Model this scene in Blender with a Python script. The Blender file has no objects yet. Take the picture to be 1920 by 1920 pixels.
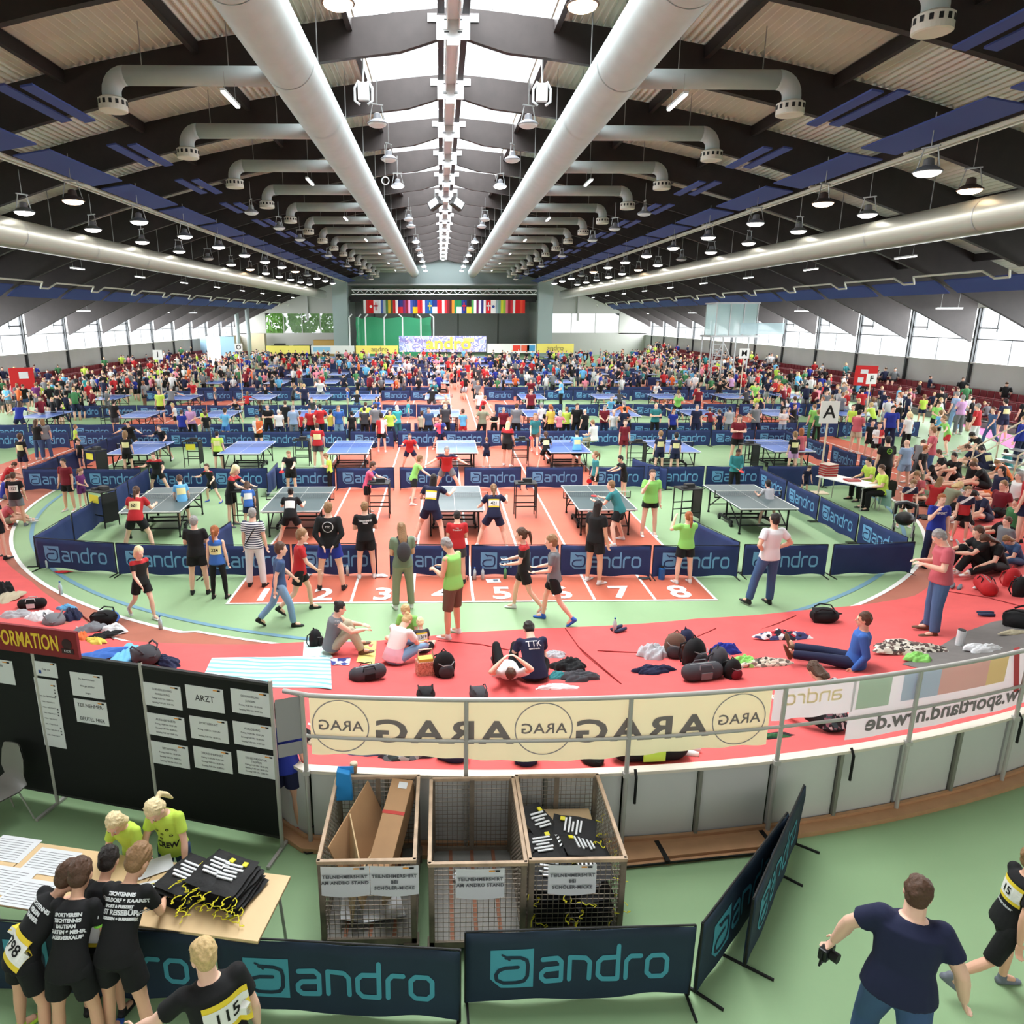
import bpy, bmesh, math, random
from mathutils import Vector, Matrix, Euler
from mathutils.bvhtree import BVHTree
random.seed(7)
S = bpy.context.scene
COL = S.collection
PI = math.pi

# ---------------------------------------------------------------- camera
FPX, CX, CY, HCAM = 1350.0, 855.0, 960.0, 5.5
YAW = math.atan(28 / FPX); PIT = math.atan(365 / FPX)
cam_d = bpy.data.cameras.new('camera'); cam = bpy.data.objects.new('camera', cam_d); COL.objects.link(cam)
cam.location = (0, 0, HCAM); cam.rotation_euler = (PI / 2 - PIT, 0, -YAW)
cam_d.sensor_width = 36; cam_d.lens = 36 * FPX / 1920; cam_d.shift_x = (960 - CX) / 1920
cam_d.clip_start = .05; cam_d.clip_end = 400
S.camera = cam

# ---------------------------------------------------------------- view, world, daylight
S.view_settings.view_transform = 'Standard'; S.view_settings.look = 'None'
S.view_settings.exposure = 0.0; S.view_settings.gamma = 1; S.view_settings.use_curve_mapping = False
try:
    S.cycles.use_denoising = True; S.cycles.max_bounces = 6; S.cycles.diffuse_bounces = 3; S.cycles.glossy_bounces = 2
    S.cycles.transmission_bounces = 3; S.cycles.transparent_max_bounces = 8; S.cycles.caustics_reflective = False
    S.cycles.caustics_refractive = False; S.cycles.sample_clamp_indirect = 4
except Exception: pass
w = bpy.data.worlds.new('world'); S.world = w; w.use_nodes = True
w.node_tree.nodes['Background'].inputs[0].default_value = (.93, .97, 1, 1)
w.node_tree.nodes['Background'].inputs[1].default_value = 1.6
try: w.cycles.sampling_method = 'NONE'
except Exception: pass

def area(name, loc, rot, sx, sy, power, col=(1, 1, 1)):
    l = bpy.data.lights.new(name, 'AREA'); l.shape = 'RECTANGLE'; l.size = sx; l.size_y = sy; l.energy = power; l.color = col
    o = bpy.data.objects.new(name, l); o.location = loc; o.rotation_euler = rot; COL.objects.link(o); return o
XC = .42   # the hall's centre line
area('skylight_daylight', (XC, 63.5, 15.9), (0, 0, 0), 6.2, 113, 47000, (.95, .98, 1))
area('window_daylight', (-31.2, 66, 5.0), (0, -PI / 2, 0), 4.4, 108, 27000, (.95, .98, 1))
area('window_daylight', (32.0, 66, 5.0), (0, PI / 2, 0), 4.4, 108, 27000, (.95, .98, 1))
area('gallery_window_daylight', (0, -8.6, 6.5), (PI / 2, 0, 0), 34, 4, 1150, (1, .98, .95))      # windows of the foyer behind the gallery
# rows of the hall's high-bay lamps spread their light as long soft strips (one strip per lamp row)
def lamp_row_light(x, y, ln, power):
    area('lamp_row_light', (x, y, 9.25), (0, 0, 0), .5, ln, power, (1, .97, .93))

# ---------------------------------------------------------------- geometry of the place
TC = (.82, 24.5); RIN, ROUT = 13.6, 17.9
def sm(t):
    t = max(0., min(1., t)); return t * t * (3 - 2 * t)
def cut(a): return .50 * sm((-.127 - a) / .045)      # the track wall steps back behind the notice boards
def bank(x, y):
    r = math.hypot(x - TC[0], y - TC[1]) + (cut(math.atan2(x - TC[0], TC[1] - y)) if y < 12 else 0)
    if r < RIN or y > 25: return 0.
    t = min(1., (r - RIN) / (ROUT - RIN)); k = sm((24.5 - y) / 9.) if y > 15.5 else 1.
    if r > ROUT + .25: return 0.
    return .86 * k * (.75 * t + .25 * t * t)
_R = Vector((math.cos(YAW), -math.sin(YAW), 0)); _F = Vector((math.sin(YAW) * math.cos(PIT), math.cos(YAW) * math.cos(PIT), -math.sin(PIT))); _U = _R.cross(_F)
def ray(x, y): return _F + _R * ((x - CX) / FPX) - _U * ((y - CY) / FPX)
def W(x, y, h=0.):
    d = ray(x, y); t = (h - HCAM) / d.z; return Vector((d.x * t, d.y * t, h))
def WB(x, y):
    h = 0.
    for _ in range(12):
        p = W(x, y, h); h = .5 * h + .5 * bank(p.x, p.y)
    return Vector((p.x, p.y, bank(p.x, p.y)))
def zpix(y, D):
    d = ray(855, y); return HCAM + d.z * D / d.y
def proj(p):
    v = Vector(p) - Vector((0, 0, HCAM)); zc = v.dot(_F); return CX + FPX * v.dot(_R) / zc, CY - FPX * v.dot(_U) / zc

# ---------------------------------------------------------------- materials
def lin(c):
    return tuple((v / 12.92 if v <= .04045 else ((v + .055) / 1.055) ** 2.4) for v in c)
MC = {}
def M(name, col, rough=.7, metal=0., var=.0, scale=8., bump=0., emit=0., spec=.4, coat=0.):
    if name in MC: return MC[name]
    m = bpy.data.materials.new(name); MC[name] = m; m.use_nodes = True
    nt = m.node_tree; b = nt.nodes['Principled BSDF']; c = lin(col)
    b.inputs['Base Color'].default_value = (*c, 1); b.inputs['Roughness'].default_value = rough; b.inputs['Metallic'].default_value = metal
    b.inputs['Specular IOR Level'].default_value = spec
    if coat: b.inputs['Coat Weight'].default_value = coat
    if emit: b.inputs['Emission Color'].default_value = (*c, 1); b.inputs['Emission Strength'].default_value = emit
    if var or bump:
        t = nt.nodes.new('ShaderNodeTexCoord'); n = nt.nodes.new('ShaderNodeTexNoise'); n.inputs['Scale'].default_value = scale; n.inputs['Detail'].default_value = 5
        nt.links.new(t.outputs['Object'], n.inputs['Vector'])
        if var:
            r = nt.nodes.new('ShaderNodeValToRGB'); r.color_ramp.elements[0].position = .3; r.color_ramp.elements[1].position = .7
            r.color_ramp.elements[0].color = (*[v * (1 - var) for v in c], 1); r.color_ramp.elements[1].color = (*[min(1, v * (1 + var)) for v in c], 1)
            nt.links.new(n.outputs['Fac'], r.inputs['Fac']); nt.links.new(r.outputs['Color'], b.inputs['Base Color'])
        if bump:
            bp = nt.nodes.new('ShaderNodeBump'); bp.inputs['Strength'].default_value = bump; bp.inputs['Distance'].default_value = .02
            nt.links.new(n.outputs['Fac'], bp.inputs['Height']); nt.links.new(bp.outputs['Normal'], b.inputs['Normal'])
    return m
def nodemat(name, rough=.7):
    m = bpy.data.materials.new(name); MC[name] = m; m.use_nodes = True; nt = m.node_tree; b = nt.nodes['Principled BSDF']; b.inputs['Roughness'].default_value = rough
    return m, nt, b
def bands(name, cols, axis=2, freq=10., rough=.8, duty=.5):
    """two-colour stripes through object coordinates"""
    if name in MC: return MC[name]
    m, nt, b = nodemat(name, rough)
    t = nt.nodes.new('ShaderNodeTexCoord'); s = nt.nodes.new('ShaderNodeSeparateXYZ'); nt.links.new(t.outputs['Object'], s.inputs[0])
    mu = nt.nodes.new('ShaderNodeMath'); mu.operation = 'MULTIPLY'; mu.inputs[1].default_value = freq; nt.links.new(s.outputs[axis], mu.inputs[0])
    fr = nt.nodes.new('ShaderNodeMath'); fr.operation = 'FRACT'; nt.links.new(mu.outputs[0], fr.inputs[0])
    g = nt.nodes.new('ShaderNodeMath'); g.operation = 'GREATER_THAN'; g.inputs[1].default_value = duty; nt.links.new(fr.outputs[0], g.inputs[0])
    mx = nt.nodes.new('ShaderNodeMix'); mx.data_type = 'RGBA'; mx.inputs[6].default_value = (*lin(cols[0]), 1); mx.inputs[7].default_value = (*lin(cols[1]), 1)
    nt.links.new(g.outputs[0], mx.inputs[0]); nt.links.new(mx.outputs[2], b.inputs['Base Color']); return m
def split(name, c0, c1, zc, axis=2, sash=None, rough=.8):
    """cloth sewn from two colours: c0 above the seam, c1 below; optional slanted sash of a third colour"""
    if name in MC: return MC[name]
    m, nt, b = nodemat(name, rough)
    t = nt.nodes.new('ShaderNodeTexCoord'); s = nt.nodes.new('ShaderNodeSeparateXYZ'); nt.links.new(t.outputs['Object'], s.inputs[0])
    g = nt.nodes.new('ShaderNodeMath'); g.operation = 'GREATER_THAN'; g.inputs[1].default_value = zc; nt.links.new(s.outputs[axis], g.inputs[0])
    mx = nt.nodes.new('ShaderNodeMix'); mx.data_type = 'RGBA'; mx.inputs[6].default_value = (*lin(c1), 1); mx.inputs[7].default_value = (*lin(c0), 1)
    nt.links.new(g.outputs[0], mx.inputs[0]); out = mx.outputs[2]
    if sash:
        a = nt.nodes.new('ShaderNodeMath'); a.operation = 'MULTIPLY_ADD'; a.inputs[1].default_value = .9; nt.links.new(s.outputs[0], a.inputs[0]); nt.links.new(s.outputs[2], a.inputs[2])
        d = nt.nodes.new('ShaderNodeMath'); d.operation = 'SUBTRACT'; d.inputs[1].default_value = sash[1]; nt.links.new(a.outputs[0], d.inputs[0])
        ab = nt.nodes.new('ShaderNodeMath'); ab.operation = 'ABSOLUTE'; nt.links.new(d.outputs[0], ab.inputs[0])
        l = nt.nodes.new('ShaderNodeMath'); l.operation = 'LESS_THAN'; l.inputs[1].default_value = .05; nt.links.new(ab.outputs[0], l.inputs[0])
        m2 = nt.nodes.new('ShaderNodeMix'); m2.data_type = 'RGBA'; m2.inputs[7].default_value = (*lin(sash[0]), 1)
        nt.links.new(l.outputs[0], m2.inputs[0]); nt.links.new(out, m2.inputs[6]); out = m2.outputs[2]
    nt.links.new(out, b.inputs['Base Color']); return m
def patch(name, cols, scale=6, rough=.85, kind='voronoi'):
    """patterned cloth in several colours"""
    if name in MC: return MC[name]
    m, nt, b = nodemat(name, rough)
    t = nt.nodes.new('ShaderNodeTexCoord')
    if kind == 'voronoi':
        v = nt.nodes.new('ShaderNodeTexVoronoi'); v.inputs['Scale'].default_value = scale; nt.links.new(t.outputs['Object'], v.inputs['Vector'])
        s = nt.nodes.new('ShaderNodeSeparateColor'); nt.links.new(v.outputs['Color'], s.inputs[0]); f = s.outputs[0]
    else:
        v = nt.nodes.new('ShaderNodeTexNoise'); v.inputs['Scale'].default_value = scale; v.inputs['Detail'].default_value = 2; nt.links.new(t.outputs['Object'], v.inputs['Vector']); f = v.outputs['Fac']
    r = nt.nodes.new('ShaderNodeValToRGB'); r.color_ramp.interpolation = 'CONSTANT'
    n = len(cols); e = r.color_ramp.elements
    lo, hi = (0, 1) if kind == 'voronoi' else (.33, .67)
    e[0].position = 0; e[0].color = (*lin(cols[0]), 1); e[1].position = lo + (hi - lo) / n; e[1].color = (*lin(cols[1]), 1)
    for i in range(2, n):
        q = e.new(lo + (hi - lo) * i / n); q.color = (*lin(cols[i]), 1)
    nt.links.new(f, r.inputs['Fac']); nt.links.new(r.outputs['Color'], b.inputs['Base Color']); return m
def clear(name, col, alpha, rough=.3):
    """thin see-through sheet: part transparent, part diffuse"""
    if name in MC: return MC[name]
    m = bpy.data.materials.new(name); MC[name] = m; m.use_nodes = True; nt = m.node_tree
    b = nt.nodes['Principled BSDF']; b.inputs['Base Color'].default_value = (*lin(col), 1); b.inputs['Roughness'].default_value = rough
    tr = nt.nodes.new('ShaderNodeBsdfTransparent'); mx = nt.nodes.new('ShaderNodeMixShader'); mx.inputs[0].default_value = alpha
    nt.links.new(tr.outputs[0], mx.inputs[1]); nt.links.new(b.outputs[0], mx.inputs[2]); nt.links.new(mx.outputs[0], nt.nodes['Material Output'].inputs[0]); return m
def backlit(name, col, rough=.8, fac=.5):
    """banner cloth that lets light through"""
    if name in MC: return MC[name]
    m = bpy.data.materials.new(name); MC[name] = m; m.use_nodes = True; nt = m.node_tree
    b = nt.nodes['Principled BSDF']; b.inputs['Base Color'].default_value = (*lin(col), 1); b.inputs['Roughness'].default_value = rough
    tr = nt.nodes.new('ShaderNodeBsdfTranslucent'); tr.inputs[0].default_value = (*lin(col), 1); mx = nt.nodes.new('ShaderNodeMixShader'); mx.inputs[0].default_value = fac
    nt.links.new(b.outputs[0], mx.inputs[1]); nt.links.new(tr.outputs[0], mx.inputs[2]); nt.links.new(mx.outputs[0], nt.nodes['Material Output'].inputs[0]); return m

# ---------------------------------------------------------------- mesh building
class MB:
    def __init__(s): s.v = []; s.f = []; s.mi = []; s.k = 0
    def add(s, vs, fs, mat=None):
        n = len(s.v); s.v += [tuple(v) for v in vs]; s.f += [tuple(i + n for i in f) for f in fs]; s.mi += [s.k] * len(fs)
    def box(s, c, d, R=None):
        x, y, z = d[0] / 2, d[1] / 2, d[2] / 2
        vs = [Vector((a * x, b * y, e * z)) for a in (-1, 1) for b in (-1, 1) for e in (-1, 1)]
        if R is not None: vs = [R @ v for v in vs]
        s.add([v + Vector(c) for v in vs], [(0, 1, 3, 2), (4, 6, 7, 5), (0, 4, 5, 1), (2, 3, 7, 6), (0, 2, 6, 4), (1, 5, 7, 3)])
    def bar(s, a, b, w, h=None, up=(0, 0, 1)):
        a, b = Vector(a), Vector(b); d = b - a; L = d.length
        if L < 1e-6: return
        z = d / L; u = Vector(up)
        if abs(z.dot(u)) > .98: u = Vector((1, 0, 0))
        x = u.cross(z).normalized(); y = z.cross(x); R = Matrix((x, y, z)).transposed()
        s.box((a + b) / 2, (w, h or w, L), R)
    def tube(s, pts, r, n=8, caps=True):
        pts = [Vector(p) for p in pts]; rs = r if isinstance(r, (list, tuple)) else [r] * len(pts)
        base = len(s.v); prev = None; vs = []
        for i, p in enumerate(pts):
            d = (pts[min(i + 1, len(pts) - 1)] - pts[max(i - 1, 0)]).normalized()
            if prev is None:
                u = Vector((0, 0, 1)) if abs(d.z) < .9 else Vector((1, 0, 0)); x = u.cross(d).normalized()
            else: x = (prev - d * prev.dot(d)).normalized()
            prev = x; y = d.cross(x)
            for k in range(n):
                a = 2 * PI * k / n; vs.append(p + (x * math.cos(a) + y * math.sin(a)) * rs[i])
        fs = []
        for i in range(len(pts) - 1):
            for k in range(n): fs.append((i * n + k, i * n + (k + 1) % n, (i + 1) * n + (k + 1) % n, (i + 1) * n + k))
        if caps: fs += [tuple(range(n - 1, -1, -1)), tuple((len(pts) - 1) * n + k for k in range(n))]
        s.add(vs, fs)
    def rings(s, rings, n=16):
        """loft through (centre, rx, ry, rot) rings, capped"""
        vs = []
        for c, rx, ry, R in rings:
            for k in range(n):
                a = 2 * PI * k / n; p = Vector((math.cos(a) * rx, math.sin(a) * ry, 0))
                vs.append(Vector(c) + (R @ p if R is not None else p))
        fs = [(i * n + k, i * n + (k + 1) % n, (i + 1) * n + (k + 1) % n, (i + 1) * n + k) for i in range(len(rings) - 1) for k in range(n)]
        fs += [tuple(range(n - 1, -1, -1)), tuple((len(rings) - 1) * n + k for k in range(n))]
        s.add(vs, fs)
    def ell(s, c, rx, ry, rz, R=None, n=14, m=9):
        c = Vector(c); vs = []
        for i in range(1, m):
            t = PI * i / m
            for k in range(n):
                a = 2 * PI * k / n; p = Vector((rx * math.sin(t) * math.cos(a), ry * math.sin(t) * math.sin(a), rz * math.cos(t)))
                vs.append(c + (R @ p if R is not None else p))
        top = len(vs); vs.append(c + (R @ Vector((0, 0, rz)) if R is not None else Vector((0, 0, rz)))); vs.append(c - (R @ Vector((0, 0, rz)) if R is not None else Vector((0, 0, rz))))
        fs = [(i * n + k, (i + 1) * n + k, (i + 1) * n + (k + 1) % n, i * n + (k + 1) % n) for i in range(m - 2) for k in range(n)]
        fs += [(top, k, (k + 1) % n) for k in range(n)] + [(top + 1, (m - 2) * n + (k + 1) % n, (m - 2) * n + k) for k in range(n)]
        s.add(vs, fs)
    def cap(s, a, b, ra, rb, n=12):
        a, b = Vector(a), Vector(b); d = b - a; L = d.length
        if L < 1e-5: s.ell(a, ra, ra, ra, n=n); return
        z = d / L; u = Vector((0, 0, 1)) if abs(z.z) < .9 else Vector((1, 0, 0)); x = u.cross(z).normalized(); R = Matrix((x, z.cross(x), z)).transposed()
        rg = []
        for t in (-.95, -.7, -.35): rg.append((a + z * ra * t, ra * math.sqrt(1 - t * t), ra * math.sqrt(1 - t * t), R))
        rg += [(a, ra, ra, R), (b, rb, rb, R)]
        for t in (.35, .7, .95): rg.append((b + z * rb * t, rb * math.sqrt(1 - t * t), rb * math.sqrt(1 - t * t), R))
        s.rings(rg, n)
    def cone(s, a, b, ra, rb, n=14, sq=1.):
        a, b = Vector(a), Vector(b); z = (b - a).normalized(); u = Vector((0, 0, 1)) if abs(z.z) < .9 else Vector((1, 0, 0)); x = u.cross(z).normalized(); R = Matrix((x, z.cross(x), z)).transposed()
        s.rings([(a, ra, ra, R), ((a + b) / 2, (ra + rb) / 2, (ra + rb) / 2, R), (b, rb, rb, R)], n)
    def prism(s, poly, z0, z1, F=None):
        """poly in (x,y); extruded z0..z1; F maps a Vector to place"""
        n = len(poly); F = F or (lambda v: v)
        vs = [F(Vector((p[0], p[1], z0))) for p in poly] + [F(Vector((p[0], p[1], z1))) for p in poly]
        s.add(vs, [tuple(range(n - 1, -1, -1)), tuple(range(n, 2 * n))] + [(i, (i + 1) % n, n + (i + 1) % n, n + i) for i in range(n)])
    def mesh(s, name, smooth=False):
        me = bpy.data.meshes.new(name); me.from_pydata(s.v, [], s.f); me.update()
        if smooth: me.polygons.foreach_set('use_smooth', [True] * len(me.polygons))
        return me
    def obj(s, name, mat, parent=None, smooth=False, loc=None, bevel=0.):
        me = s.mesh(name, smooth)
        mats = mat if isinstance(mat, (list, tuple)) else [mat]
        for m_ in mats: me.materials.append(m_)
        if len(mats) > 1: me.polygons.foreach_set('material_index', s.mi)
        o = bpy.data.objects.new(name, me); COL.objects.link(o); o.parent = parent
        if loc is not None: o.location = loc
        if bevel:
            b = o.modifiers.new('b', 'BEVEL'); b.width = bevel; b.segments = 2; b.limit_method = 'ANGLE'
        return o

def tag(o, label=None, cat=None, group=None, kind=None):
    if label: o['label'] = label
    if cat: o['category'] = cat
    if group: o['group'] = group
    if kind: o['kind'] = kind
    return o
def empty(name, loc=(0, 0, 0), rz=0., label=None, cat=None, group=None):
    o = bpy.data.objects.new(name, None); o.empty_display_size = .1; COL.objects.link(o); o.location = loc; o.rotation_euler = (0, 0, rz)
    return tag(o, label, cat, group)
def copy_tree(o, parent=None, kids=None):
    c = o.copy(); COL.objects.link(c); c.parent = parent
    for ch in KIDS(o): copy_tree(ch, c)
    return c
def KIDS(o): return [x for x in _kids.get(o.name, [])]
_kids = {}
def index_kids(root):
    """remember the children of a prototype (obj.children is slow in a big scene)"""
    st = [root]
    while st:
        q = st.pop(); ch = list(q.children); _kids[q.name] = ch; st += ch
def struct(mb, name, mat, **k): return tag(mb.obj(name, mat, **k), kind='structure')

# writing: font text turned into a mesh, and the square stroke lettering of the barriers
_tx = {}
def text_mesh(body, size=1., depth=.0005, spacing=1., bold=0.):
    key = (body, size, depth, spacing, bold)
    if key in _tx: return _tx[key]
    c = bpy.data.curves.new('t', 'FONT'); c.body = body; c.size = size; c.extrude = depth; c.align_x = 'CENTER'; c.align_y = 'CENTER'
    c.space_character = spacing; c.offset = bold; c.resolution_u = 3
    o = bpy.data.objects.new('t', c); COL.objects.link(o)
    dg = bpy.context.evaluated_depsgraph_get(); me = bpy.data.meshes.new_from_object(o.evaluated_get(dg)); me.materials.clear()
    bpy.data.objects.remove(o); bpy.data.curves.remove(c); _tx[key] = me; return me
def text(name, body, size, mat, parent, loc, rot=(PI / 2, 0, 0), sx=1., spacing=1., bold=0.):
    me = text_mesh(body, size, .0005, spacing, bold).copy(); me.materials.append(mat)
    o = bpy.data.objects.new(name, me); COL.objects.link(o); o.parent = parent; o.location = loc; o.rotation_euler = rot; o.scale = (sx, 1, 1); return o
def strokes(mb, lines, w, F, closed=(), sub=0):
    for li, L in enumerate(lines):
        pts = [Vector((a, b)) for a, b in L]
        if li in closed: pts.append(pts[0])
        for a_, b_ in zip(pts, pts[1:]):
          ns = max(1, int((b_ - a_).length / sub) + 1) if sub else 1
          for q_ in range(ns):
            a, b = a_.lerp(b_, q_ / ns), a_.lerp(b_, (q_ + 1) / ns)
            d = (b - a).normalized(); n = Vector((-d.y, d.x)) * w / 2
            mb.add([F(Vector((q.x, q.y, 0))) for q in (a + n, a - n, b - n, b + n)], [(0, 1, 2, 3)])
        for p in pts:
            mb.add([F(Vector((p.x + math.cos(t) * w / 2, p.y + math.sin(t) * w / 2, 0))) for t in [PI / 4 * k for k in range(8)]], [tuple(range(8))])
def word_andro(mb, F, h, w):
    """lower-case word in squared strokes, x-height h"""
    G = {'a': ([(.05, 1), (.8, 1), (1, .82), (1, 0), (.2, 0), (0, .16), (0, .38), (.2, .54), (1, .54)],), 'n': ([(0, 0), (0, 1), (.78, 1), (1, .8), (1, 0)],),
         'd': ([(1, 1.5), (1, 0), (.22, 0), (0, .2), (0, .8), (.22, 1), (1, 1)],), 'r': ([(0, 0), (0, .78), (.22, 1), (.72, 1)],),
         'o': ([(.22, 0), (.78, 0), (1, .2), (1, .8), (.78, 1), (.22, 1), (0, .8), (0, .2), (.22, 0)],)}
    x = 0
    for ch in 'andro':
        for L in G[ch]: strokes(mb, [[(x + a * h, b * h) for a, b in L]], w, F, sub=.05)
        x += h * ({'r': .95}.get(ch, 1.3) + .12)
    return x
# ================================================================ THE SETTING
GREEN = M('floor_green', (.56, .68, .51), rough=.55, var=.05, scale=.7, spec=.3)
ORANGE = M('track_orange', (.76, .40, .31), rough=.6, var=.06, scale=1.5, spec=.3)
TERRA = M('track_terracotta', (.66, .39, .31), rough=.65, var=.08, scale=1.5)
REDC = M('red_carpet', (.86, .36, .355), rough=.95, var=.07, scale=2., bump=.15)
WHITEL = M('line_white', (.93, .93, .92), rough=.6)
BLUEL = M('line_blue', (.42, .58, .66), rough=.6)
WALLG = M('wall_grey', (.76, .76, .75), rough=.8, var=.04, scale=.8)
DARKW = M('beam_brown', (.15, .125, .12), rough=.6, var=.18, scale=3., spec=.35)
SHEET = M('roof_sheet', (.84, .84, .79), rough=.6, var=.05, scale=1.)
STEELW = M('white_steel', (.88, .90, .91), rough=.4)
STEELG = M('galvanised', (.62, .63, .63), rough=.35, metal=.6)
DUCT = M('duct_grey', (.66, .70, .70), rough=.62, metal=.0, var=.04, scale=2.)
BLACK = M('black', (.05, .05, .055), rough=.6)
WOOD = M('plywood', (.72, .52, .36), rough=.6, var=.1, scale=6.)
BLUEP = M('acoustic_blue', (.22, .28, .52), rough=.8)
GLASS = clear('clear_pane', (.95, .97, 1), .08, .1)

fl = MB(); fl.add([(-31, -9, 0), (32, -9, 0), (32, 122, 0), (-31, 122, 0)], [(0, 1, 2, 3)]); struct(fl, 'floor', GREEN)
# sprint lanes
m = MB(); m.add([(-4.3, 13.4, .004), (5.55, 13.4, .004), (5.55, 104, .004), (-4.3, 104, .004)], [(0, 1, 2, 3)])
struct(m, 'floor_lane_surface', ORANGE)
m = MB()
for i in range(9):
    x = -4.27 + i * 1.224; m.box((x, 58.7, .009), (.055, 90.6, .002))
m.box((.63, 13.43, .0095), (9.85, .06, .002))
struct(m, 'floor_lane_lines', WHITEL)
for i in range(8):
    text('floor_lane_number', str(i + 1), .92, WHITEL, None, (-3.66 + i * 1.224, 13.85, .0145), (0, 0, 0), sx=.95, bold=.022)['kind'] = 'structure'

def polar(name, a0, a1, rin, rout, dz, mat, n=120, m=10, flat=False):
    """sheet laid on the banked curve; angle a measured from straight towards the gallery, positive to the east"""
    mb = MB(); vs = []; fs = []
    for i in range(n + 1):
        a = a0 + (a1 - a0) * i / n; ri = rin(a) if callable(rin) else rin; ro = (rout(a) if callable(rout) else rout); ro -= cut(a) * (ro > 16.9)
        for j in range(m + 1):
            r = ri + (ro - ri) * j / m; x = TC[0] + r * math.sin(a); y = TC[1] - r * math.cos(a)
            vs.append((x, y, (0 if flat else bank(x, y)) + dz))
    for i in range(n):
        for j in range(m):
            q = i * (m + 1) + j; fs.append((q, q + m + 1, q + m + 2, q + 1))
    mb.add(vs, fs); return mb.obj(name, mat, smooth=True)
tag(polar('floor_track_curve', -PI / 2, PI / 2, 13.6, 17.9, .004, TERRA), kind='structure')
m = MB()
for s in (-1, 1):
    xa, xb = TC[0] + s * 13.6, TC[0] + s * 17.9
    m.add([(min(xa, xb), 24.5, .003), (max(xa, xb), 24.5, .003), (max(xa, xb), 84, .003), (min(xa, xb), 84, .003)], [(0, 1, 2, 3)])
struct(m, 'floor_track_straight', ORANGE)
for k, r in enumerate((13.6, 14.65, 15.7, 16.75)):
    tag(polar('floor_track_line', -PI / 2, PI / 2, r - .03 - (.03 if k == 0 else 0), r + .03, .012, WHITEL, m=1), kind='structure')
    m = MB(); m.box((TC[0] - r, 54, .011), (.06, 59, .002)); m.box((TC[0] + r, 54, .011), (.06, 59, .002)); struct(m, 'floor_track_line', WHITEL)
tag(polar('floor_blue_line', -PI / 2, PI / 2, 13.08, 13.18, .008, BLUEL, m=1, flat=True), kind='structure')

def ang(p): return math.atan2(p.x - TC[0], TC[1] - p.y)
def rad(p): return math.hypot(p.x - TC[0], p.y - TC[1])
def edge_fn(pix):
    t = sorted((ang(q), rad(q)) for q in [WB(*p) for p in pix])
    def f(a):
        if a <= t[0][0]: return t[0][1]
        for (a0, r0), (a1, r1) in zip(t, t[1:]):
            if a <= a1: return r0 + (r1 - r0) * (a - a0) / (a1 - a0)
        return t[-1][1]
    return f, t[0][0], t[-1][0]
f, a0, a1 = edge_fn([(0, 1040), (60, 1092), (105, 1127), (160, 1165), (213, 1202), (330, 1208), (470, 1210), (570, 1205), (769, 1198), (862, 1187), (1000, 1180), (1100, 1176), (1307, 1161), (1498, 1146), (1589, 1138), (1640, 1132), (1713, 1119), (1778, 1068), (1778, 1000), (1795, 930)])
carpet = tag(polar('red_carpet', a0 - .35, a1 + .12, f, 17.90, .016, REDC, n=200), 'long red carpet covering the banked running track curve', 'carpet')
g, b0, b1 = edge_fn([(1690, 1248), (1760, 1215), (1800, 1190), (1860, 1168), (1920, 1160)])
GREYM = M('grey_mat', (.46, .44, .43), rough=.9, var=.06)
tag(polar('floor_mat', b0, b1 + .12, g, 17.88, .024, GREYM, n=30, m=5), 'bare grey mat strip on the track behind the colourful banner fence', 'mat')
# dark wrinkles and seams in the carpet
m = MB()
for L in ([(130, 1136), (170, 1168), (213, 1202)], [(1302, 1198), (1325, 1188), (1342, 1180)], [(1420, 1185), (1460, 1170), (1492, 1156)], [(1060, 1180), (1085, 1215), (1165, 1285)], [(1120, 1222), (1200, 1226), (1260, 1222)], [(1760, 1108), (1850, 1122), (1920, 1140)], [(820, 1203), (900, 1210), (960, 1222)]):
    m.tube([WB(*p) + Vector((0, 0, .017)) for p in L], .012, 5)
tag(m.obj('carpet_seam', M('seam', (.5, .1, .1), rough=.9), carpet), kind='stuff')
m = MB(); m.add([W(*p) + Vector((0, 0, .01)) for p in [(1795, 795), (1850, 795), (1960, 845), (1960, 872)]], [(0, 1, 2, 3)])
m.obj('pink_mat', M('pink_mat', (.86, .50, .70), rough=.9)); tag(bpy.data.objects['pink_mat'], 'long pink mat on the green floor beside the stand', 'mat')

# ---------------------------------------------------------------- roof
def zb(x): x = abs(x - XC); return 13.25 - .08 * x - .0073 * x * x
def dep(x): x = abs(x - XC); return 1.02 + .0014 * x * x
YF = [24.3 + 6 * k for k in range(-5, 16)]
def xs(a, b, n): return [a + (b - a) * i / n for i in range(n + 1)]
for Y in YF:
    m = MB()
    for s in (-1, 1):
        X = [0, .3, .9, 1.6] + xs(3, 30.3, 26)
        bot = []; top = []
        for x in X:
            z = zb(XC + x) + (.32 * (1 - x / 1.5) if x < 1.5 else 0); bot.append((XC + s * x, z)); top.append((XC + s * x, zb(XC + x) + dep(XC + x)))
        poly = bot + top[::-1]
        if s < 0: poly = poly[::-1]
        nb = len(X); vs = []
        for yy in (Y - .11, Y + .11): vs += [(p[0], yy, p[1]) for p in bot] + [(p[0], yy, p[1]) for p in top]
        fs = []
        for i in range(nb - 1):
            fs += [(i, i + 1, nb + i + 1, nb + i), (2 * nb + i, 3 * nb + i, 3 * nb + i + 1, 2 * nb + i + 1), (i, 2 * nb + i, 2 * nb + i + 1, i + 1), (nb + i, nb + i + 1, 3 * nb + i + 1, 3 * nb + i)]
        fs += [(nb - 1, 3 * nb - 1, 4 * nb - 1, 2 * nb - 1), (0, nb, 3 * nb, 2 * nb)]
        m.add(vs, fs)
    m.k = 0; struct(m, 'beam', DARKW)
m = MB()
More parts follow.
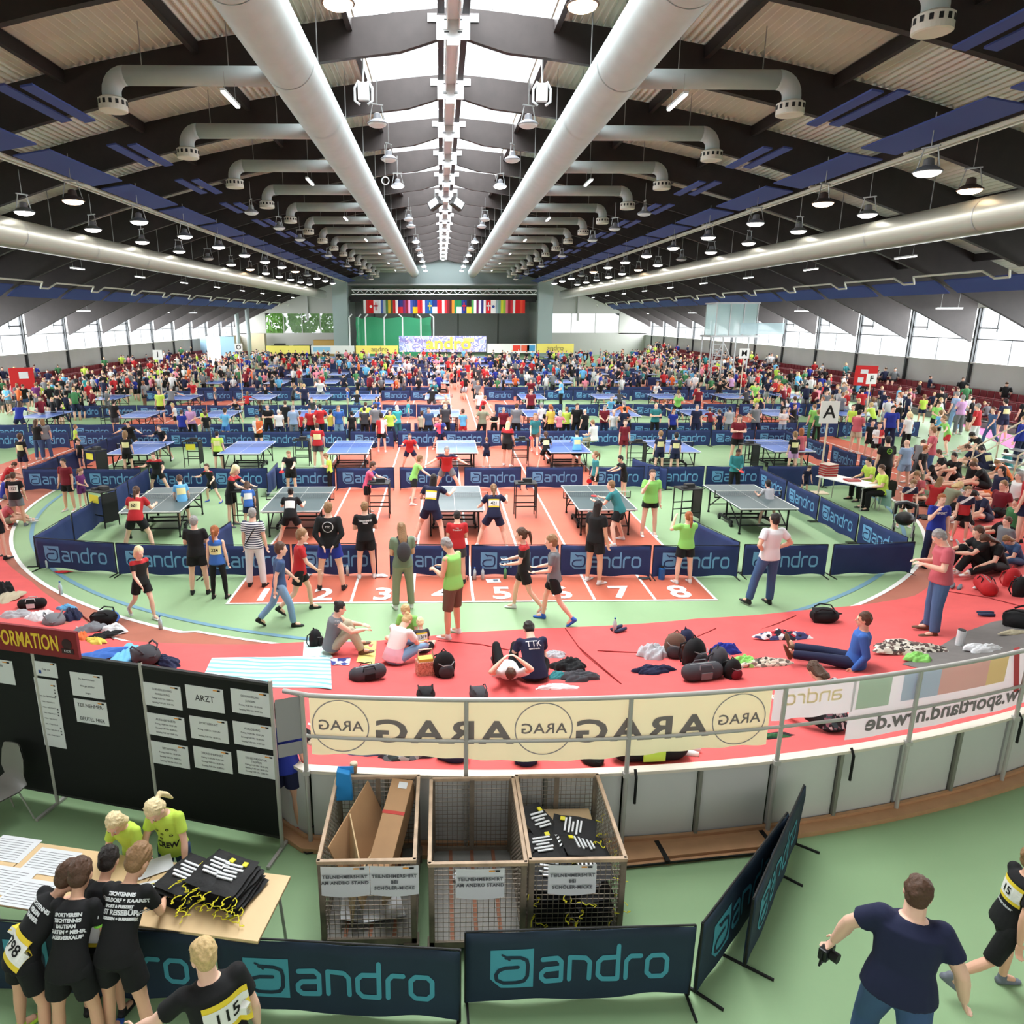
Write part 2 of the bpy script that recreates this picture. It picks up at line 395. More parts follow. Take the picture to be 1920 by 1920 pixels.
for s in (-1, 1):
    n = 500; vs = []; fs = []
    for i in range(n + 1):
        x = 2.95 + (30.9 - 2.95) * ((i // 2) * 2 + (.55 if i % 2 else 0)) / n; c = (i % 4); dz = (.06, .06, -.06, -.06)[c]; xx = XC + s * x
        z = zb(xx) + dep(xx) + .12 + dz
        vs += [(xx, -9, z), (xx, 120, z)]
    fs = [(2 * i, 2 * i + 1, 2 * i + 3, 2 * i + 2) for i in range(n)]
    m.add(vs, fs)
struct(m, 'ceiling', SHEET)
for s in (-1, 1):
    for x in (3.05, 7.6, 11.6, 16.2, 20.8, 25.4):
        m = MB(); xx = XC + s * x; z = zb(xx) + dep(xx) - .16
        m.box((xx, 55, z), (.16, 128, .36)); struct(m, 'beam_purlin', DARKW)
# glazing of the ridge skylight, its bars and the white steel of the ridge
m = MB()
for s in (-1, 1):
    m.add([(XC, -9, 15.0), (XC, 120, 15.0), (XC + s * 3, 120, 14.45), (XC + s * 3, -9, 14.45)], [(0, 1, 2, 3)])
sky = struct(m, 'window_skylight', GLASS)
m = MB()
for y in xs(-8, 119, 64): 
    for s in (-1, 1): m.bar((XC, y, 15.03), (XC + s * 3, y, 14.48), .04, .05)
tag(m.obj('skylight_bar', STEELW, sky), kind='structure')
m = MB(); m.box((XC, 56, 13.98), (.42, 126, .12)); m.box((XC - .17, 56, 13.8), (.03, 126, .26)); m.box((XC + .17, 56, 13.8), (.03, 126, .26))
struct(m, 'beam_ridge_channel', STEELW)
m = MB()
for s in (-1, 1):
    for Y in YF: m.box((XC + s * .36, Y - 3, 14.05), (.2, 4.9, .22))
struct(m, 'beam_ridge_trim', BLACK)
for Y in YF:
    m = MB(); m.box((XC, Y - .14, 13.72), (.98, .03, .62)); m.box((XC, Y - .17, 13.82), (.6, .03, .3)); m.box((XC - .62, Y - .14, 13.98), (.26, .03, .22)); m.box((XC + .62, Y - .14, 13.98), (.26, .03, .22))
    m.k = 1
    for dx in (-.2, .2):
        for dz in (-.16, .16): m.box((XC + dx, Y - .192, 13.76 + dz), (.14, .012, .035))
    m.k = 0; m.box((XC, Y - .12, 13.36), (.36, .1, .2))
    struct(m, 'beam_ridge_plate', [STEELW, BLACK])

# ---------------------------------------------------------------- side walls and their windows
wn = 0
PAD = M('wall_pad', (.50, .50, .49), rough=.8)
for s, xw in ((-1, -30.3), (1, 31.1)):
    m = MB(); m.box((xw + s * .12, 55, 1.45), (.24, 128, 2.9)); m.box((xw + s * .12, 55, 6.35), (.24, 128, .7)); m.box((xw, 55, 2.93), (.34, 128, .08))
    struct(m, 'wall_' + ('left' if s < 0 else 'right'), WALLG)
    for a, b in zip(YF[:-1], YF[1:]):
        wn += 1; r = empty('window_%d' % wn, (xw, (a + b) / 2, 0)); r['kind'] = 'structure'
        m = MB(); m.add([(s * .12, -2.9, 2.95), (s * .12, 2.9, 2.95), (s * .12, 2.9, 6.02), (s * .12, -2.9, 6.02)], [(0, 1, 2, 3)]); m.obj('pane', GLASS, r)
        m = MB(); m.box((0, 0, 4.28), (.06, 5.9, .05)); m.box((0, -2.92, 4.5), (.1, .08, 3.1)); m.box((0, 2.92, 4.5), (.1, .08, 3.1))
        m.box((0, 1.55, 5.35), (.05, .05, 1.3)); m.box((0, 2.2, 4.9), (.07, 1.35, .07)); m.box((0, .3, 3.6), (.03, .03, 1.3))
        m.obj('window_frame', M('win_frame', (.20, .21, .22), rough=.5), r)
    for Y in YF:
        m = MB(); m.box((xw - s * .1, Y, 3.0), (.16, .14, 6.0)); struct(m, 'column', M('column_grey', (.27, .28, .29), rough=.6))
# far end: recessed stage-like bay between two pillars, walls with windows at the sides
BACKG = M('bay_grey', (.60, .61, .61), rough=.9, var=.04)
PILL = M('pillar_blue_grey', (.62, .68, .68), rough=.7)
m = MB(); m.box((XC, 119, 5), (28, .3, 10)); m.box((-13.6, 113.5, 6), (.2, 11, 12)); m.box((14.2, 113.5, 6), (.2, 11, 12)); struct(m, 'wall_bay', BACKG)
m = MB(); m.box((XC, 113.9, 10.05), (28, 11, .2)); struct(m, 'ceiling_bay', BACKG)
m = MB()
for x in (-10.5, -4.2, 2.8, 9.2): m.box((x, 118.8, 5), (.25, .1, 10))
struct(m, 'trim_bay', M('bay_strip', (.42, .43, .43), rough=.8))
m = MB()
P = [(XC + x, zb(XC + x) + .9) for x in xs(-15.2, 15.2, 30)]
vs = [(x, 108.6, 9.9) for x, z in P] + [(x, 108.6, z) for x, z in P]; n = len(P)
m.add(vs, [(i, i + 1, n + i + 1, n + i) for i in range(n - 1)]); struct(m, 'wall_gable', M('gable_grey', (.44, .49, .49), rough=.9))
m = MB(); m.box((-14.35, 107.9, 5.5), (2.1, 1.6, 11)); m.box((15.1, 107.9, 5.5), (2.1, 1.6, 11)); struct(m, 'pillar', PILL)
WALLW = M('wall_pale', (.74, .74, .72), rough=.85)
for s, x0, x1 in ((-1, -30.4, -15.3), (1, 16.1, 31.2)):
    c = (x0 + x1) / 2; wd = x1 - x0
    m = MB(); m.box((c, 112, 1.6), (wd, .3, 3.2)); m.box((c, 112, 8.9), (wd, .3, 5.6))
    m.box((c - wd * .36 if s < 0 else c + wd * .36, 112, 4.6), (wd * .28, .3, 3.1)); struct(m, 'wall_back', WALLW)
    wn += 1; r = empty('window_%d' % wn, (0, 112, 0)); r['kind'] = 'structure'
    a, b = (-23.5, -15.3) if s < 0 else (16.1, 27)
    m = MB(); m.add([(a, .1, 3.2), (b, .1, 3.2), (b, .1, 6.1), (a, .1, 6.1)], [(0, 1, 2, 3)]); m.obj('pane', GLASS, r)
    m = MB(); m.box(((a + b) / 2, 0, 6.1), (b - a, .1, .1)); m.box(((a + b) / 2, 0, 3.2), (b - a, .1, .1))
    for t in xs(a, b, 3): m.box((t, 0, 4.65), (.12, .1, 2.9))
    m.obj('window_frame', WALLG, r)
    m = MB(); m.box((c + (3 if s < 0 else -3), 111.8, 8), (.3, .3, 6)); struct(m, 'trim_back', WALLG)
m = MB(); m.box((0, -9, 7.5), (63, .3, 15)); struct(m, 'wall_gallery', WALLG)
for i, (x, h, rr) in enumerate([(-27.5, 8, 2.6), (-22.3, 9.5, 2.6), (-17.1, 8.5, 2.6), (-11.9, 9, 2.6)]):
    r = empty('tree', (x, 121 + (i % 2), 0), 0, ['broad green tree outside the far window, first from the side wall', 'tallest green tree outside the far window', 'green tree outside between the window bars', 'green tree outside by the pale pillar'][i], 'tree')
    m = MB(); m.tube([(0, 0, 0), (0, 0, h * .6)], [.22, .12], 8); m.obj('trunk', M('bark', (.3, .24, .18)), r)
    m = MB()
    for k in range(420):
        a = random.uniform(0, 2 * PI); t = math.acos(random.uniform(-1, 1)); q = rr * random.uniform(.55, 1) ** .5
        c = Vector((q * math.sin(t) * math.cos(a), q * math.sin(t) * math.sin(a), h * .55 + q * math.cos(t))); R = Euler((random.uniform(0, 6), random.uniform(0, 6), 0)).to_matrix()
        m.add([c + R @ Vector(v) * .42 for v in ((-1, 0, 0), (0, -.6, .1), (1, 0, 0), (0, .6, .1))], [(0, 1, 2, 3)])
    m.obj('foliage', backlit('leaf', (.45, .62, .32), fac=.4), r)
# ================================================================ SERVICES UNDER THE ROOF
DL = ('over the', )
def side(x): return 'west' if x < XC else 'east'
for s in (-1, 1):
    xx = XC + s * 4.15
    r = empty('ventilation_duct', (xx, 0, 11.6), 0, 'large round pale grey main air duct hanging on the %s side of the ridge' % side(xx), 'duct')
    m = MB(); m.tube([(0, y, 0) for y in (-6, 10, 30, 50, 70, 90, 107.8)], .66, 40); m.obj('pipe', DUCT, r, smooth=True)
    for y in [5 * k for k in range(1, 21)]: m = MB(); m.tube([(0, y, 0), (0, y + .05, 0)], .672, 40, caps=False); m.obj('duct_seam', DUCT, r, smooth=True)
    for y in [4 + 6 * k for k in range(0, 17)]:
        for q in (-.45, .45): m = MB(); m.bar((q, y, .5), (q, y, 2.2), .025); m.obj('hanger', STEELG, r)
    xx = XC + s * 16.9
    r = empty('ventilation_duct', (xx, 0, 8.62), 0, 'large round shiny grey air duct running low along the %s side windows' % side(xx), 'duct')
    m = MB(); m.tube([(0, y, 0) for y in (-6, 10, 30, 50, 70, 90, 106)], .56, 40); m.obj('pipe', M('duct_shiny', (.60, .60, .56), rough=.36, metal=.45), r, smooth=True)
    for y in [6 * k for k in range(1, 17)]: m = MB(); m.tube([(0, y, 0), (0, y + .05, 0)], .572, 40, caps=False); m.obj('duct_seam', STEELG, r, smooth=True)
    for y in [3 + 6 * k for k in range(0, 17)]: m = MB(); m.bar((0, y, .5), (0, y, 2.4), .025); m.obj('hanger', STEELG, r)
ORD = ['first', 'second', 'third', 'fourth', 'fifth', 'sixth', 'seventh', 'eighth', 'ninth', 'tenth', 'eleventh', 'twelfth', 'thirteenth', 'fourteenth', 'fifteenth', 'sixteenth', 'seventeenth', 'eighteenth', 'nineteenth', 'twentieth'] + ['number %d' % k for k in range(21, 400)]
# branch ducts: horizontal pipe off the main duct, elbow, drop and a slotted outlet drum
def make_branch():
    r = empty('branch_duct'); m = MB()
    m.tube([(.4, 0, .12), (4.35, 0, .12)], .24, 24); m.obj('pipe', DUCT, r, smooth=True)
    m = MB(); pts = [(4.35, 0, .12)] + [(4.35 + .42 * math.sin(a), 0, .12 - .42 * (1 - math.cos(a))) for a in [PI / 12 * k for k in range(1, 7)]] + [(4.77, 0, -.45)]
    m.tube(pts, .245, 24); m.obj('elbow', DUCT, r, smooth=True)
    m = MB(); m.tube([(4.77, 0, -.40), (4.77, 0, -.46), (4.77, 0, -.74), (4.77, 0, -.76)], [.27, .37, .37, .33], 28)
    m.k = 1
    for k in range(14):
        a = 2 * PI * k / 14; R = Matrix.Rotation(a, 3, 'Z'); m.box(Vector((4.77, 0, -.56)) + R @ Vector((.368, 0, 0)), (.02, .075, .11), R)
    m.obj('outlet_drum', [M('drum', (.80, .80, .76), rough=.5), BLACK], r)
    m = MB(); m.bar((1.6, 0, .35), (1.6, 0, 1.6), .022); m.bar((3.9, 0, .35), (3.9, 0, 1.4), .022); m.obj('hanger', STEELG, r)
    return r
proto = make_branch(); index_kids(proto); first = True
for s in (-1, 1):
    for k in range(-1, 15):
        Y = 21.8 + 5.95 * k
        o = proto if first else copy_tree(proto); first = False
        o.location = (XC + s * 4.45, Y, 11.62); o.rotation_euler = (0, 0, 0 if s > 0 else PI)
        tag(o, 'grey branch duct with slotted drum outlet, %s along the %s main duct' % (ORD[k + 1], side(s)), 'duct', 'branch ducts of the main air ducts')
# blue acoustic panels and white double rails
def plank_panel(name, L, wdt, mat, t=.05):
    m = MB(); m.box((0, 0, 0), (wdt, L, t)); return m
pp = plank_panel('p', 5.3, 1.15, BLUEP).obj('acoustic_baffle', BLUEP, bevel=.01)
ps = plank_panel('p', 3.2, .3, BLUEP).obj('acoustic_strip', BLUEP)
pw = MB(); pw.box((0, 0, 0), (1.0, 5.4, .06), Matrix.Rotation(.0, 3, 'Y')); pw = pw.obj('acoustic_baffle', BLUEP)
used = set()
def put(o, loc, rot=(0, 0, 0)):
    if o.name in used: o = o.copy(); COL.objects.link(o)
    else: used.add(o.name)
    o.location = loc; o.rotation_euler = rot; used.add(o.name); return o
for s in (-1, 1):
    for k in range(-2, 14):
        Y = 27.3 + 6 * k; n = ORD[k + 2]
        tag(put(pp, (XC + s * 13.05, Y, 10.42), (0, s * .16, 0)), 'flat blue acoustic panel above the white rail, %s on the %s side' % (n, side(s)), 'panel', 'blue panels beside the rail')
        tag(put(pw, (XC + s * 24.3, Y, 6.95), (0, s * .62, 0)), 'tilted blue acoustic panel above the side windows, %s on the %s side' % (n, side(s)), 'panel', 'blue panels above the windows')
        for j, dx in enumerate((10.1, 10.75)):
            tag(put(ps, (XC + s * dx, Y - .6, 10.75), (0, s * .16, 0)), 'narrow blue strip of the %s pair on the %s side, %s one' % (n, side(s), ('inner', 'outer')[j]), 'strip', 'narrow blue strips under the roof')
    r = empty('ceiling_rail', (XC + s * 14.2, 0, 10.35), 0, 'long white double rail hanging below the blue panels, %s side' % side(s), 'rail')
    m = MB(); m.box((0, 54, 0), (.09, 112, .1)); m.obj('rail', M('rail_white', (.75, .75, .70), rough=.5), r)
    m = MB(); m.box((.24, 54, 0), (.09, 112, .1)); m.obj('rail', MC['rail_white'], r)
    m = MB()
    for k in range(-2, 15): m.box((.12, 24.3 + 6 * k, .09), (.5, .12, .08)); m.bar((.12, 24.3 + 6 * k, .1), (.12, 24.3 + 6 * k, .7), .03)
    m.obj('bracket', MC['rail_white'], r)
    r = empty('ceiling_pipe', (XC + s * 22, 0, 7.25), 0, 'thin pale service pipe under the %s eaves with kinks around the beams' % side(s), 'pipe')
    m = MB(); pts = []
    for k in range(-1, 14): pts += [(0, 24.9 + 6 * k, .1), (0, 29.4 + 6 * k, .1), (s * .35, 29.8 + 6 * k, -.2), (s * .35, 30.6 + 6 * k, -.2)]
    m.tube(pts, .05, 6); m.obj('pipe', MC['rail_white'], r)
# lamps
def emit(name, col, st):
    m = M(name, col, emit=st); return m
LAMPW = emit('lamp_white', (1, .98, .95), 9.); LAMPO = emit('lamp_warm', (1, .86, .70), 9.); TUBE = emit('tube_white', (1, 1, .98), 7.)
HOUS = M('lamp_housing', (.42, .43, .45), rough=.45); HOUSW = M('lamp_housing_white', (.80, .82, .83), rough=.45)
def make_highbay(lens, hous, sz=.30):
    r = empty('highbay_lamp'); m = MB(); m.tube([(0, 0, .0), (0, 0, .03), (0, 0, .13), (0, 0, .17), (0, 0, .34), (0, 0, .37)], [sz * 1.25, sz * 1.25, sz * .8, sz * .5, sz * .42, .06], 20)
    m.obj('lamp_housing', hous, r, smooth=False)
    m = MB(); m.tube([(0, 0, -.12), (0, 0, -.10), (0, 0, -.05), (0, 0, .01)], [sz * .3, sz * .7, sz * 1.05, sz * 1.15], 20); m.obj('lens', lens, r)
    m = MB(); m.bar((-sz, 0, .1), (-sz * .6, 0, .62), .025); m.bar((sz, 0, .1), (sz * .6, 0, .62), .025); m.box((0, 0, .64), (sz * 1.6, .06, .04)); m.bar((0, 0, .64), (0, 0, 1.5), .02)
    m.obj('bracket', STEELG, r); return r
hb = [make_highbay(LAMPW, HOUS), make_highbay(LAMPO, M('lamp_housing_dark', (.25, .2, .18))), make_highbay(HOUSW, HOUS)]
for q in hb: index_kids(q)
uh = [False] * 3
def lamp(kind, loc, label, group, sc=1.):
    o = copy_tree(hb[kind]) if uh[kind] else hb[kind]; uh[kind] = True
    o.location = loc; o.scale = (sc, sc, sc); o.rotation_euler = (0, 0, random.uniform(0, 3)); tag(o, label, 'lamp', group)
for s in (-1, 1):
    ip = [0, 0]
    for row, dx in enumerate((13.0, 16.2)):
        for k in range(-1, 13):
            Y = 21.3 + 5.6 * k + row * 2.8; kd = 1 if (k + row) % 7 == 1 else (2 if (k * 3 + row) % 11 == 5 else 0)
            lamp(kd, (XC + s * dx, Y, 9.35), '%s round high-bay lamp, %s in the %s row of the %s roof side' % (('lit white', 'warm lit', 'unlit grey')[kd], ORD[k + 1], ('inner', 'outer')[row], side(s)), 'high-bay lamps over the %s side' % side(s))
    for k, Y in enumerate((15.9, 24.8, 30, 35.8, 47.5, 51, 61, 68, 74, 82, 90, 98)):
        kd = (1, 2, 2, 0, 2, 2, 0, 2, 0, 0, 0, 0)[k]
        lamp(kd, (XC + s * 2.35, Y, 11.3), '%s lamp below the ridge, %s on its %s side' % (('lit white', 'glaring warm', 'unlit pale')[kd], ORD[k], side(s)), 'lamps beside the ridge', .85)
        if kd == 1: pass
    for k in range(12):
        o = None
        Y = 27.2 + 6 * k
        if k % 2 == 0 or k < 3:
            lamp(2, (XC + s * 9.2, Y + 9, 10.2), 'unlit grey floodlight between the blue strips, %s on the %s side' % (ORD[k], side(s)), 'unlit floodlights between the blue strips', .9)
def make_tube(L=1.5, hg=.6):
    r = empty('fluorescent_lamp'); m = MB(); m.box((0, 0, .06), (.12, L, .06)); m.obj('lamp_housing', HOUSW, r)
    m = MB(); m.box((0, 0, .015), (.09, L * .98, .035)); m.obj('tube', TUBE, r); m = MB(); m.bar((0, -.5, .08), (0, -.5, hg), .012); m.bar((0, .5, .08), (0, .5, hg), .012); m.obj('hanger', STEELG, r); return r
tbs = {}
def tube(loc, rz, label, group):
    key = round(loc[2], 1)
    if key in tbs: o = copy_tree(tbs[key])
    else: o = tbs[key] = make_tube(hg={11.0: .55, 8.1: 2.1}.get(key, 1.5 if key < 7 else 2.1)); index_kids(o)
    o.location = loc; o.rotation_euler = (0, 0, rz); tag(o, label, 'lamp', group)
for s in (-1, 1):
    for k in range(9):
        tube((XC + s * 5.9, 21.2 + 11.9 * k, 11.0), 0, 'thin lit tube lamp under the branch ducts, %s on the %s side' % (ORD[k], side(s)), 'tube lamps under the branch ducts') if k < 7 else None
        tube((XC + s * 20.3, 33.5 + 8.5 * k, 8.05), PI / 2 * 0 , 'lit tube lamp hanging below the big side duct, %s on the %s side' % (ORD[k], side(s)), 'tube lamps below the side ducts')
        tube((XC + s * 28.2, 41.5 + 6 * k * 1.4, 5.95), PI / 2, 'lit tube lamp before the side windows, %s on the %s side' % (ORD[k], side(s)), 'tube lamps before the windows')
# speakers and white boxes hanging at the ridge
for s in (-1, 1):
    r = empty('ceiling_heater', (XC + s * 2.75, 24.8, 12.2), 0, 'white box with two curved arms hanging at the ridge, %s one' % side(s), 'appliance')
    m = MB(); m.box((0, 0, 0), (.34, .2, .5)); m.obj('body', HOUSW, r, bevel=.02)
    for q in (-1, 1):
        m = MB(); m.tube([(q * .14, 0, .3), (q * .27, 0, .1), (q * .27, 0, -.25), (q * .12, 0, -.36)], .04, 8); m.obj('arm', HOUSW, r, smooth=True)
    m = MB(); m.bar((0, 0, .25), (0, 0, 1.5), .05); m.obj('hanger', STEELG, r)
    r = empty('loudspeaker', (XC + s * .75, 53, 13.0), s * .5, 'black loudspeaker hung below the ridge channel, %s one' % side(s), 'speaker')
    m = MB(); m.box((0, 0, 0), (.9, .5, .6), Matrix.Rotation(s * .5, 3, 'Y')); m.obj('body', M('spk', (.2, .2, .2), rough=.6), r, bevel=.03)
    m = MB(); m.box((0, -.27, 0), (.7, .03, .45), Matrix.Rotation(s * .5, 3, 'Y')); m.obj('grille', HOUSW, r)
    m = MB(); m.bar((0, 0, .2), (0, 0, .9), .04); m.obj('hanger', STEELG, r)
r = empty('hanging_ring', (XC - 2.4, 28.5, 10.3), 0, 'white gymnastics ring hanging from a cord at the ridge', 'ring')
m = MB(); m.tube([(.13 * math.cos(a), 0, .13 * math.sin(a)) for a in xs(0, 2 * PI, 16)], .02, 6); m.obj('ring', HOUSW, r)
m = MB(); m.bar((0, 0, .13), (0, 0, 1.2), .015); m.obj('cord', STEELG, r)
for s, row_x in ((-1, 14.6), (1, 14.6)): lamp_row_light(XC + s * row_x, 55, 84, 4200)

# ================================================================ FAR END
r = empty('truss', (XC, 107, 8.95), 0, 'long white lattice truss spanning the grey bay', 'truss')
for zz in (-.3, .3):
    m = MB(); m.bar((-13, 0, zz), (13.3, 0, zz), .12); m.obj('chord', STEELW, r)
m = MB()
for i in range(44): m.bar((-13 + i * .6, 0, -.3 if i % 2 else .3), (-12.4 + i * .6, 0, .3 if i % 2 else -.3), .06)
m.obj('web', STEELW, r)
r = empty('stage_curtain', (XC, 108.2, 0), 0, 'narrow black curtain bunched above the row of flags', 'curtain')
m = MB(); m.box((0, 0, 8.15), (27, .3, .5)); m.box((-12.6, 0, 7.95), (1.6, .35, .7)); m.box((12.6, 0, 7.95), (1.6, .35, .7)); m.obj('fabric', BLACK, r)
FL = [('white', 'red', 'v', 'white'), ((.85, .1, .12), (.85, .1, .12), 'crescent'), ((.9, .9, .92), (.8, .1, .2), 'cross'), ((.9, .92, .95), (.3, .4, .7), 'v'), ((.7, .75, .75), (.3, .5, .3), 'v'), ((.9, .75, .2), (.3, .35, .2), 'v'), ((.8, .1, .15), (.95, .95, .95), 'v'), ((.15, .2, .5), (.8, .1, .15), 'h3'), ((.5, .2, .45), (.6, .1, .2), 'v'), ((.9, .6, .75), (.3, .4, .75), 'v'), ((.1, .2, .5), (.95, .75, .1), 'h'), ((.8, .1, .15), (.8, .1, .15), ''), ((.95, .95, .95), (.2, .3, .65), 'v'), ((.1, .4, .65), (.95, .85, .2), 'cross'), ((.1, .2, .5), (.95, .95, .95), 'h3'), ((.85, .1, .15), (.85, .1, .15), ''), ((.95, .95, .95), (.8, .15, .2), 'v'), ((.5, .1, .15), (.3, .1, .1), 'v'), ((.95, .55, .15), (.1, .5, .3), 'v'), ((.1, .5, .3), (.95, .95, .95), 'h'), ((.1, .2, .5), (.85, .1, .15), 'cross'), ((.08, .08, .08), (.95, .8, .2), 'h3'), ((.3, .6, .3), (.95, .95, .95), 'v'), ((.5, .1, .35), (.9, .9, .95), 'v'), ((.2, .2, .5), (.9, .9, .9), 'v'), ((.85, .1, .15), (.95, .95, .95), 'cross'), ((.95, .95, .95), (.2, .3, .6), 'dot'), ((.6, .7, .75), (.5, .65, .6), 'v'), ((.85, .85, .2), (.6, .75, .3), 'v'), ((.9, .5, .55), (.6, .1, .2), 'v'), ((.8, .15, .2), (.95, .95, .95), 'v'), ((.85, .1, .12), (.85, .1, .12), ''), ((.9, .3, .2), (.85, .15, .1), 'v')]
for i in range(33):
    q = FL[i] if i else ((.9, .9, .9), (.75, .2, .2), 'v'); x = -10.7 + i * .705
    o = MB(); vs = []; fs = []
    for a in range(5):
        for b in range(6): vs.append((-.36 + .18 * a, .06 * math.sin(a * 1.9 + i), -1.85 * b / 5))
    fs = [(a * 6 + b, a * 6 + b + 1, a * 6 + b + 7, a * 6 + b + 6) for a in range(4) for b in range(5)]
    o.add(vs, fs); c0, c1, kd = q[0], q[1], q[2]
    if kd == 'v': mt = split('flag%d' % i, c1, c0, 0., axis=0)
    elif kd in ('h', 'h3'): mt = split('flag%d' % i, c0, c1, -.95, axis=2)
    else: mt = M('flag%d' % i, c0, rough=.8)
    o = o.obj('national_flag', mt); o.location = (x, 107.9, 7.9)
    m = MB()
    if kd == 'cross': m.box((0, -.09, -.9), (.14, .02, 1.1)); m.box((0, -.09, -.8), (.6, .02, .2))
    if kd in ('dot', 'crescent'): m.tube([(0, -.1, -.9), (0, -.07, -.9)], .2, 12)
    if m.v: m.obj('emblem', M('flge%d' % i, c1 if kd != 'crescent' else (.95, .95, .95)), o)
    CN = lambda c: min(dict(red=(.85, .1, .12), white=(.95, .95, .95), blue=(.15, .25, .55), yellow=(.9, .8, .2), green=(.2, .5, .3), black=(.08, .08, .08), orange=(.95, .55, .15), pink=(.9, .6, .7), purple=(.5, .15, .4), grey=(.65, .72, .75)).items(), key=lambda kv: sum((u - v) ** 2 for u, v in zip(kv[1], c)))[0]
    n0, n1 = CN(c0), CN(c1)
    tag(o, '%s flag hanging below the black curtain, %s from the %s pillar' % (n0 if n0 == n1 else n0 + ' and ' + n1, ORD[i if i < 17 else 32 - i], 'west' if i < 17 else 'east'), 'flag', 'flags hung across the bay')
# throwing cage
r = empty('throwing_cage', (-6.6, 104, 0), 0, 'green throwing net held by white bent posts in the grey bay', 'cage')
px = [-6.1, -5.0, -3.9, -1.4, 1.2, 3.8, 5.6]
for i, x in enumerate(px):
    m = MB(); yb = 1.5 if i in (0, 2) else 3; m.tube([(x, yb - 1.5, 0), (x, yb - 1.5, 5.5), (x + (.35 if x < 0 else -.5), yb - 1.2, 5.9)], .1, 8); m.obj('post', STEELW, r)
m = MB(); vs = []; fs = []
pts = [(-5.3, .5), (-4.6, 2), (-3.5, 3), (-1.4, 3.4), (1.2, 3.4), (3.6, 3), (5.2, .8)]
for i, (x, y) in enumerate(pts):
    for b in range(6): vs.append((x + (.1 if b % 2 else 0), y, .1 + b * 1.1 - (.3 if i % 2 and b == 5 else 0)))
fs = [(a * 6 + b, a * 6 + b + 1, a * 6 + b + 7, a * 6 + b + 6) for a in range(6) for b in range(5)]
m.add(vs, fs); m.obj('net', clear('net_green', (.25, .72, .52), .72, .8), r)
# banners at the far end
def flat_banner(name, x0, x1, y, z0, z1, mat, label):
    m = MB(); m.box(((x0 + x1) / 2, y, (z0 + z1) / 2), (x1 - x0, .06, z1 - z0)); o = m.obj(name, mat); o['label'] = label; o['category'] = 'banner'; return o
SPR = patch('spray_banner', [(.62, .68, .90), (.82, .85, .95), (.55, .60, .85), (.90, .88, .95), (.70, .78, .92)], .9, kind='noise')
b = flat_banner('banner', -5.8, 6.35, 103, .85, 3.0, SPR, 'wide blue and white sprayed banner with yellow lettering at the far end')
text('lettering', 'andro', 2.3, M('banner_yellow', (.93, .86, .35)), b, (1.1, 102.9, 1.95), (PI / 2, 0, 0), sx=1.15, bold=.06)
text('lettering', 'Kids Open', .9, M('banner_violet', (.55, .50, .80)), b, (-3.5, 102.9, 2.4), sx=1.1)
m = MB(); m.box((3.9, 102.92, 2.45), (1.5, .03, .5)); m.obj('emblem', M('banner_lime', (.85, .85, .55)), b)
YB = M('banner_pale_yellow', (.95, .88, .45)); WBN = M('banner_white', (.9, .9, .9))
b = flat_banner('banner', -11.8, -5.9, 102.8, .6, 1.7, YB, 'low yellow banner beside the sprayed banner on the net side')
text('lettering', 'andro', 1., M('bn_grey', (.55, .5, .35)), b, (-8.5, 102.7, 1.2))
b = flat_banner('banner', -18, -12, 102.8, .6, 1.7, WBN, 'low white and blue banner under the net cage')
m = MB(); m.box((-16.5, 102.75, 1.2), (2.4, .02, .6)); m.obj('emblem', M('bn_blue', (.55, .75, .88)), b)
b = flat_banner('banner', -24.2, -18.2, 102.8, .6, 1.7, YB, 'low yellow banner before the far window wall')
b = flat_banner('banner', 6.5, 13.3, 102.8, .7, 1.95, WBN, 'low white banner with red and blue blocks beside the sprayed banner')
for k, (x, c) in enumerate([(10.6, (.9, .25, .2)), (11.8, (.9, .4, .3)), (12.6, (.3, .6, .8))]):
    m = MB(); m.box((x, 102.75, 1.35), (1.1, .02, .8)); m.obj('emblem', M('bnc%d' % k, c), b)
b = flat_banner('banner', 13.4, 18.6, 102.8, .7, 1.95, YB, 'low yellow banner beside the east pillar')
text('lettering', 'andro', 1., MC['bn_grey'], b, (16, 102.7, 1.35))
def solid(name, label, cat, parts, loc=(0, 0, 0), rz=0):
    """parts: (name, material, [boxes (centre, size)])"""
    r = empty(name, loc, rz, label, cat)
    for pn, mt, bx in parts:
        m = MB()
        for c, d in bx: m.box(c, d)
        m.obj(pn, mt, r, bevel=.01)
    return r
BOXW = M('far_wood', (.78, .62, .35), rough=.7)
solid('storage_crate', 'ochre wooden storage crate before the far window', 'crate', [('body', BOXW, [((0, 0, 1.1), (3.1, 1.2, 2.2))]), ('lid', M('far_wood2', (.7, .55, .3)), [((0, 0, 2.25), (3.2, 1.3, .12))])], (-17.2, 110, 0))
solid('storage_crate', 'pale beige tall wooden crate in the far corner', 'crate', [('body', M('far_beige', (.80, .74, .62)), [((0, 0, 1.6), (2.2, 1.2, 3.2))]), ('trim', BOXW, [((-1.15, 0, 1.6), (.2, 1.3, 3.2))])], (-27, 110, 0))
solid('covered_cart', 'black covered equipment cart by the far window', 'cart', [('cover', BLACK, [((0, 0, .9), (2.4, 1.2, 1.3)), ((0, 0, 1.65), (1.5, 1, .3))]), ('wheel', BLACK, [((0, 0, .1), (2, .8, .2))])], (-23.6, 109, 0))
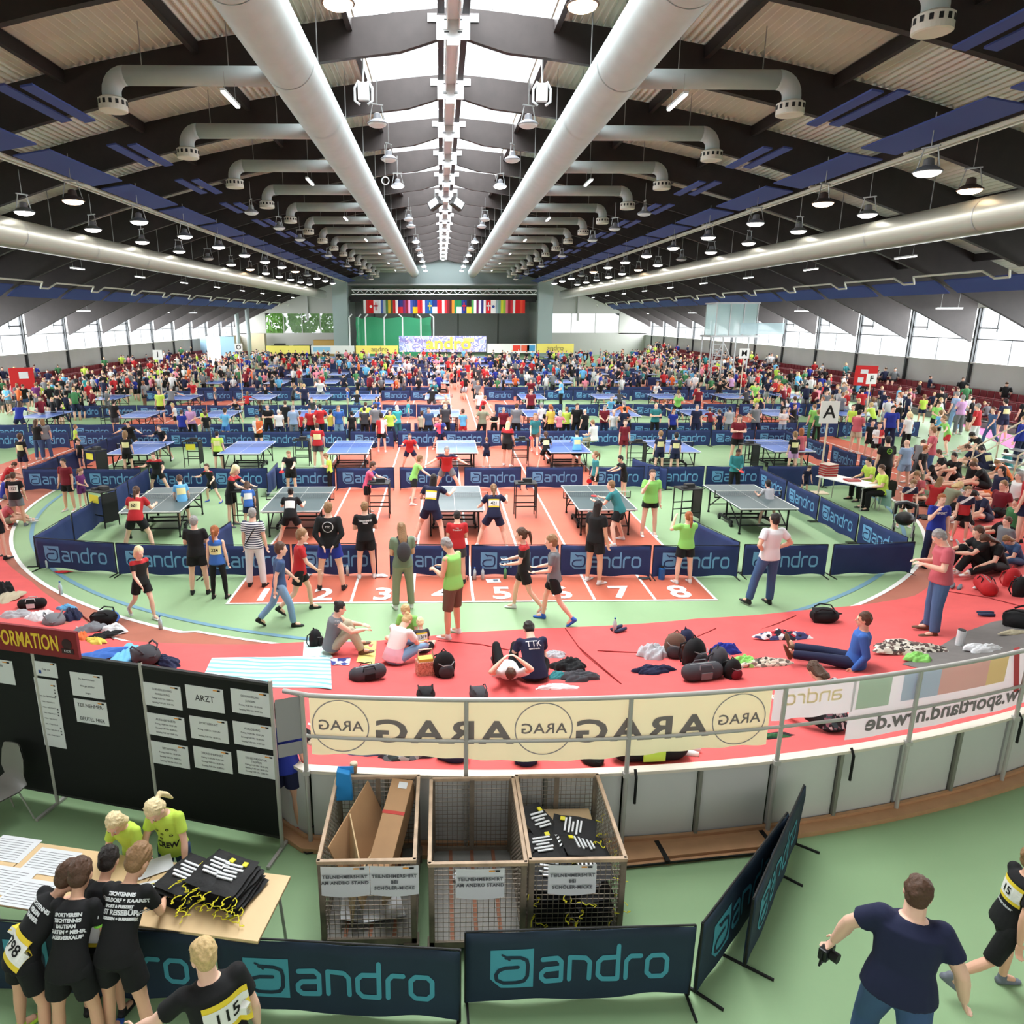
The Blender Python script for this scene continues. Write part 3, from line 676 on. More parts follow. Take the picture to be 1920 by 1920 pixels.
solid('cupboard', 'black low cupboard by the far window', 'cupboard', [('body', M('blk2', (.12, .12, .13)), [((0, 0, .8), (2.6, .8, 1.6))]), ('door', BLACK, [((-.65, -.42, .8), (1.2, .03, 1.4)), ((.65, -.42, .8), (1.2, .03, 1.4))])], (-20.3, 109, 0))
solid('projection_screen', 'tall white screen standing in the crowd before the side windows', 'screen', [('fabric', M('screen_white', (.97, .98, 1), rough=.6, emit=.5), [((0, 0, 2.2), (1.35, .06, 2.9))]), ('frame', STEELG, [((0, .05, .76), (1.45, .05, .06)), ((0, .05, 3.66), (1.45, .05, .06)), ((-.5, .05, .4), (.05, .05, .8)), ((.5, .05, .4), (.05, .05, .8))])], (-22.9, 75, 0))
solid('display_panel', 'pale blue display panel near the far corner', 'panel', [('panel', M('pale_blue', (.62, .76, .86)), [((0, 0, 2), (4.2, .08, 2.4))]), ('leg', STEELG, [((-1.8, 0, .4), (.06, .4, .8)), ((1.8, 0, .4), (.06, .4, .8))])], (-27.6, 92, 0))
for i, x in enumerate((-27.0, -25.6)):
    m = MB(); m.tube([(0, 0, 0), (0, 0, 7)], .28, 12); o = m.obj('vertical_pipe', DUCT, smooth=True); o.location = (x, 99.4, 0); tag(o, 'tall pale vertical pipe in the far corner, %s one' % ('window side', 'bay side')[i], 'pipe')
# cabin on its scaffold tower
r = empty('judge_cabin', (21.6, 55, 0), 0, 'glazed cabin on a steel scaffold tower above the crowd', 'cabin')
m = MB(); m.box((0, 0, 4.15), (3.6, 2.4, .14)); m.obj('platform', STEELG, r)
m = MB(); m.box((0, 0, 5.35), (3.0, 2.2, 2.3)); m.obj('glazing', clear('cabin_glass', (.72, .84, .84), .55, .15), r)
m = MB()
for x in (-1.5, -.5, .5, 1.5):
    for y in (-1.1, 1.1): m.bar((x, y, 4.2), (x, y, 6.5), .06)
m.box((0, 0, 6.5), (3.2, 2.4, .1)); m.obj('frame', STEELG, r)
m = MB()
for x, y in ((-1.6, -1.2), (-.9, -1.2), (-1.6, 1.2), (-.9, 1.2), (1.0, -1.2), (1.0, 1.2)): m.bar((x, y, 0), (x, y, 4.1), .08)
for z in [.4 * k for k in range(1, 10)]: m.bar((-1.6, -1.2, z), (-.9, -1.2, z), .05)
m.bar((-1.6, -1.2, .2), (-2.3, -1.2, 0), .05); m.bar((-.9, -1.2, 3.8), (-2.4, -1.2, 0), .05); m.bar((1., -1.2, .4), (-.9, -1.2, 3.8), .05); m.obj('scaffold', STEELG, r)
m = MB(); m.box((1.9, -1.22, 4.7), (3.2, .03, .8)); m.obj('railing', clear('cabin_rail', (.7, .82, .85), .5, .2), r)
# letter signs on poles
SIGNW = M('sign_white', (.92, .93, .92), rough=.6); INK = M('ink_black', (.06, .06, .06), rough=.7); TIMB = M('pale_timber', (.86, .80, .70), rough=.7)
def letter_sign(ch, x, y, zc, wd, ht, label):
    r = empty('letter_sign', (x, y, 0), 0, label, 'sign')
    m = MB(); m.box((0, .03, zc / 2), (.05, .03, zc)); m.obj('pole', TIMB, r)
    m = MB(); m.box((0, 0, zc), (wd, .025, ht)); m.obj('board', SIGNW, r, bevel=.005)
    text('lettering', ch, ht * .82, INK, r, (0, -.016, zc), bold=.008)
    m = MB(); m.box((0, 0, .02), (.5, .4, .04)); m.obj('base', TIMB, r)
letter_sign('A', 12.2, 22.4, 2.62, .60, .70, 'white letter A sign on a wooden pole by the umpires table')
letter_sign('F', 20.9, 35, 2.62, .5, .5, 'white letter F sign above the stand crowd')
letter_sign('M', 18.7, 45, 3.35, .62, .6, 'white letter M sign beside the scaffold tower')
letter_sign('I', -18, 47.2, 3.2, .6, .6, 'white letter I sign in the crowd before the side windows')
letter_sign('O', -13.2, 48.5, 3.6, .5, .5, 'white letter O sign in the far crowd')
# ================================================================ BARRIERS
CLN = M('barrier_cloth', (.135, .20, .385), rough=.75, var=.10, scale=2.5, bump=.3)
CLD = M('barrier_cloth_dark', (.105, .175, .245), rough=.75, var=.10, scale=2.5, bump=.3)
LGN = M('barrier_print', (.42, .63, .80), rough=.7); LGD = M('barrier_print_teal', (.27, .58, .66), rough=.7)
BL = 1.96
def rip(x, z): return .013 * math.sin(x * 5.1 + z * 3) * math.sin(x * 2.3 + 1) + .003 * math.sin(x * 13 + z * 7)
def cloth_mesh(L=BL, seed=0.):
    m = MB(); nx, nz = 36, 6; vs = []
    for sgn in (-1, 1):
        for i in range(nx + 1):
            for j in range(nz + 1):
                x = -L / 2 + L * i / nx; z = .045 + .685 * j / nz - (.02 * math.sin(PI * i / nx) if j == nz else 0)
                if j == 0: z -= .02 * math.sin(x * 6 + 1)
                vs.append((x, sgn * (.016 if j < nz else .004) - rip(x + seed, z), z))
    N = (nx + 1) * (nz + 1); fs = []
    for i in range(nx):
        for j in range(nz):
            q = i * (nz + 1) + j; fs.append((q, q + nz + 1, q + nz + 2, q + 1)); fs.append((N + q, N + q + 1, N + q + nz + 2, N + q + nz + 1))
        q = i * (nz + 1) + nz; fs.append((q, q + nz + 1, N + q + nz + 1, N + q))
    for i in (0, nx):
        for j in range(nz):
            q = i * (nz + 1) + j; fs.append((q, q + 1, N + q + 1, N + q))
    m.add(vs, fs); return m
def logo_mesh(mats, cloth, seed=0.):
    m = MB(); off = [.020]
    F = lambda v: Vector((v.x, -off[0] - rip(v.x + seed, v.y), v.y))
    def quad(poly):
        m.add([F(Vector((a, b, 0))) for a, b in poly], [tuple(range(len(poly)))])
    m.k = 0; X0, Z0, Wd, Hd = -.77, .19, .37, .38
    n = 16
    for i in range(n):
        a, b = X0 + Wd * i / n, X0 + Wd * (i + 1) / n; la = Z0 + max(0, .09 - (a - X0)) ; lb = Z0 + max(0, .09 - (b - X0))
        for q in range(6): quad([(a, la + (Z0 + Hd - la) * q / 6), (b, lb + (Z0 + Hd - lb) * q / 6), (b, lb + (Z0 + Hd - lb) * (q + 1) / 6), (a, la + (Z0 + Hd - la) * (q + 1) / 6)])
    m.k = 1; off[0] = .024
    G = lambda v: F(Vector((X0 + v.x * Wd, Z0 + v.y * Hd, 0)))
    strokes(m, [[(.36, .80), (.46, .80), (.70, .79), (.84, .72), (.87, .58), (.86, .30), (.78, .17), (.60, .14), (.30, .14), (.15, .22), (.13, .36), (.20, .48), (.34, .53), (.64, .54)]], .085, G, sub=.12)
    strokes(m, [[(.27, .88), (.36, .82), (.44, .74)]], .05, G)
    m.k = 0; off[0] = .0205; e_ = m; m = MB()
    word_andro(m, lambda v: F(Vector((-.33 + v.x * .80, .24 + v.y, 0))), .215, .048)
    return e_, m
def make_barrier(cm, lm, logo=True, seed=0., L=BL):
    r = empty('table_tennis_barrier'); c = cloth_mesh(L, seed).obj('cloth', cm, r, smooth=True)
    if logo: ea, eb = logo_mesh(None, cm, seed); ea.obj('emblem', [lm, cm], c); eb.obj('lettering', lm, c)
    m = MB(); h = L / 2
    for s in (-1, 1): m.tube([(s * h, .0, .02), (s * h, .0, .735)], .012, 6)
    m.tube([(-h, 0, .735), (h, 0, .735)], .009, 6); m.obj('frame', BLACK, r)
    for s in (-1, 1):
        f = MB(); f.bar((s * (h - .015), -.24, .012), (s * (h - .015), .24, .012), .02, .02); f.obj('foot', BLACK, r)
    index_kids(r); return r
PB = {}
def barrier(kind, a, b, label, group, flip=False):
    """from point a to point b; the printed side faces to the right of a->b turned (towards -y for a rising x)"""
    if kind not in PB: PB[kind] = make_barrier({'near': CLD}.get(kind, CLN), {'near': LGD}.get(kind, LGN), kind != 'plain', {'near': .7, 'mid2': 2.1}.get(kind, 0.)); o = PB[kind]
    else: o = copy_tree(PB[kind])
    a = Vector((a[0], a[1], 0)); b = Vector((b[0], b[1], 0)); d = b - a; o.location = (a + b) / 2; o.rotation_euler = (0, 0, math.atan2(d.y, d.x) + (PI if flip else 0)); o.scale = (max(.6, (d.length - .03) / BL), 1, 1)
    tag(o, label, 'barrier', group); return o
def row(xs_, y, name, kinds='mid', group=None, extra=''):
    for i, (a, b) in enumerate(xs_):
        ya, yb = (y, y) if not isinstance(y, list) else y[i]
        k = kinds if isinstance(kinds, str) else kinds[i]
        if k == 'mid' and i % 2: k = 'mid2'
        barrier(k, (a, ya), (b, yb), 'blue barrier %s, %s from the window side of %s' % ('with printed lettering' if k != 'plain' else 'without lettering', ORD[i], name), group or 'barriers of ' + name)
# the four in front of the crates
barrier('near', (-3.85, 4.92), (-1.86, 4.72), 'dark barrier with pale teal lettering behind the boys at the table', 'barriers before the crates')
barrier('near', (-1.83, 4.70), (.14, 4.53), 'dark barrier with teal lettering before the left and middle crates', 'barriers before the crates')
barrier('near', (.16, 4.70), (2.06, 4.73), 'dark barrier with teal lettering before the crate full of bags', 'barriers before the crates')
barrier('near', (2.1, 4.74), (3.44, 6.09), 'dark barrier angled away behind the crates, left of the leaning pair', 'barriers before the crates')
barrier('near', (2.62, 4.98), (3.82, 6.52), 'dark barrier angled away, right one of the leaning pair', 'barriers before the crates')
XA = [(-9.13, -7.18), (-7.15, -5.25), (-5.22, -3.30), (-3.27, -1.42), (-1.15, .60), (.63, 2.55), (2.58, 4.55), (4.58, 6.46), (6.58, 8.42), (8.52, 10.42)]
YA = [(15.62, 15.2), (15.18, 14.98), (14.98, 15.0), (15.0, 15.03), (15.0, 14.88), (14.88, 14.86), (14.86, 14.76), (14.76, 14.72), (14.8, 14.76), (14.76, 14.9)]
row(XA, YA, 'the first barrier row', ['mid'] * 9 + ['plain'])
XB = [(-13.67, -11.75), (-11.72, -9.82), (-9.55, -7.65), (-7.62, -5.70), (-5.45, -3.50), (-3.47, -1.55), (-1.38, .57), (.75, 2.65), (2.80, 4.70), (4.90, 6.75), (6.85, 8.75), (8.80, 10.72), (10.85, 12.75), (12.8, 14.8)]
row(XB, 23.3, 'the second barrier row', ['mid'] * 12 + ['plain'] * 2)
for i in range(4):
    barrier('plain', (-9.2 - .1 * i, 15.7 + 1.92 * i), (-9.3 - .1 * i, 17.58 + 1.92 * i), 'plain blue side barrier left of the first court row, %s from the front' % ORD[i], 'west side barriers of the first court row')
    barrier('mid', (10.45, 22.95 - 1.95 * i), (10.45, 21.05 - 1.95 * i), 'blue lettered side barrier right of the first court row, %s from the back' % ORD[i], 'east side barriers of the first court row')
    barrier('plain', (-13.62, 23.5 + 1.95 * i), (-13.6, 25.4 + 1.95 * i), 'plain blue side barrier left of the second court row, %s from the front' % ORD[i], 'west side barriers of the second court row')
    barrier('mid', (15.1, 31.1 - 1.95 * i), (15.0, 29.2 - 1.95 * i), 'blue lettered side barrier right of the second court row, %s from the back' % ORD[i], 'east side barriers of the second court row')
for (a, b, t) in [((-5.35, 15.1), (-5.1, 16.9), 'standing across the first row behind its second panel'), ((6.55, 14.95), (6.1, 16.8), 'standing across the first row behind its eighth panel'), ((-5.5, 22.3), (-5.58, 24.2), 'cutting through the second row near the slate table'), ((7.4, 22.9), (6.7, 24.7), 'slanting behind the second row near the umpire in green')]:
    barrier('plain', a, b, 'plain blue divider barrier ' + t, 'divider barriers')
def span(x0, x1, gap=(1.45, 3.05)):
    out = []; x = x0
    while x < x1 - 1:
        b = x + 1.95
        if b > gap[0] and x < gap[1]: x = gap[1]; b = x + 1.95
        out.append((x, b - .03)); x = b + (.12 if random.random() < .3 else 0)
    return out
row(span(-22, 16.5, (99, 100)), 31.2, 'the third barrier row')
row(span(-21, 22), 33.5, 'the fourth barrier row')
row(span(-21, 22), 41.0, 'the fifth barrier row')
row(span(-20, 22), 49.3, 'the sixth barrier row')
for y, nm in ((51.7, 'seventh'), (59.8, 'eighth'), (68, 'ninth'), (70.3, 'tenth'), (78.5, 'eleventh'), (86.7, 'twelfth')):
    row(span(-18 if y < 75 else -15, 19 if y < 75 else 15), y, 'the %s barrier row' % nm, 'plain')

# ================================================================ TABLES
SLATE = M('table_slate', (.30, .36, .37), rough=.45, spec=.35); TBLUE = M('table_blue', (.32, .44, .72), rough=.45, spec=.35)
def make_table(mt):
    r = empty('table_tennis_table')
    for s in (-1, 1):
        m = MB(); m.box((0, s * .687, .745), (1.525, 1.364, .03)); t = m.obj('tabletop', mt, r, bevel=.004)
        m = MB(); m.box((0, s * 1.360, .7612), (1.525, .024, .002)); m.box((.75, s * .687, .7612), (.024, 1.364, .002)); m.box((-.75, s * .687, .7612), (.024, 1.364, .002)); m.box((0, s * .687, .7611), (.006, 1.36, .002)); m.box((0, s * 1.372, .745), (1.53, .004, .02))
        m.obj('edge_line', WHITEL, t)
        for q in (-1, 1):
            m = MB(); m.bar((q * .62, s * 1.12, .73), (q * .62, s * 1.12, .06), .035); m.box((q * .62, s * 1.12, .03), (.05, .05, .05)); m.obj('leg', BLACK, r)
        m = MB(); m.bar((-.62, s * 1.12, .25), (.62, s * 1.12, .25), .03); m.box((-.7, s * .69, .715), (.03, 1.3, .035)); m.box((.7, s * .69, .715), (.03, 1.3, .035)); m.box((0, s * 1.3, .715), (1.4, .03, .035))
        m.bar((-.62, s * .25, .7), (-.62, s * 1.1, .2), .025); m.bar((.62, s * .25, .7), (.62, s * 1.1, .2), .025); m.obj('under_frame', BLACK, r)
    m = MB(); m.box((-.55, 0, .14), (.06, .9, .05)); m.box((.55, 0, .14), (.06, .9, .05)); m.box((0, .2, .2), (1.1, .04, .04)); m.box((0, -.2, .2), (1.1, .04, .04)); m.bar((-.55, 0, .15), (-.55, 0, .7), .04); m.bar((.55, 0, .15), (.55, 0, .7), .04); m.obj('undercarriage', BLACK, r)
    for q in (-1, 1):
        for s in (-1, 1):
            m = MB(); m.tube([(q * .57 - .025, s * .42, .07), (q * .57 + .025, s * .42, .07)], .07, 14); m.obj('wheel', BLACK, r)
    nt = empty('net'); nt.parent = r
    m = MB()
    for z in [.775 + .018 * k for k in range(8)]: m.box((0, 0, z), (1.82, .002, .003))
    for k in range(92): m.box((-.91 + .02 * k, 0, .838), (.003, .002, .14))
    m.obj('mesh', M('net_dark', (.12, .14, .16), rough=.9), nt)
    m = MB(); m.box((0, 0, .908), (1.83, .006, .014)); m.obj('net_tape', WHITEL, nt)
    for q in (-1, 1):
        m = MB(); m.box((q * .915, 0, .83), (.02, .025, .17)); m.box((q * .84, 0, .73), (.16, .04, .03)); m.obj('net_post', BLACK, nt)
    index_kids(r); return r
tslate = make_table(SLATE); tblue = make_table(TBLUE); us = ub = False
def table(x, y, kind, label, group, rz=0.):
    global us, ub
    if kind == 's': o = copy_tree(tslate) if us else tslate; us = True
    else: o = copy_tree(tblue) if ub else tblue; ub = True
    o.location = (x, y, 0); o.rotation_euler = (0, 0, rz); tag(o, label, 'table', group)
for i, x in enumerate((-7.45, -3.83, .34, 4.25, 8.42)):
    table(x, 19.05, 's', 'dark slate table tennis table in the first court row, %s from the window side' % ORD[i], 'slate tables of the first court row', (.06, 0, 0, 0, .0)[i])
for i, x in enumerate((-11.3, -7.3, -3.42, .58, 4.72, 8.72, 12.95)):
    table(x, 27.1, 'b', 'blue table tennis table in the second court row, %s from the window side' % ORD[i], 'blue tables of the second court row')
TR = {36.9: [-20, -15.2, -11.2, -7.2, -3.6, .2, 5.0, 9.2, 13.2, 17.2, 20.8], 44.9: [-20.3, -15.8, -11, -7.6, -4.6, -.2, 5.6, 10.2, 13.9, 18, 21.8]}
for y in (55.6, 63.8, 74.2, 82.4, 90.5): TR[y] = [x + random.uniform(-.3, .3) for x in ((-17, -12.6, -8.6, -4.4, -.4, 5, 9.2, 13.4, 17.6) if y < 80 else (-13, -8.6, -4.4, -.4, 5, 9.2, 13.4))]
for j, (y, X) in enumerate(sorted(TR.items())):
    for i, x in enumerate(X): table(x, y, 'b', 'blue table tennis table in the %s court row, %s from the window side' % (ORD[j + 2], ORD[i]), 'blue tables of the %s court row' % ORD[j + 2])
# umpire counters with yellow number cards, ball stands
YCARD = M('card_yellow', (.90, .86, .25), rough=.7); MESHB = M('counter_black', (.09, .10, .10), rough=.6)
def counter(x, y, rz, label, card=None):
    r = empty('umpire_stand', (x, y, 0), rz, label, 'stand', 'umpire stands')
    m = MB(); m.box((0, 0, .99), (.62, .5, .03)); m.obj('top', MESHB, r, bevel=.005)
    for a in (-.29, .29):
        for b in (-.22, .22):
            m = MB(); m.box((a, b, .49), (.025, .025, .98)); m.obj('leg', MESHB, r)
    m = MB(); m.box((.3, 0, .55), (.015, .44, .8)); m.box((0, .22, .55), (.6, .02, .03)); m.box((0, -.22, .35), (.6, .02, .03)); m.box((0, .22, .35), (.6, .02, .03)); m.obj('side_panel', MESHB, r)
    if card:
        m = MB(); m.box((0, -.005, .80), (.36, .006, .22), None); c = m.obj('number_card', YCARD, r); c.rotation_euler = (0, 0, PI / 2 if card == 'x' else 0); c.location = (.31, 0, 0) if card == 'x' else (.0, -.24, 0)
    m = MB(); m.box((.05, .05, 1.05), (.26, .16, .1)); m.box((-.15, -.08, 1.03), (.16, .12, .04)); m.obj('score_board', M('scorebox', (.2, .2, .2)), r)
    return r
def at2(px, py, h=0): q = W(px, py, h); return q.x, q.y
for px, py, rz, card, lb in [(198, 985, -.5, 'y', 'black umpire stand with yellow card at the blue side barrier'), (185, 895, -.5, 'y', 'black umpire stand with yellow card before the second row table'), (365, 875, 0, 'y', 'black umpire stand with yellow card between the two blue tables'), (712, 968, 0, None, 'black umpire stand with white cloth on the red lanes'), (984, 968, 0, None, 'black umpire stand with a black box on the red lanes'), (1285, 980, .2, None, 'black umpire stand with a bag on the green floor'), (463, 985, 0, None, 'black umpire stand before the child in blue'), (568, 872, 0, None, 'black umpire stand left of the umpire in red'), (975, 872, 0, None, 'black umpire stand beside the tall girl in black'), (1192, 878, 0, None, 'black umpire stand beside the girl in maroon'), (1400, 882, .2, None, 'black umpire stand by the last blue table'), (205, 800, 0, None, 'brown umpire stand in the third court row'), (1480, 800, .1, None, 'dark umpire stand before the white shirted man')]:
    x, y = at2(px, py); counter(x, y, rz, lb, card)

# ================================================================ FENCE ROUND THE CURVE
def V3(z): return Vector((0, 0, z))
PANEL = M('fence_panel', (.80, .80, .79), rough=.5, var=.03, scale=1.5); PLY = M('rim_wood', (.76, .58, .43), rough=.6, var=.08, scale=5)
POST = M('fence_steel', (.72, .71, .69), rough=.4, metal=.15); RIMW = M('rim_white', (.86, .82, .76), rough=.6)
def arc(phi, r=17.95, z=0.):
    r -= cut(phi)
    return Vector((TC[0] + r * math.sin(phi), TC[1] - r * math.cos(phi), z))
PH0, DPH = -.1250, .0927
def arcbox(m, p0, p1, r0, r1, z0, z1, n=6):
    vs = []
    for i in range(n + 1):
        a = p0 + (p1 - p0) * i / n
        for r, z in ((r0, z0), (r1, z0), (r1, z1), (r0, z1)): vs.append(arc(a, r, z))
    fs = []
    for i in range(n):
        for k in range(4): fs.append((i * 4 + k, i * 4 + (k + 1) % 4, (i + 1) * 4 + (k + 1) % 4, (i + 1) * 4 + k))
    fs += [(0, 3, 2, 1), tuple(n * 4 + k for k in range(4))]; m.add(vs, fs)
r = empty('track_wall', (0, 0, 0), 0, 'curved wall of white panels with wooden rim closing the banked track', 'wall')
r['kind'] = 'structure'
rim = MB(); arcbox(rim, -1.1, 1.1, 17.91, 18.02, .87, .905, 120); rim.obj('rim', RIMW, r)
rim = MB(); arcbox(rim, -1.1, 1.1, 17.93, 18.17, 0, .055, 120); arcbox(rim, -1.1, 1.1, 17.99, 18.03, .055, .09, 120); rim.obj('base_board', PLY, r)
for i in range(-14, 22):
    a = PH0 + DPH / 2 * i
    m = MB(); arcbox(m, a + .0012, a + DPH / 2 - .0012, 17.93, 17.97, .06, .872, 3); m.obj('panel', PANEL, r)
    if i % 2:
        m = MB(); p = arc(a, 18.0); m.bar(p + Vector((0, 0, .06)), p + Vector((0, 0, .87)), .05, .035); m.obj('batten', M('batten', (.50, .50, .46), rough=.5), r)
    if i % 3 == 1 and i > 2:
        m = MB(); p = arc(a + .006, 18.0); q = arc(a + .006, 18.05); m.tube([p + Vector((0, 0, .93)), q + Vector((0, 0, .86)), q + Vector((0, 0, .55))], .016, 6); m.obj('strap', BLACK, r)
r = empty('railing', (0, 0, 0), 0, 'steel tube railing along the top of the curved track wall', 'railing')
for i in range(0, 11):
    a = PH0 + DPH * i; p = arc(a, 18.04)
    m = MB(); m.tube([p + Vector((0, 0, .02)), p + Vector((0, 0, 1.8))], .024, 10); m.box(p + Vector((0, 0, .9)), (.07, .06, .05)); m.obj('post', POST, r)
for z, rr, nm in ((1.80, .026, 'top_rail'), (1.33, .019, 'middle_rail')):
    m = MB(); m.tube([arc(PH0 - .012 + DPH * 10 * k / 60, 18.04, z) for k in range(61)], rr, 8); m.obj(nm, POST, r, smooth=True)
def bent(name, me_src, mat, parent, phi, z, r, sx=1., mirror=True, lift=0.):
    me = me_src.copy()
    for v in me.vertices:
        a = phi + (-1 if mirror else 1) * v.co.x * sx / r; p = arc(a, r + lift, z + v.co.y); v.co = p
    me.materials.append(mat); o = bpy.data.objects.new(name, me); COL.objects.link(o); o.parent = parent; return o
def sheet(m, a0, a1, z0f, z1f, r, n=40, k=5, wav=.012):
    vs = []
    for i in range(n + 1):
        a = a0 + (a1 - a0) * i / n
        for j in range(k + 1):
            z0, z1 = z0f(i / n), z1f(i / n); z = z0 + (z1 - z0) * j / k
            vs.append(arc(a, r + wav * math.sin(i * .8) * (1 - j / k), z))
    m.add(vs, [(i * (k + 1) + j, (i + 1) * (k + 1) + j, (i + 1) * (k + 1) + j + 1, i * (k + 1) + j + 1) for i in range(n) for j in range(k)])
def phx(px, z=1.5, it=6):
    p = W(px, 1300, z); a = math.atan2(p.x - TC[0], 17.95)
    for _ in range(30):
        q = arc(a, 18.0, z); u, v = proj(q); a += (px - u) / 4200.
    return a
YEL = backlit('fence_banner_yellow', (.95, .92, .75), fac=.3); GRB = backlit('fence_banner_grey', (.84, .84, .84)); INKG = M('fence_ink_grey', (.63, .61, .61), rough=.8); YPALE = backlit('fence_pale_yellow', (.96, .90, .74))
a0, a1 = phx(580), phx(1446)
r = empty('fence_banner', (0, 0, 0), 0, 'yellow banner with grey circles and letters seen from behind on the railing', 'banner')
m = MB(); sheet(m, a0, a1, lambda t: 1.08 + .03 * math.sin(t * 9), lambda t: 1.785, 17.98, 90); m.obj('cloth', YEL, r, smooth=True)
def circle_mesh(R, wdt):
    m = MB(); n = 48; vs = []
    for k in range(n):
        a = 2 * PI * k / n; vs += [(math.cos(a) * (R - wdt), math.sin(a) * (R - wdt), 0), (math.cos(a) * R, math.sin(a) * R, 0)]
    m.add(vs, [(2 * k, 2 * k + 1, (2 * k + 3) % (2 * n), (2 * k + 2) % (2 * n)) for k in range(n)]); return m.mesh('ring')
for px in (638, 1020, 1387):
    a = phx(px); bent('emblem', circle_mesh(.30, .012), INKG, r, a, 1.44, 18.0, 1.0)
    bent('lettering', text_mesh('ARAG', .165, .0004, 1.05, .002), INKG, r, a, 1.44, 18.0, 1.05)
for px in (830, 1205): bent('lettering', text_mesh('ARAG', .36, .0004, 1.15, .009), INKG, r, phx(px), 1.39, 18.0, 1.36)
b0, b1 = phx(1450), phx(1604)
r = empty('fence_banner', (0, 0, 0), 0, 'short grey banner seen from behind beside the yellow banner', 'banner')
m = MB(); sheet(m, b0, b1, lambda t: 1.37, lambda t: 1.785, 17.98, 20); m.obj('cloth', GRB, r, smooth=True)
m = MB(); word_andro(m, lambda v: Vector((v.x - .30, v.y - .06, 0)), .105, .024); bent('lettering', m.mesh('w'), YPALE, r, (b0 + b1) / 2, 1.62, 18.0, 1.0)
c0, c1 = phx(1598), phx(1600) + .62
r = empty('fence_banner', (0, 0, 0), 0, 'white banner with coloured blocks and web address seen from behind', 'banner')
m = MB(); sheet(m, c0, c1, lambda t: 1.02 if t < .25 else .98, lambda t: 1.785, 17.975, 90); m.obj('cloth', GRB, r, smooth=True)
for (u0, u1, z0, z1, cn, cc) in [(1606, 1668, 1.40, 1.76, 'fb_green', (.74, .83, .74)), (1690, 1760, 1.42, 1.77, 'fb_blue', (.74, .80, .86)), (1760, 1850, 1.42, 1.77, 'fb_coral', (.92, .74, .70)), (1850, 1885, 1.42, 1.77, 'fb_gold', (.93, .83, .60))]:
    m = MB(); sheet(m, phx(u0), phx(u1), lambda t: z0, lambda t: z1, 18.0, 14, 3, 0.); m.obj('colour_block', backlit(cn, cc), r)
m = MB(); m.add([(x, y, 0) for x, y in ((-.5, .35), (-.3, .35), (.3, -.35), (.12, -.35))], [(0, 1, 2, 3)])
bent('lettering', text_mesh('www.sportland.nrw.de', .27, .0004, 1.0, .008), INKG, r, phx(1600) + 1.55 / 17.95, 1.20, 18.0, 1.08)
bent('colour_block', text_mesh('/', .8, .0004, 1., .02), backlit('fb_red', (.85, .45, .45)), r, phx(1905), 1.5, 18.0, 1.)
# grey end cloth between the notice boards and the yellow banner
r = empty('fence_banner', (0, 0, 0), 0, 'plain grey cloth on the railing next to the notice boards', 'banner')
m = MB(); e0, e1 = Vector((-1.69, 6.53, 0)), arc(PH0, 18.02)
for z0, z1 in ((1.30, 1.785), (1.12, 1.27)): m.add([e0 + V3(z0), e1 + V3(z0), e1 + V3(z1), e0 + V3(z1)], [(0, 1, 2, 3)])
m.obj('cloth', M('end_cloth_grey', (.60, .60, .60), rough=.85), r)
# wooden step at the foot of the wall
r = empty('wooden_step', (2.69, 6.385, 0), .115, 'low wooden step with black straps at the foot of the track wall', 'step')
m = MB(); m.box((0, .035, .03), (1.72, .19, .06)); m.box((0, -.09, .015), (1.72, .05, .03)); m.obj('board', PLY, r, bevel=.004)
m = MB(); m.box((-.38, .02, .062), (.05, .3, .008)); m.box((.82, .02, .062), (.05, .3, .008)); m.box((0, -.12, .03), (1.74, .015, .02)); m.obj('strap', BLACK, r)

# ================================================================ NOTICE BOARDS
FELT = M('board_felt', (.085, .095, .09), rough=.95); PAPER = M('paper', (.86, .87, .88), rough=.6); INK2 = M('ink_soft', (.36, .36, .38), rough=.8); MAROON = M('sign_maroon', (.50, .12, .15), rough=.6); GOLD = M('sign_gold', (.93, .78, .25), rough=.6)
BP = [Vector((-1.72, 6.55, 0)), Vector((-3.18, 6.98, 0)), Vector((-4.50, 7.34, 0)), Vector((-6.0, 7.78, 0))]
for i, nm in enumerate(('right', 'middle', 'outer')):
    a, b = BP[i + 1], BP[i]; d = b - a; L = d.length; rz = math.atan2(d.y, d.x)
    r = empty('notice_board', a, rz, ['black notice board with nine white sheets beside the yellow banner', 'black notice board with long list sheets, middle one of three', 'black notice board behind the grey chair, cut by the picture edge'][i], 'board', 'black notice boards')
    m = MB(); m.box((L / 2, 0, 1.05), (L - .04, .035, 1.78)); m.obj('panel', FELT, r)
    m = MB(); m.box((L / 2, 0, 1.95), (L, .04, .03)); m.box((L / 2, 0, .15), (L, .04, .03)); m.obj('frame', M('board_frame', (.16, .16, .16)), r)
    for q, x in enumerate((L,) if i else (L, 0.0)):
        if i == 0 and q == 1: x = 0
        m = MB(); m.tube([(x, -.01, 0.02), (x, -.01, 2.0)], .022, 10); m.obj('post', POST, r)
        m = MB(); m.bar((x, -.32, .02), (x, .25, .02), .035, .03); m.obj('foot', POST, r)
def on_board(px, py):
    """point on the board plane under a photo position -> (board index, local x, z)"""
    d = ray(px, py)
    for i in range(3):
        a, b = BP[i + 1], BP[i]; e = (b - a).normalized(); n = Vector((e.y, -e.x, 0))
        t = (a - Vector((0, 0, HCAM)) + Vector((0, 0, 0))).dot(n) / d.dot(n); p = Vector((0, 0, HCAM)) + d * t; x = (p - a).dot(e)
        if x >= -.02 or i == 2: return i, x, p.z
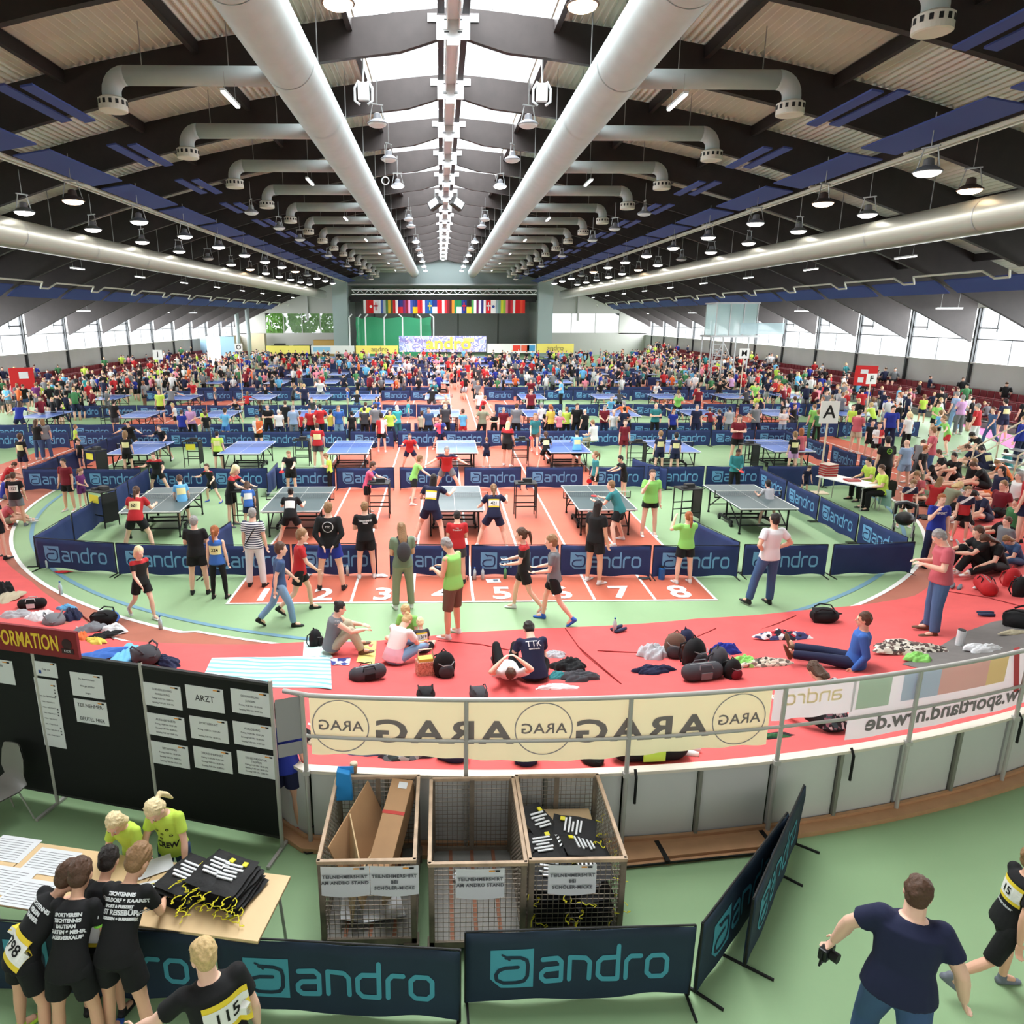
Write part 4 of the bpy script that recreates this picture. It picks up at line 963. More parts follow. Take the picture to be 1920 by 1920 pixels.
def notice(tl, br, lines, label, kind='text', group='notice sheets on the boards'):
    i, x0, z1 = on_board(*tl); j, x1, z0 = on_board(*br)
    a, b = BP[i + 1], BP[i]; d = (b - a).normalized(); rz = math.atan2(d.y, d.x); n = Vector((d.y, -d.x, 0))
    if j != i: x1 = x0 + .3
    c = a + d * ((x0 + x1) / 2) + n * .022; wd, ht = abs(x1 - x0), abs(z1 - z0)
    r = empty('notice_sheet', (c.x, c.y, (z0 + z1) / 2), rz, label, 'sheet', group)
    m = MB(); m.box((0, 0, 0), (wd, .004, ht)); p = m.obj('paper', PAPER, r)
    m = MB(); m.box((wd * .3, -.004, ht * .42), (wd * .12, .001, .012)); m.obj('colour_mark', M('mark_orange', (.9, .6, .2)), p)
    m = MB(); m.box((wd * .39, -.004, ht * .42), (wd * .08, .001, .018)); m.obj('dark_mark', INK, p)
    if kind == 'text':
        k = len(lines)
        for q, (t, sc, mt) in enumerate(lines): text('lettering', t, sc, mt, p, (0, -.0035, ht * (.25 - .72 * q / max(1, k - 1) * .8 if k > 1 else 0)), sx=.9)
    return r, wd, ht, p
I2 = INK2
hr = [('Freitag 14.00 Uhr 18.00 Uhr', .026, I2), ('Samstag 9.00 Uhr 18.00 Uhr', .026, I2), ('Sonntag 9.00 Uhr 15.00 Uhr', .026, I2)]
sheets = [((270, 1276), (345, 1330), [('TURNIERLEITUNG', .033, I2), ('ANMELDUNG', .033, I2)] + hr[:2], 'top sheet of the first column with small opening hours'), ((349, 1281), (424, 1336), [('ARZT', .10, INK)], 'sheet reading ARZT in the top middle'), ((434, 1288), (510, 1344), [('SIEGEREHRUNG', .033, I2), ('JUNGEN', .033, I2)] + hr[:2], 'top sheet of the third column by the steel post'),
          ((277, 1333), (352, 1386), [('AUSGABE SHIRTS', .035, I2)] + hr, 'middle sheet of the first column'), ((357, 1339), (432, 1393), [('SPORTGERICHT', .035, I2)] + hr[:2], 'middle sheet right under the ARZT sheet'), ((438, 1349), (514, 1404), [('AUSLOSUNG', .035, I2)] + hr, 'middle sheet of the third column'),
          ((285, 1386), (359, 1440), [('BETREUUNG', .035, I2)] + hr, 'lowest sheet of the first column'), ((364, 1396), (439, 1449), [('TEILNEHMERSHIRT', .035, I2)] + hr, 'lowest sheet of the middle column'), ((446, 1404), (521, 1460), [('SCHIEDSRICHTER', .035, I2), ('TREFFEN', .035, I2)] + hr, 'lowest sheet of the third column')]
for tl, br, ls, lb in sheets: notice(tl, br, ls, 'white ' + lb)
notice((133, 1257), (200, 1310), [('Die Startnummern', .03, I2), ('bitte gut sichtbar', .03, I2), ('tragen', .03, I2)], 'white sheet with fine print above the TEILNEHMER-BEUTEL sheet')
notice((141, 1307), (208, 1360), [('TEILNEHMER-', .062, INK), ('BEUTEL HIER', .062, INK)], 'white sheet reading TEILNEHMER-BEUTEL HIER')
r, wd, ht, p = notice((66, 1268), (137, 1403), [('Liste der Spielklassen', .03, I2)] + [('Halle 1 Tisch A bis D', .022, I2)] * 7, 'tall white list of three joined sheets with tick boxes')
for k in range(9):
    m = MB(); m.box((wd * .38, -.004, ht * (.36 - .045 * (k % 3) - .28 * (k // 3))), (.018, .001, .018)); m.obj('tick_box', INK2, p)
r, wd, ht, p = notice((67, 1237), (112, 1270), [('Folge uns', .03, I2)], 'small white sheet with blue square above the long list')
m = MB(); m.box((-wd * .3, -.004, -ht * .2), (.035, .001, .04)); m.obj('blue_square', M('blue_sq', (.2, .32, .6)), p)
notice((-45, 1228), (33, 1283), [('STARTNUMMER', .04, I2), ('HIER', .05, INK)], 'white sheet on the outer board beside the steel post')
# maroon sign over the boards
i = 2; a, b = BP[3], BP[1]; d = (BP[1] - BP[2]).normalized(); rz = math.atan2(d.y, d.x)
e = BP[2] + d * .52
r = empty('information_sign', (e.x + .11, e.y - .06, 2.09), rz, 'dark red sign with gold INFORMATION lettering on top of the boards', 'sign')
m = MB(); m.box((-1.15, 0, .02), (2.3, .04, .32)); m.obj('board', MAROON, r, bevel=.004)
text('lettering', 'INFORMATION', .245, GOLD, r, (-.72, -.024, .015), sx=.56, spacing=1.04, bold=.006)
m = MB(); m.tube([(-.13, -.022, .03), (-.13, -.026, .03)], .062, 20); m.box((-.13, -.024, -.05), (.15, .004, .06)); m.obj('emblem', M('emb_dark', (.22, .12, .14)), r)
text('emblem_lettering', 'KIDS', .04, PAPER, r, (-.13, -.028, -.05))

# ================================================================ MESH CRATES
RUST = M('crate_steel', (.50, .45, .39), rough=.65, metal=.2, var=.25, scale=9.); RUSTW = M('crate_rim', (.70, .60, .50), rough=.6, var=.2, scale=8.); WIRE = M('crate_wire', (.50, .46, .41), rough=.6, metal=.3); PLANKG = M('crate_floor', (.50, .49, .47), rough=.8, var=.12, scale=4); RUSTF = M('rust', (.52, .34, .25), rough=.8, var=.2, scale=12)
def crate(cx, y0, label):
    r = empty('mesh_crate', (cx, y0 + .6, 0), 0, label, 'crate', 'steel mesh crates')
    for x in (-.4, .4):
        for y in (-.58, .58):
            m = MB(); m.box((x, y, .52), (.05, .05, .9)); m.obj('corner_post', RUST, r, bevel=.004)
            m = MB(); m.box((x * .93, y * .95, .05), (.14, .14, .1)); m.obj('foot', RUST, r, bevel=.005)
    m = MB()
    for y in (-.59, .59): m.box((0, y, .965), (.86, .035, .035))
    for x in (-.415, .415): m.box((x, 0, .965), (.035, 1.2, .035))
    m.obj('rim', RUSTW, r, bevel=.004)
    m = MB(); m.box((0, -.59, .12), (.84, .03, .06)); m.box((0, .59, .12), (.84, .03, .06)); m.box((.41, 0, .12), (.03, 1.18, .06)); m.box((-.41, 0, .12), (.03, 1.18, .06)); m.obj('base_frame', RUST, r)
    m = MB(); m.box((0, 0, .10), (.80, 1.16, .02)); m.obj('crate_floor', PLANKG, r)
    m = MB()
    for x in (-.22, 0, .22): m.box((x, 0, .118), (.035, 1.14, .016))
    m.obj('floor_rib', RUSTF, r)
    for nm in ('front', 'rear', 'a', 'b'):
        m = MB()
        if nm in ('front', 'rear'):
            y = -.585 if nm == 'front' else .585
            for k in range(17): m.box((-.4 + .05 * k, y, .54), (.005, .005, .82))
            for k in range(17): m.box((0, y, .15 + .05 * k), (.8, .005, .005))
        else:
            x = -.405 if nm == 'a' else .405
            for k in range(23): m.box((x, -.55 + .05 * k, .54), (.005, .005, .82))
            for k in range(17): m.box((x, 0, .15 + .05 * k), (.005, 1.15, .005))
        m.obj('wire_panel', WIRE, r)
    m = MB(); m.box((0, .575, .54), (.05, .012, .84)); m.obj('rear_stay', RUST, r)
    return r
CR = [(-.665, 5.22), (.295, 5.17), (1.165, 5.20)]
crate(*CR[0], 'rusty mesh crate filled with flattened cardboard boxes'); crate(*CR[1], 'empty rusty mesh crate in the middle of three'); crate(*CR[2], 'mesh crate filled with black drawstring bags')
CARD = M('cardboard', (.70, .55, .40), rough=.8, var=.06, scale=5); CARD2 = M('cardboard_pale', (.74, .63, .48), rough=.8, var=.05); TAPE = M('tape_red', (.75, .25, .22))
def sheet_card(c, d, rot, label, mat=CARD2):
    r = empty('cardboard_sheet', c, 0, label, 'cardboard', 'loose cardboard in the crate'); m = MB(); m.box((0, 0, 0), d, Euler(rot).to_matrix()); m.obj('sheet', mat, r); return r
r = empty('cardboard_box', (-.50, 5.98, .66), 0, 'long cardboard box with red tape leaning in the crate, open flaps below', 'box'); R = Euler((.38, .0, -.22)).to_matrix()
m = MB(); m.box((0, 0, 0), (.22, .98, .26), R); m.obj('body', CARD, r, bevel=.006)
m = MB(); m.box(R @ Vector((0, .12, .131)), (.222, .035, .003), R); m.obj('tape', TAPE, r)
m = MB(); m.box(R @ Vector((0.02, .42, .132)), (.09, .07, .003), R); m.obj('paper_label', PAPER, r)
m = MB(); m.box(R @ Vector((.16, -.52, .02)), (.02, .30, .34), R @ Euler((0, .2, -.5)).to_matrix()); m.box(R @ Vector((-.11, -.6, .0)), (.015, .22, .26), R); m.obj('flap', CARD2, r)
sheet_card((-.86, 5.62, .55), (.012, .62, .72), (0, .12, .25), 'pale cardboard sheet standing at the crate side wall')
sheet_card((-.80, 5.95, .62), (.012, .9, .6), (.1, -.35, -.35), 'brown cardboard sheet slanting behind the pale one', CARD)
sheet_card((-.70, 5.85, .42), (.012, .8, .5), (0, .3, -.3), 'cardboard sheet folded under the long box')
sheet_card((-.60, 5.6, .20), (.4, .4, .012), (.15, .1, .3), 'white packing sheet at the bottom of the cardboard crate', PAPER)
sheet_card((-.84, 5.55, .24), (.22, .35, .012), (.35, .3, .1), 'white crumpled sheet behind the front wire of the crate', PAPER)
r = empty('blue_bag', (-1.0, 6.30, .80), 0, 'bright blue paper bag wedged on the corner of the cardboard crate', 'bag')
m = MB(); m.prism([(-.09, 0), (.09, 0), (.07, .3), (-.06, .34)], -.04, .04, lambda v: Vector((v.x, v.z, v.y))); m.obj('body', M('bag_cyan', (.16, .55, .82), rough=.6), r, bevel=.01)
m = MB(); m.box((.02, .045, .3), (.16, .01, .08)); m.obj('flap', M('bag_cyan2', (.25, .62, .88)), r)
r = empty('paper_cup', (-.93, 6.58, .905), 0, 'brown paper cup standing on the track wall rim', 'cup')
m = MB(); m.tube([(0, 0, 0), (0, 0, .1)], [.03, .04], 16); m.obj('cup', CARD, r); m = MB(); m.tube([(0, 0, .1), (0, 0, .115)], [.042, .038], 16); m.obj('lid', M('lid_w', (.8, .75, .65)), r)
r = empty('crumpled_paper', (.15, 5.95, .14), 0, 'white crumpled paper on the floor of the empty crate', 'paper')
m = MB(); m.ell((0, 0, 0), .07, .06, .04, n=7, m=5); m.ell((.05, .05, .0), .05, .05, .03, n=6, m=4); m.obj('scrap', PAPER, r)
for cx, y0, dx, ls, lb in [(CR[0][0], CR[0][1], -.185, ['TEILNEHMERSHIRT', 'AM ANDRO STAND'], 'white sheet reading AM ANDRO STAND on the cardboard crate'), (CR[0][0], CR[0][1], .24, ['TEILNEHMERSHIRT', 'BEI', 'SCHÖLER-MICKE'], 'white sheet reading SCHÖLER-MICKE on the cardboard crate'), (CR[1][0], CR[1][1], .02, ['TEILNEHMERSHIRT', 'AM ANDRO STAND'], 'white sheet on the front of the empty crate'), (CR[2][0], CR[2][1], -.05, ['TEILNEHMERSHIRT', 'BEI', 'SCHÖLER-MICKE'], 'white sheet on the front of the bag crate')]:
    r = empty('crate_sign', (cx + dx, y0 - .015, .80), 0, lb, 'sheet', 'paper signs on the crates')
    m = MB(); n = 8; vs = []
    for i in range(n + 1):
        for z in (-.15, .14): vs.append((-.21 + .42 * i / n, -.012 * math.sin(PI * i / n) - (.012 if z < 0 else 0), z - (.012 * math.sin(PI * i / n) if z < 0 else 0)))
    m.add(vs, [(2 * i, 2 * i + 2, 2 * i + 3, 2 * i + 1) for i in range(n)]); m.obj('paper', PAPER, r)
    for q, t in enumerate(ls): text('lettering', t, .046, INK2, r, (0, -.026 - .004 * q, .05 - .058 * q), sx=.93, spacing=1.1, bold=.0015)
    m = MB(); m.box((.1, -.018, .125), (.05, .001, .012)); m.obj('colour_mark', MC['mark_orange'], r); m = MB(); m.box((.15, -.018, .125), (.04, .001, .016)); m.obj('dark_mark', INK, r)
# drawstring bags: flat black cloth bag, white print, yellow cords
BAGB = M('bag_black', (.10, .10, .105), rough=.75, bump=.4, scale=14); CORD = M('cord_yellow', (.88, .84, .20), rough=.6)
def make_dbag(seed):
    rr = random.Random(seed); r = empty('drawstring_bag'); m = MB(); nx, ny = 10, 12; vs = []
    for sgn in (-1, 1):
        for i in range(nx + 1):
            for j in range(ny + 1):
                u, v = i / nx * 2 - 1, j / ny * 2 - 1; e = (1 - u ** 8) * (1 - v ** 8); t = .022 * e ** .5 * (1 + .35 * math.sin(4 * u + seed) * math.cos(3 * v + seed * 2))
                vs.append((.165 * u * (1 - .05 * (v > .6)), .215 * v, sgn * t + .024 + .006 * math.sin(5 * v + seed)))
    N = (nx + 1) * (ny + 1); fs = []
    for i in range(nx):
        for j in range(ny):
            q = i * (ny + 1) + j; fs += [(q, q + 1, q + ny + 2, q + ny + 1), (N + q, N + q + ny + 1, N + q + ny + 2, N + q + 1)]
    for i in range(nx): fs += [(i * (ny + 1), (i + 1) * (ny + 1), N + (i + 1) * (ny + 1), N + i * (ny + 1)), (i * (ny + 1) + ny, N + i * (ny + 1) + ny, N + (i + 1) * (ny + 1) + ny, (i + 1) * (ny + 1) + ny)]
    for j in range(ny): fs += [(j, N + j, N + j + 1, j + 1), (nx * (ny + 1) + j, nx * (ny + 1) + j + 1, N + nx * (ny + 1) + j + 1, N + nx * (ny + 1) + j)]
    m.add(vs, fs); b = m.obj('body', BAGB, r, smooth=True)
    m = MB()
    for k, (wd, yy) in enumerate([(.17, .085), (.2, .045), (.13, .01), (.19, -.03), (.15, -.065)]): m.box((rr.uniform(-.01, .01), yy, .056), (wd, .018, .012))
    m.obj('print', PAPER, b)
    m = MB(); m.box((.08, .12, .054), (.045, .045, .012)); m.obj('badge', CORD, b)
    for s in (-1, 1):
        m = MB(); p = [Vector((s * .15, -.2, .03))]
        for k in range(9): p.append(p[-1] + Vector((rr.uniform(-.035, .035), rr.uniform(-.045, .02), rr.uniform(-.008, .012) if k < 4 else -.001)))
        m.tube(p, .004, 5); m.obj('cord', CORD, r)
    index_kids(r); return r
dbs = [make_dbag(k) for k in range(3)]; du = [False] * 3; dn = [0]
def dbag(loc, rot, label, group):
    k = dn[0] % 3; dn[0] += 1; o = copy_tree(dbs[k]) if du[k] else dbs[k]; du[k] = True; o.location = loc; o.rotation_euler = rot; tag(o, label, 'bag', group); return o
# ================================================================ WOODEN TABLES AND WHAT LIES ON THEM
TOPW = M('table_top_beech', (.88, .76, .58), rough=.4, var=.05, scale=3); EDGEW = M('table_edge', (.45, .35, .28), rough=.5)
TA = [Vector((-1.40, 4.97, 0)), Vector((-2.60, 5.18, 0)), Vector((-3.86, 5.44, 0)), Vector((-5.1, 5.70, 0))]
for i in range(3):
    b, a = TA[i], TA[i + 1]; d = b - a; L = d.length - .012; c = (a + b) / 2
    r = empty('folding_table', c, math.atan2(d.y, d.x), ['pale beech folding table under the stacks of black bags', 'pale beech folding table between the two others, boys leaning on it', 'pale beech folding table with big paper lists on it'][i], 'table', 'beech folding tables')
    m = MB(); m.box((0, 0, .737), (L, .70, .026)); t = m.obj('tabletop', TOPW, r, bevel=.004)
    m = MB(); m.box((0, 0, .720), (L - .01, .69, .012)); m.obj('edge', EDGEW, t)
    for s in (-1, 1):
        for q in (-1, 1):
            m = MB(); m.tube([(s * (L / 2 - .1), q * .28, .72), (s * (L / 2 - .06), q * .3, .01)], .014, 8); m.obj('leg', POST, r)
    m = MB(); m.bar((-L / 2 + .1, 0, .7), (L / 2 - .1, 0, .7), .03); m.obj('stretcher', POST, r)
n = 0
for (px, py, cnt, rz, nm) in [(350, 1652, 5, -.42, 'first'), (408, 1650, 6, -.45, 'middle'), (447, 1660, 6, -.38, 'third')]:
    p = W(px, py, .85)
    for k in range(cnt):
        dbag((p.x + random.uniform(-.012, .012) - (.0 if nm != 'third' else .012 * k), p.y + random.uniform(-.012, .012), .752 + k * .034), (0, 0, rz + random.uniform(-.08, .08)), 'black drawstring bag with yellow cords, %s stack on the table, %s from the bottom' % (nm, ORD[k]), 'bags stacked on the table')
for k, (dx, dy, z, rx, ry, rz) in enumerate([(-.22, .25, .66, .3, .2, .6), (-.22, -.05, .62, .1, 0, .2), (-.2, -.35, .60, .1, .1, -.1), (.12, .2, .62, .0, -.1, 1.3), (.18, -.02, .60, .2, .1, 1.7), (.16, -.32, .60, -.1, .1, 1.5), (-.02, .05, .58, 0, 0, .8), (-.2, .1, .48, 0, 0, .3), (.18, .1, .48, 0, 0, 1.4), (-.18, -.3, .46, 0, 0, 0), (.18, -.34, .46, 0, 0, .2), (-.2, -.36, .36, .1, 0, 0), (.18, -.36, .36, -.1, 0, .1), (-.19, -.36, .26, 0, 0, 0), (.19, -.36, .26, 0, 0, 0), (-.19, -.36, .16, 0, 0, 0), (.19, -.36, .16, 0, 0, 0), (0, .1, .38, 0, 0, 1), (-.18, .05, .28, 0, 0, 0), (.18, .05, .28, 0, 0, 0)]):
    ly = 'top layer' if z > .55 else ('second layer' if z > .42 else 'lower layers')
    dbag((CR[2][0] + dx, 5.8 + dy, z), (rx, ry, rz), 'black drawstring bag heaped in the crate, %s, bag %s from the front wire' % (ly, ORD[min(18, k)]), 'bags heaped in the crate')
solid('cardboard_sheet', 'flat cardboard lid behind the bags in the crate', 'cardboard', [('sheet', CARD2, [((0, 0, 0), (.68, .3, .012))])], (CR[2][0], 6.2, .60))
for k, (tl, rz) in enumerate([((20, 1590), -.2), ((95, 1615), -.2), ((10, 1650), -.2), ((55, 1675), -.2), ((290, 1625), .5), ((268, 1672), .3)]):
    p = W(tl[0], tl[1], .76); r = empty('paper_list', (p.x, p.y, .753 + .002 * k), rz, 'white paper list lying on the beech tables, %s from the picture edge side' % ORD[k], 'paper', 'paper lists on the tables')
    m = MB(); m.box((0, 0, 0), (.42 if k < 4 else .30, .30 if k < 4 else .21, .002)); m.obj('paper', PAPER, r)
    if k < 4:
        m = MB()
        for q in range(9): m.box((-.02, -.12 + .028 * q, .0015), (.34, .004, .0006))
        m.obj('print', INK2, r)
p = W(436, 1712, .755); r = empty('name_badge', (p.x, p.y, .756), .4, 'white and yellow badge with cord at the table edge', 'badge'); m = MB(); m.box((0, 0, 0), (.09, .12, .004)); m.obj('card', PAPER, r); m = MB(); m.box((0, -.05, .003), (.09, .02, .002)); m.tube([(0, .06, .005), (.05, .1, .01), (.02, .16, .01), (-.06, .12, .01), (0, .06, .005)], .004, 5); m.obj('cord', CORD, r)
# grey chair at the boards
def shell_chair(loc, rz, label, mat, cat='chair'):
    r = empty('shell_chair', loc, rz, label, cat); m = MB(); n = 8; vs = []; prof = [(.22, .44), (.1, .42), (-.1, .41), (-.2, .45), (-.24, .6), (-.27, .78), (-.28, .88)]
    for t in (0, .012):
        for i, (y, z) in enumerate(prof):
            for k in range(n + 1):
                u = k / n * 2 - 1; wd = .22 if i < 5 else (.21 if i < 6 else .16); vs.append((u * wd, y + .05 * u * u * (1 if i > 3 else 0) + t * (1 if i > 3 else 0), z + .03 * u * u * (i < 4) - t * (i <= 3)))
    N = len(prof) * (n + 1); fs = []
    for q in (0, N): fs += [(q + i * (n + 1) + k, q + i * (n + 1) + k + 1, q + (i + 1) * (n + 1) + k + 1, q + (i + 1) * (n + 1) + k) for i in range(len(prof) - 1) for k in range(n)]
    m.add(vs, fs); m.obj('seat_shell', mat, r, smooth=True)
    for x in (-.2, .2):
        for y in (-.22, .2):
            m = MB(); m.tube([(x * .7, y * .6, .41), (x, y, .01)], .01, 8); m.obj('leg', POST, r)
    return r
p = W(15, 1535); shell_chair((p.x + .02, p.y - .1, 0), 2.6, 'grey plastic shell chair before the notice boards at the picture edge', M('chair_grey', (.50, .49, .47), rough=.5))
# cable
m = MB(); p = [W(*q) + Vector((0, 0, .012)) for q in ((622, 1532), (590, 1550), (560, 1570), (555, 1590), (575, 1602), (600, 1598))]; m.tube(p, .009, 6); tag(m.obj('cable', BLACK, smooth=True), 'black cable looping on the floor beside the cardboard crate', 'cable')
# umpires' table on the east side
r = empty('side_table', (12.3, 21.0, 0), -1.15, 'white table with a stack of red trays beside the letter A sign', 'table')
m = MB(); m.box((0, 0, .74), (1.7, .75, .03)); m.obj('tabletop', SIGNW, r, bevel=.004)
for x in (-.7, .7):
    for y in (-.3, .3): m = MB(); m.tube([(x, y, .73), (x * 1.05, y * 1.1, 0)], .015, 8); m.obj('leg', POST, r)
for k in range(5):
    o = empty('tray', (12.0, 21.65, .757 + .075 * k), .1 * k, 'red plastic tray in the stack on the white table, %s from the table top' % ORD[k], 'tray', 'red trays on the white table'); m = MB(); m.box((0, 0, .03), (.42, .34, .06)); m.obj('body', M('tray_red', (.62, .16, .15), rough=.5), o, bevel=.01); m = MB(); m.box((0, 0, .064), (.44, .36, .01)); m.obj('rim', M('tray_pale', (.78, .72, .66)), o)
r = empty('tray', (12.35, 20.9, .757), 0, 'flat dark red tray lying open on the white table', 'tray'); m = MB(); m.box((0, 0, .02), (.4, .3, .04)); m.obj('body', MC['tray_red'], r)
m = MB(); m.box((0, 0, 0), (.36, .02, .5)); o = m.obj('poster', M('poster_teal', (.6, .75, .72))); o.location = (12.95, 20.15, .42); o.rotation_euler = (.15, 0, -1.1); tag(o, 'small framed poster leaning under the white table edge', 'poster')
for (x, y, rz, lb) in ((13.35, 21.5, 1.7, 'black folding chair under the bearded umpire in neon shirt'), (13.0, 20.3, 1.5, 'black folding chair under the umpire in neon shirt at the table end')): shell_chair((x, y, 0), rz, lb, BLACK)
# stroller
p = W(1690, 1008); r = empty('stroller', (p.x, p.y, 0), 2.5, 'black stroller with tall loop handle by the side barrier', 'stroller')
m = MB(); m.ell((0, -.05, .50), .22, .36, .17); m.obj('seat', BLACK, r, smooth=True)
m = MB(); m.tube([(-.24, .02, .62), (-.22, .1, .88), (0, .14, .98), (.22, .1, .88), (.24, .02, .62)], .05, 8); m.obj('canopy', M('canopy_grey', (.2, .2, .22)), r, smooth=True)
m = MB(); m.tube([(-.24, .05, .88), (0, .1, .97), (.24, .05, .88)], .035, 8); m.obj('canopy_trim', M('beige_trim', (.8, .75, .68)), r, smooth=True)
m = MB(); m.tube([(-.24, .1, .5), (-.25, .35, 1.0), (0, .42, 1.06), (.25, .35, 1.0), (.24, .1, .5)], .016, 8); m.bar((-.22, -.4, .12), (-.22, .2, .5), .03); m.bar((.22, -.4, .12), (.22, .2, .5), .03); m.bar((-.22, .4, .14), (-.22, -.1, .5), .03); m.bar((.22, .4, .14), (.22, -.1, .5), .03); m.obj('frame', STEELG, r)
for x, y in ((-.27, .42), (.27, .42), (-.22, -.42), (.22, -.42)): m = MB(); m.tube([(x - .02, y, .13), (x + .02, y, .13)], .13, 18); m.obj('wheel', BLACK, r)
# stand steps and rail at the east edge, seats along the walls
r = empty('stair', (19.2, 24.5, 0), .25, 'grey steel steps with pale handrails at the edge of the stand', 'stairs')
m = MB()
for k in range(5): m.box((.9 + .3 * k, 0, .1 + .18 * k), (.32, 1.6, .06))
m.obj('step', STEELG, r)
for y in (-.8, .8):
    m = MB(); m.tube([(.2, y, .05), (.3, y, .95), (2.6, y, 1.95)], .03, 8); m.tube([(1.4, y, .5), (1.4, y, 1.45)], .025, 8); m.tube([(.3, y, .55), (2.6, y, 1.55)], .02, 8); m.obj('handrail', M('rail_cream', (.78, .72, .62), rough=.5), r)
SEATR = M('seat_red', (.45, .12, .16), rough=.6)
for s in (-1, 1):
    for k in range(3):
        xx = (-29.4 + k * .9) if s < 0 else (30.2 - k * .9); z0 = .95 - .35 * k
        r = empty('seat_row', (xx, 0, 0), 0, 'row of dark red tip-up seats along the %s wall, %s step from the wall' % (side(xx), ORD[k]), 'seats', 'seat rows along the walls')
        m = MB(); m.box((0, 64, z0 / 2), (.9, 84, z0)); m.obj('step', M('stand_grey', (.5, .5, .5), rough=.8), r)
        sm_ = MB()
        for j in range(150):
            y = 24 + .55 * j; sm_.box((s * .12, y, z0 + .42), (.05, .46, .42)); sm_.box((-s * .1, y, z0 + .25), (.36, .46, .05))
        tag(sm_.obj('seat', SEATR, r), kind='stuff')
r = solid('poster_board', 'red board with white prints standing above the east seats', 'board', [('panel', M('pb_red', (.78, .14, .15)), [((0, 0, 0), (1.2, .08, 1.2))]), ('print', PAPER, [((-.1, -.05, .25), (.4, .01, .25)), ((-.25, -.05, -.25), (.3, .01, .3))]), ('leg', BLACK, [((-.5, 0, -1.0), (.05, .05, .9)), ((.5, 0, -1.0), (.05, .05, .9))])], (25.6, 43.5, 2.1), -.5)
solid('poster_board', 'red board with white print standing by the west window wall', 'board', [('panel', MC['pb_red'], [((0, 0, 0), (1.3, .08, 1.3))]), ('print', PAPER, [((.1, -.05, .2), (.5, .01, .4))]), ('leg', BLACK, [((-.5, 0, -1.), (.05, .05, .9)), ((.5, 0, -1.), (.05, .05, .9))])], (-25.5, 45, 1.9), .5)
# ================================================================ PEOPLE
def V(*a): return Vector(a)
def rotx(a): return Matrix.Rotation(a, 3, 'X')
def roty(a): return Matrix.Rotation(a, 3, 'Y')
def rotz(a): return Matrix.Rotation(a, 3, 'Z')
R_ = math.radians
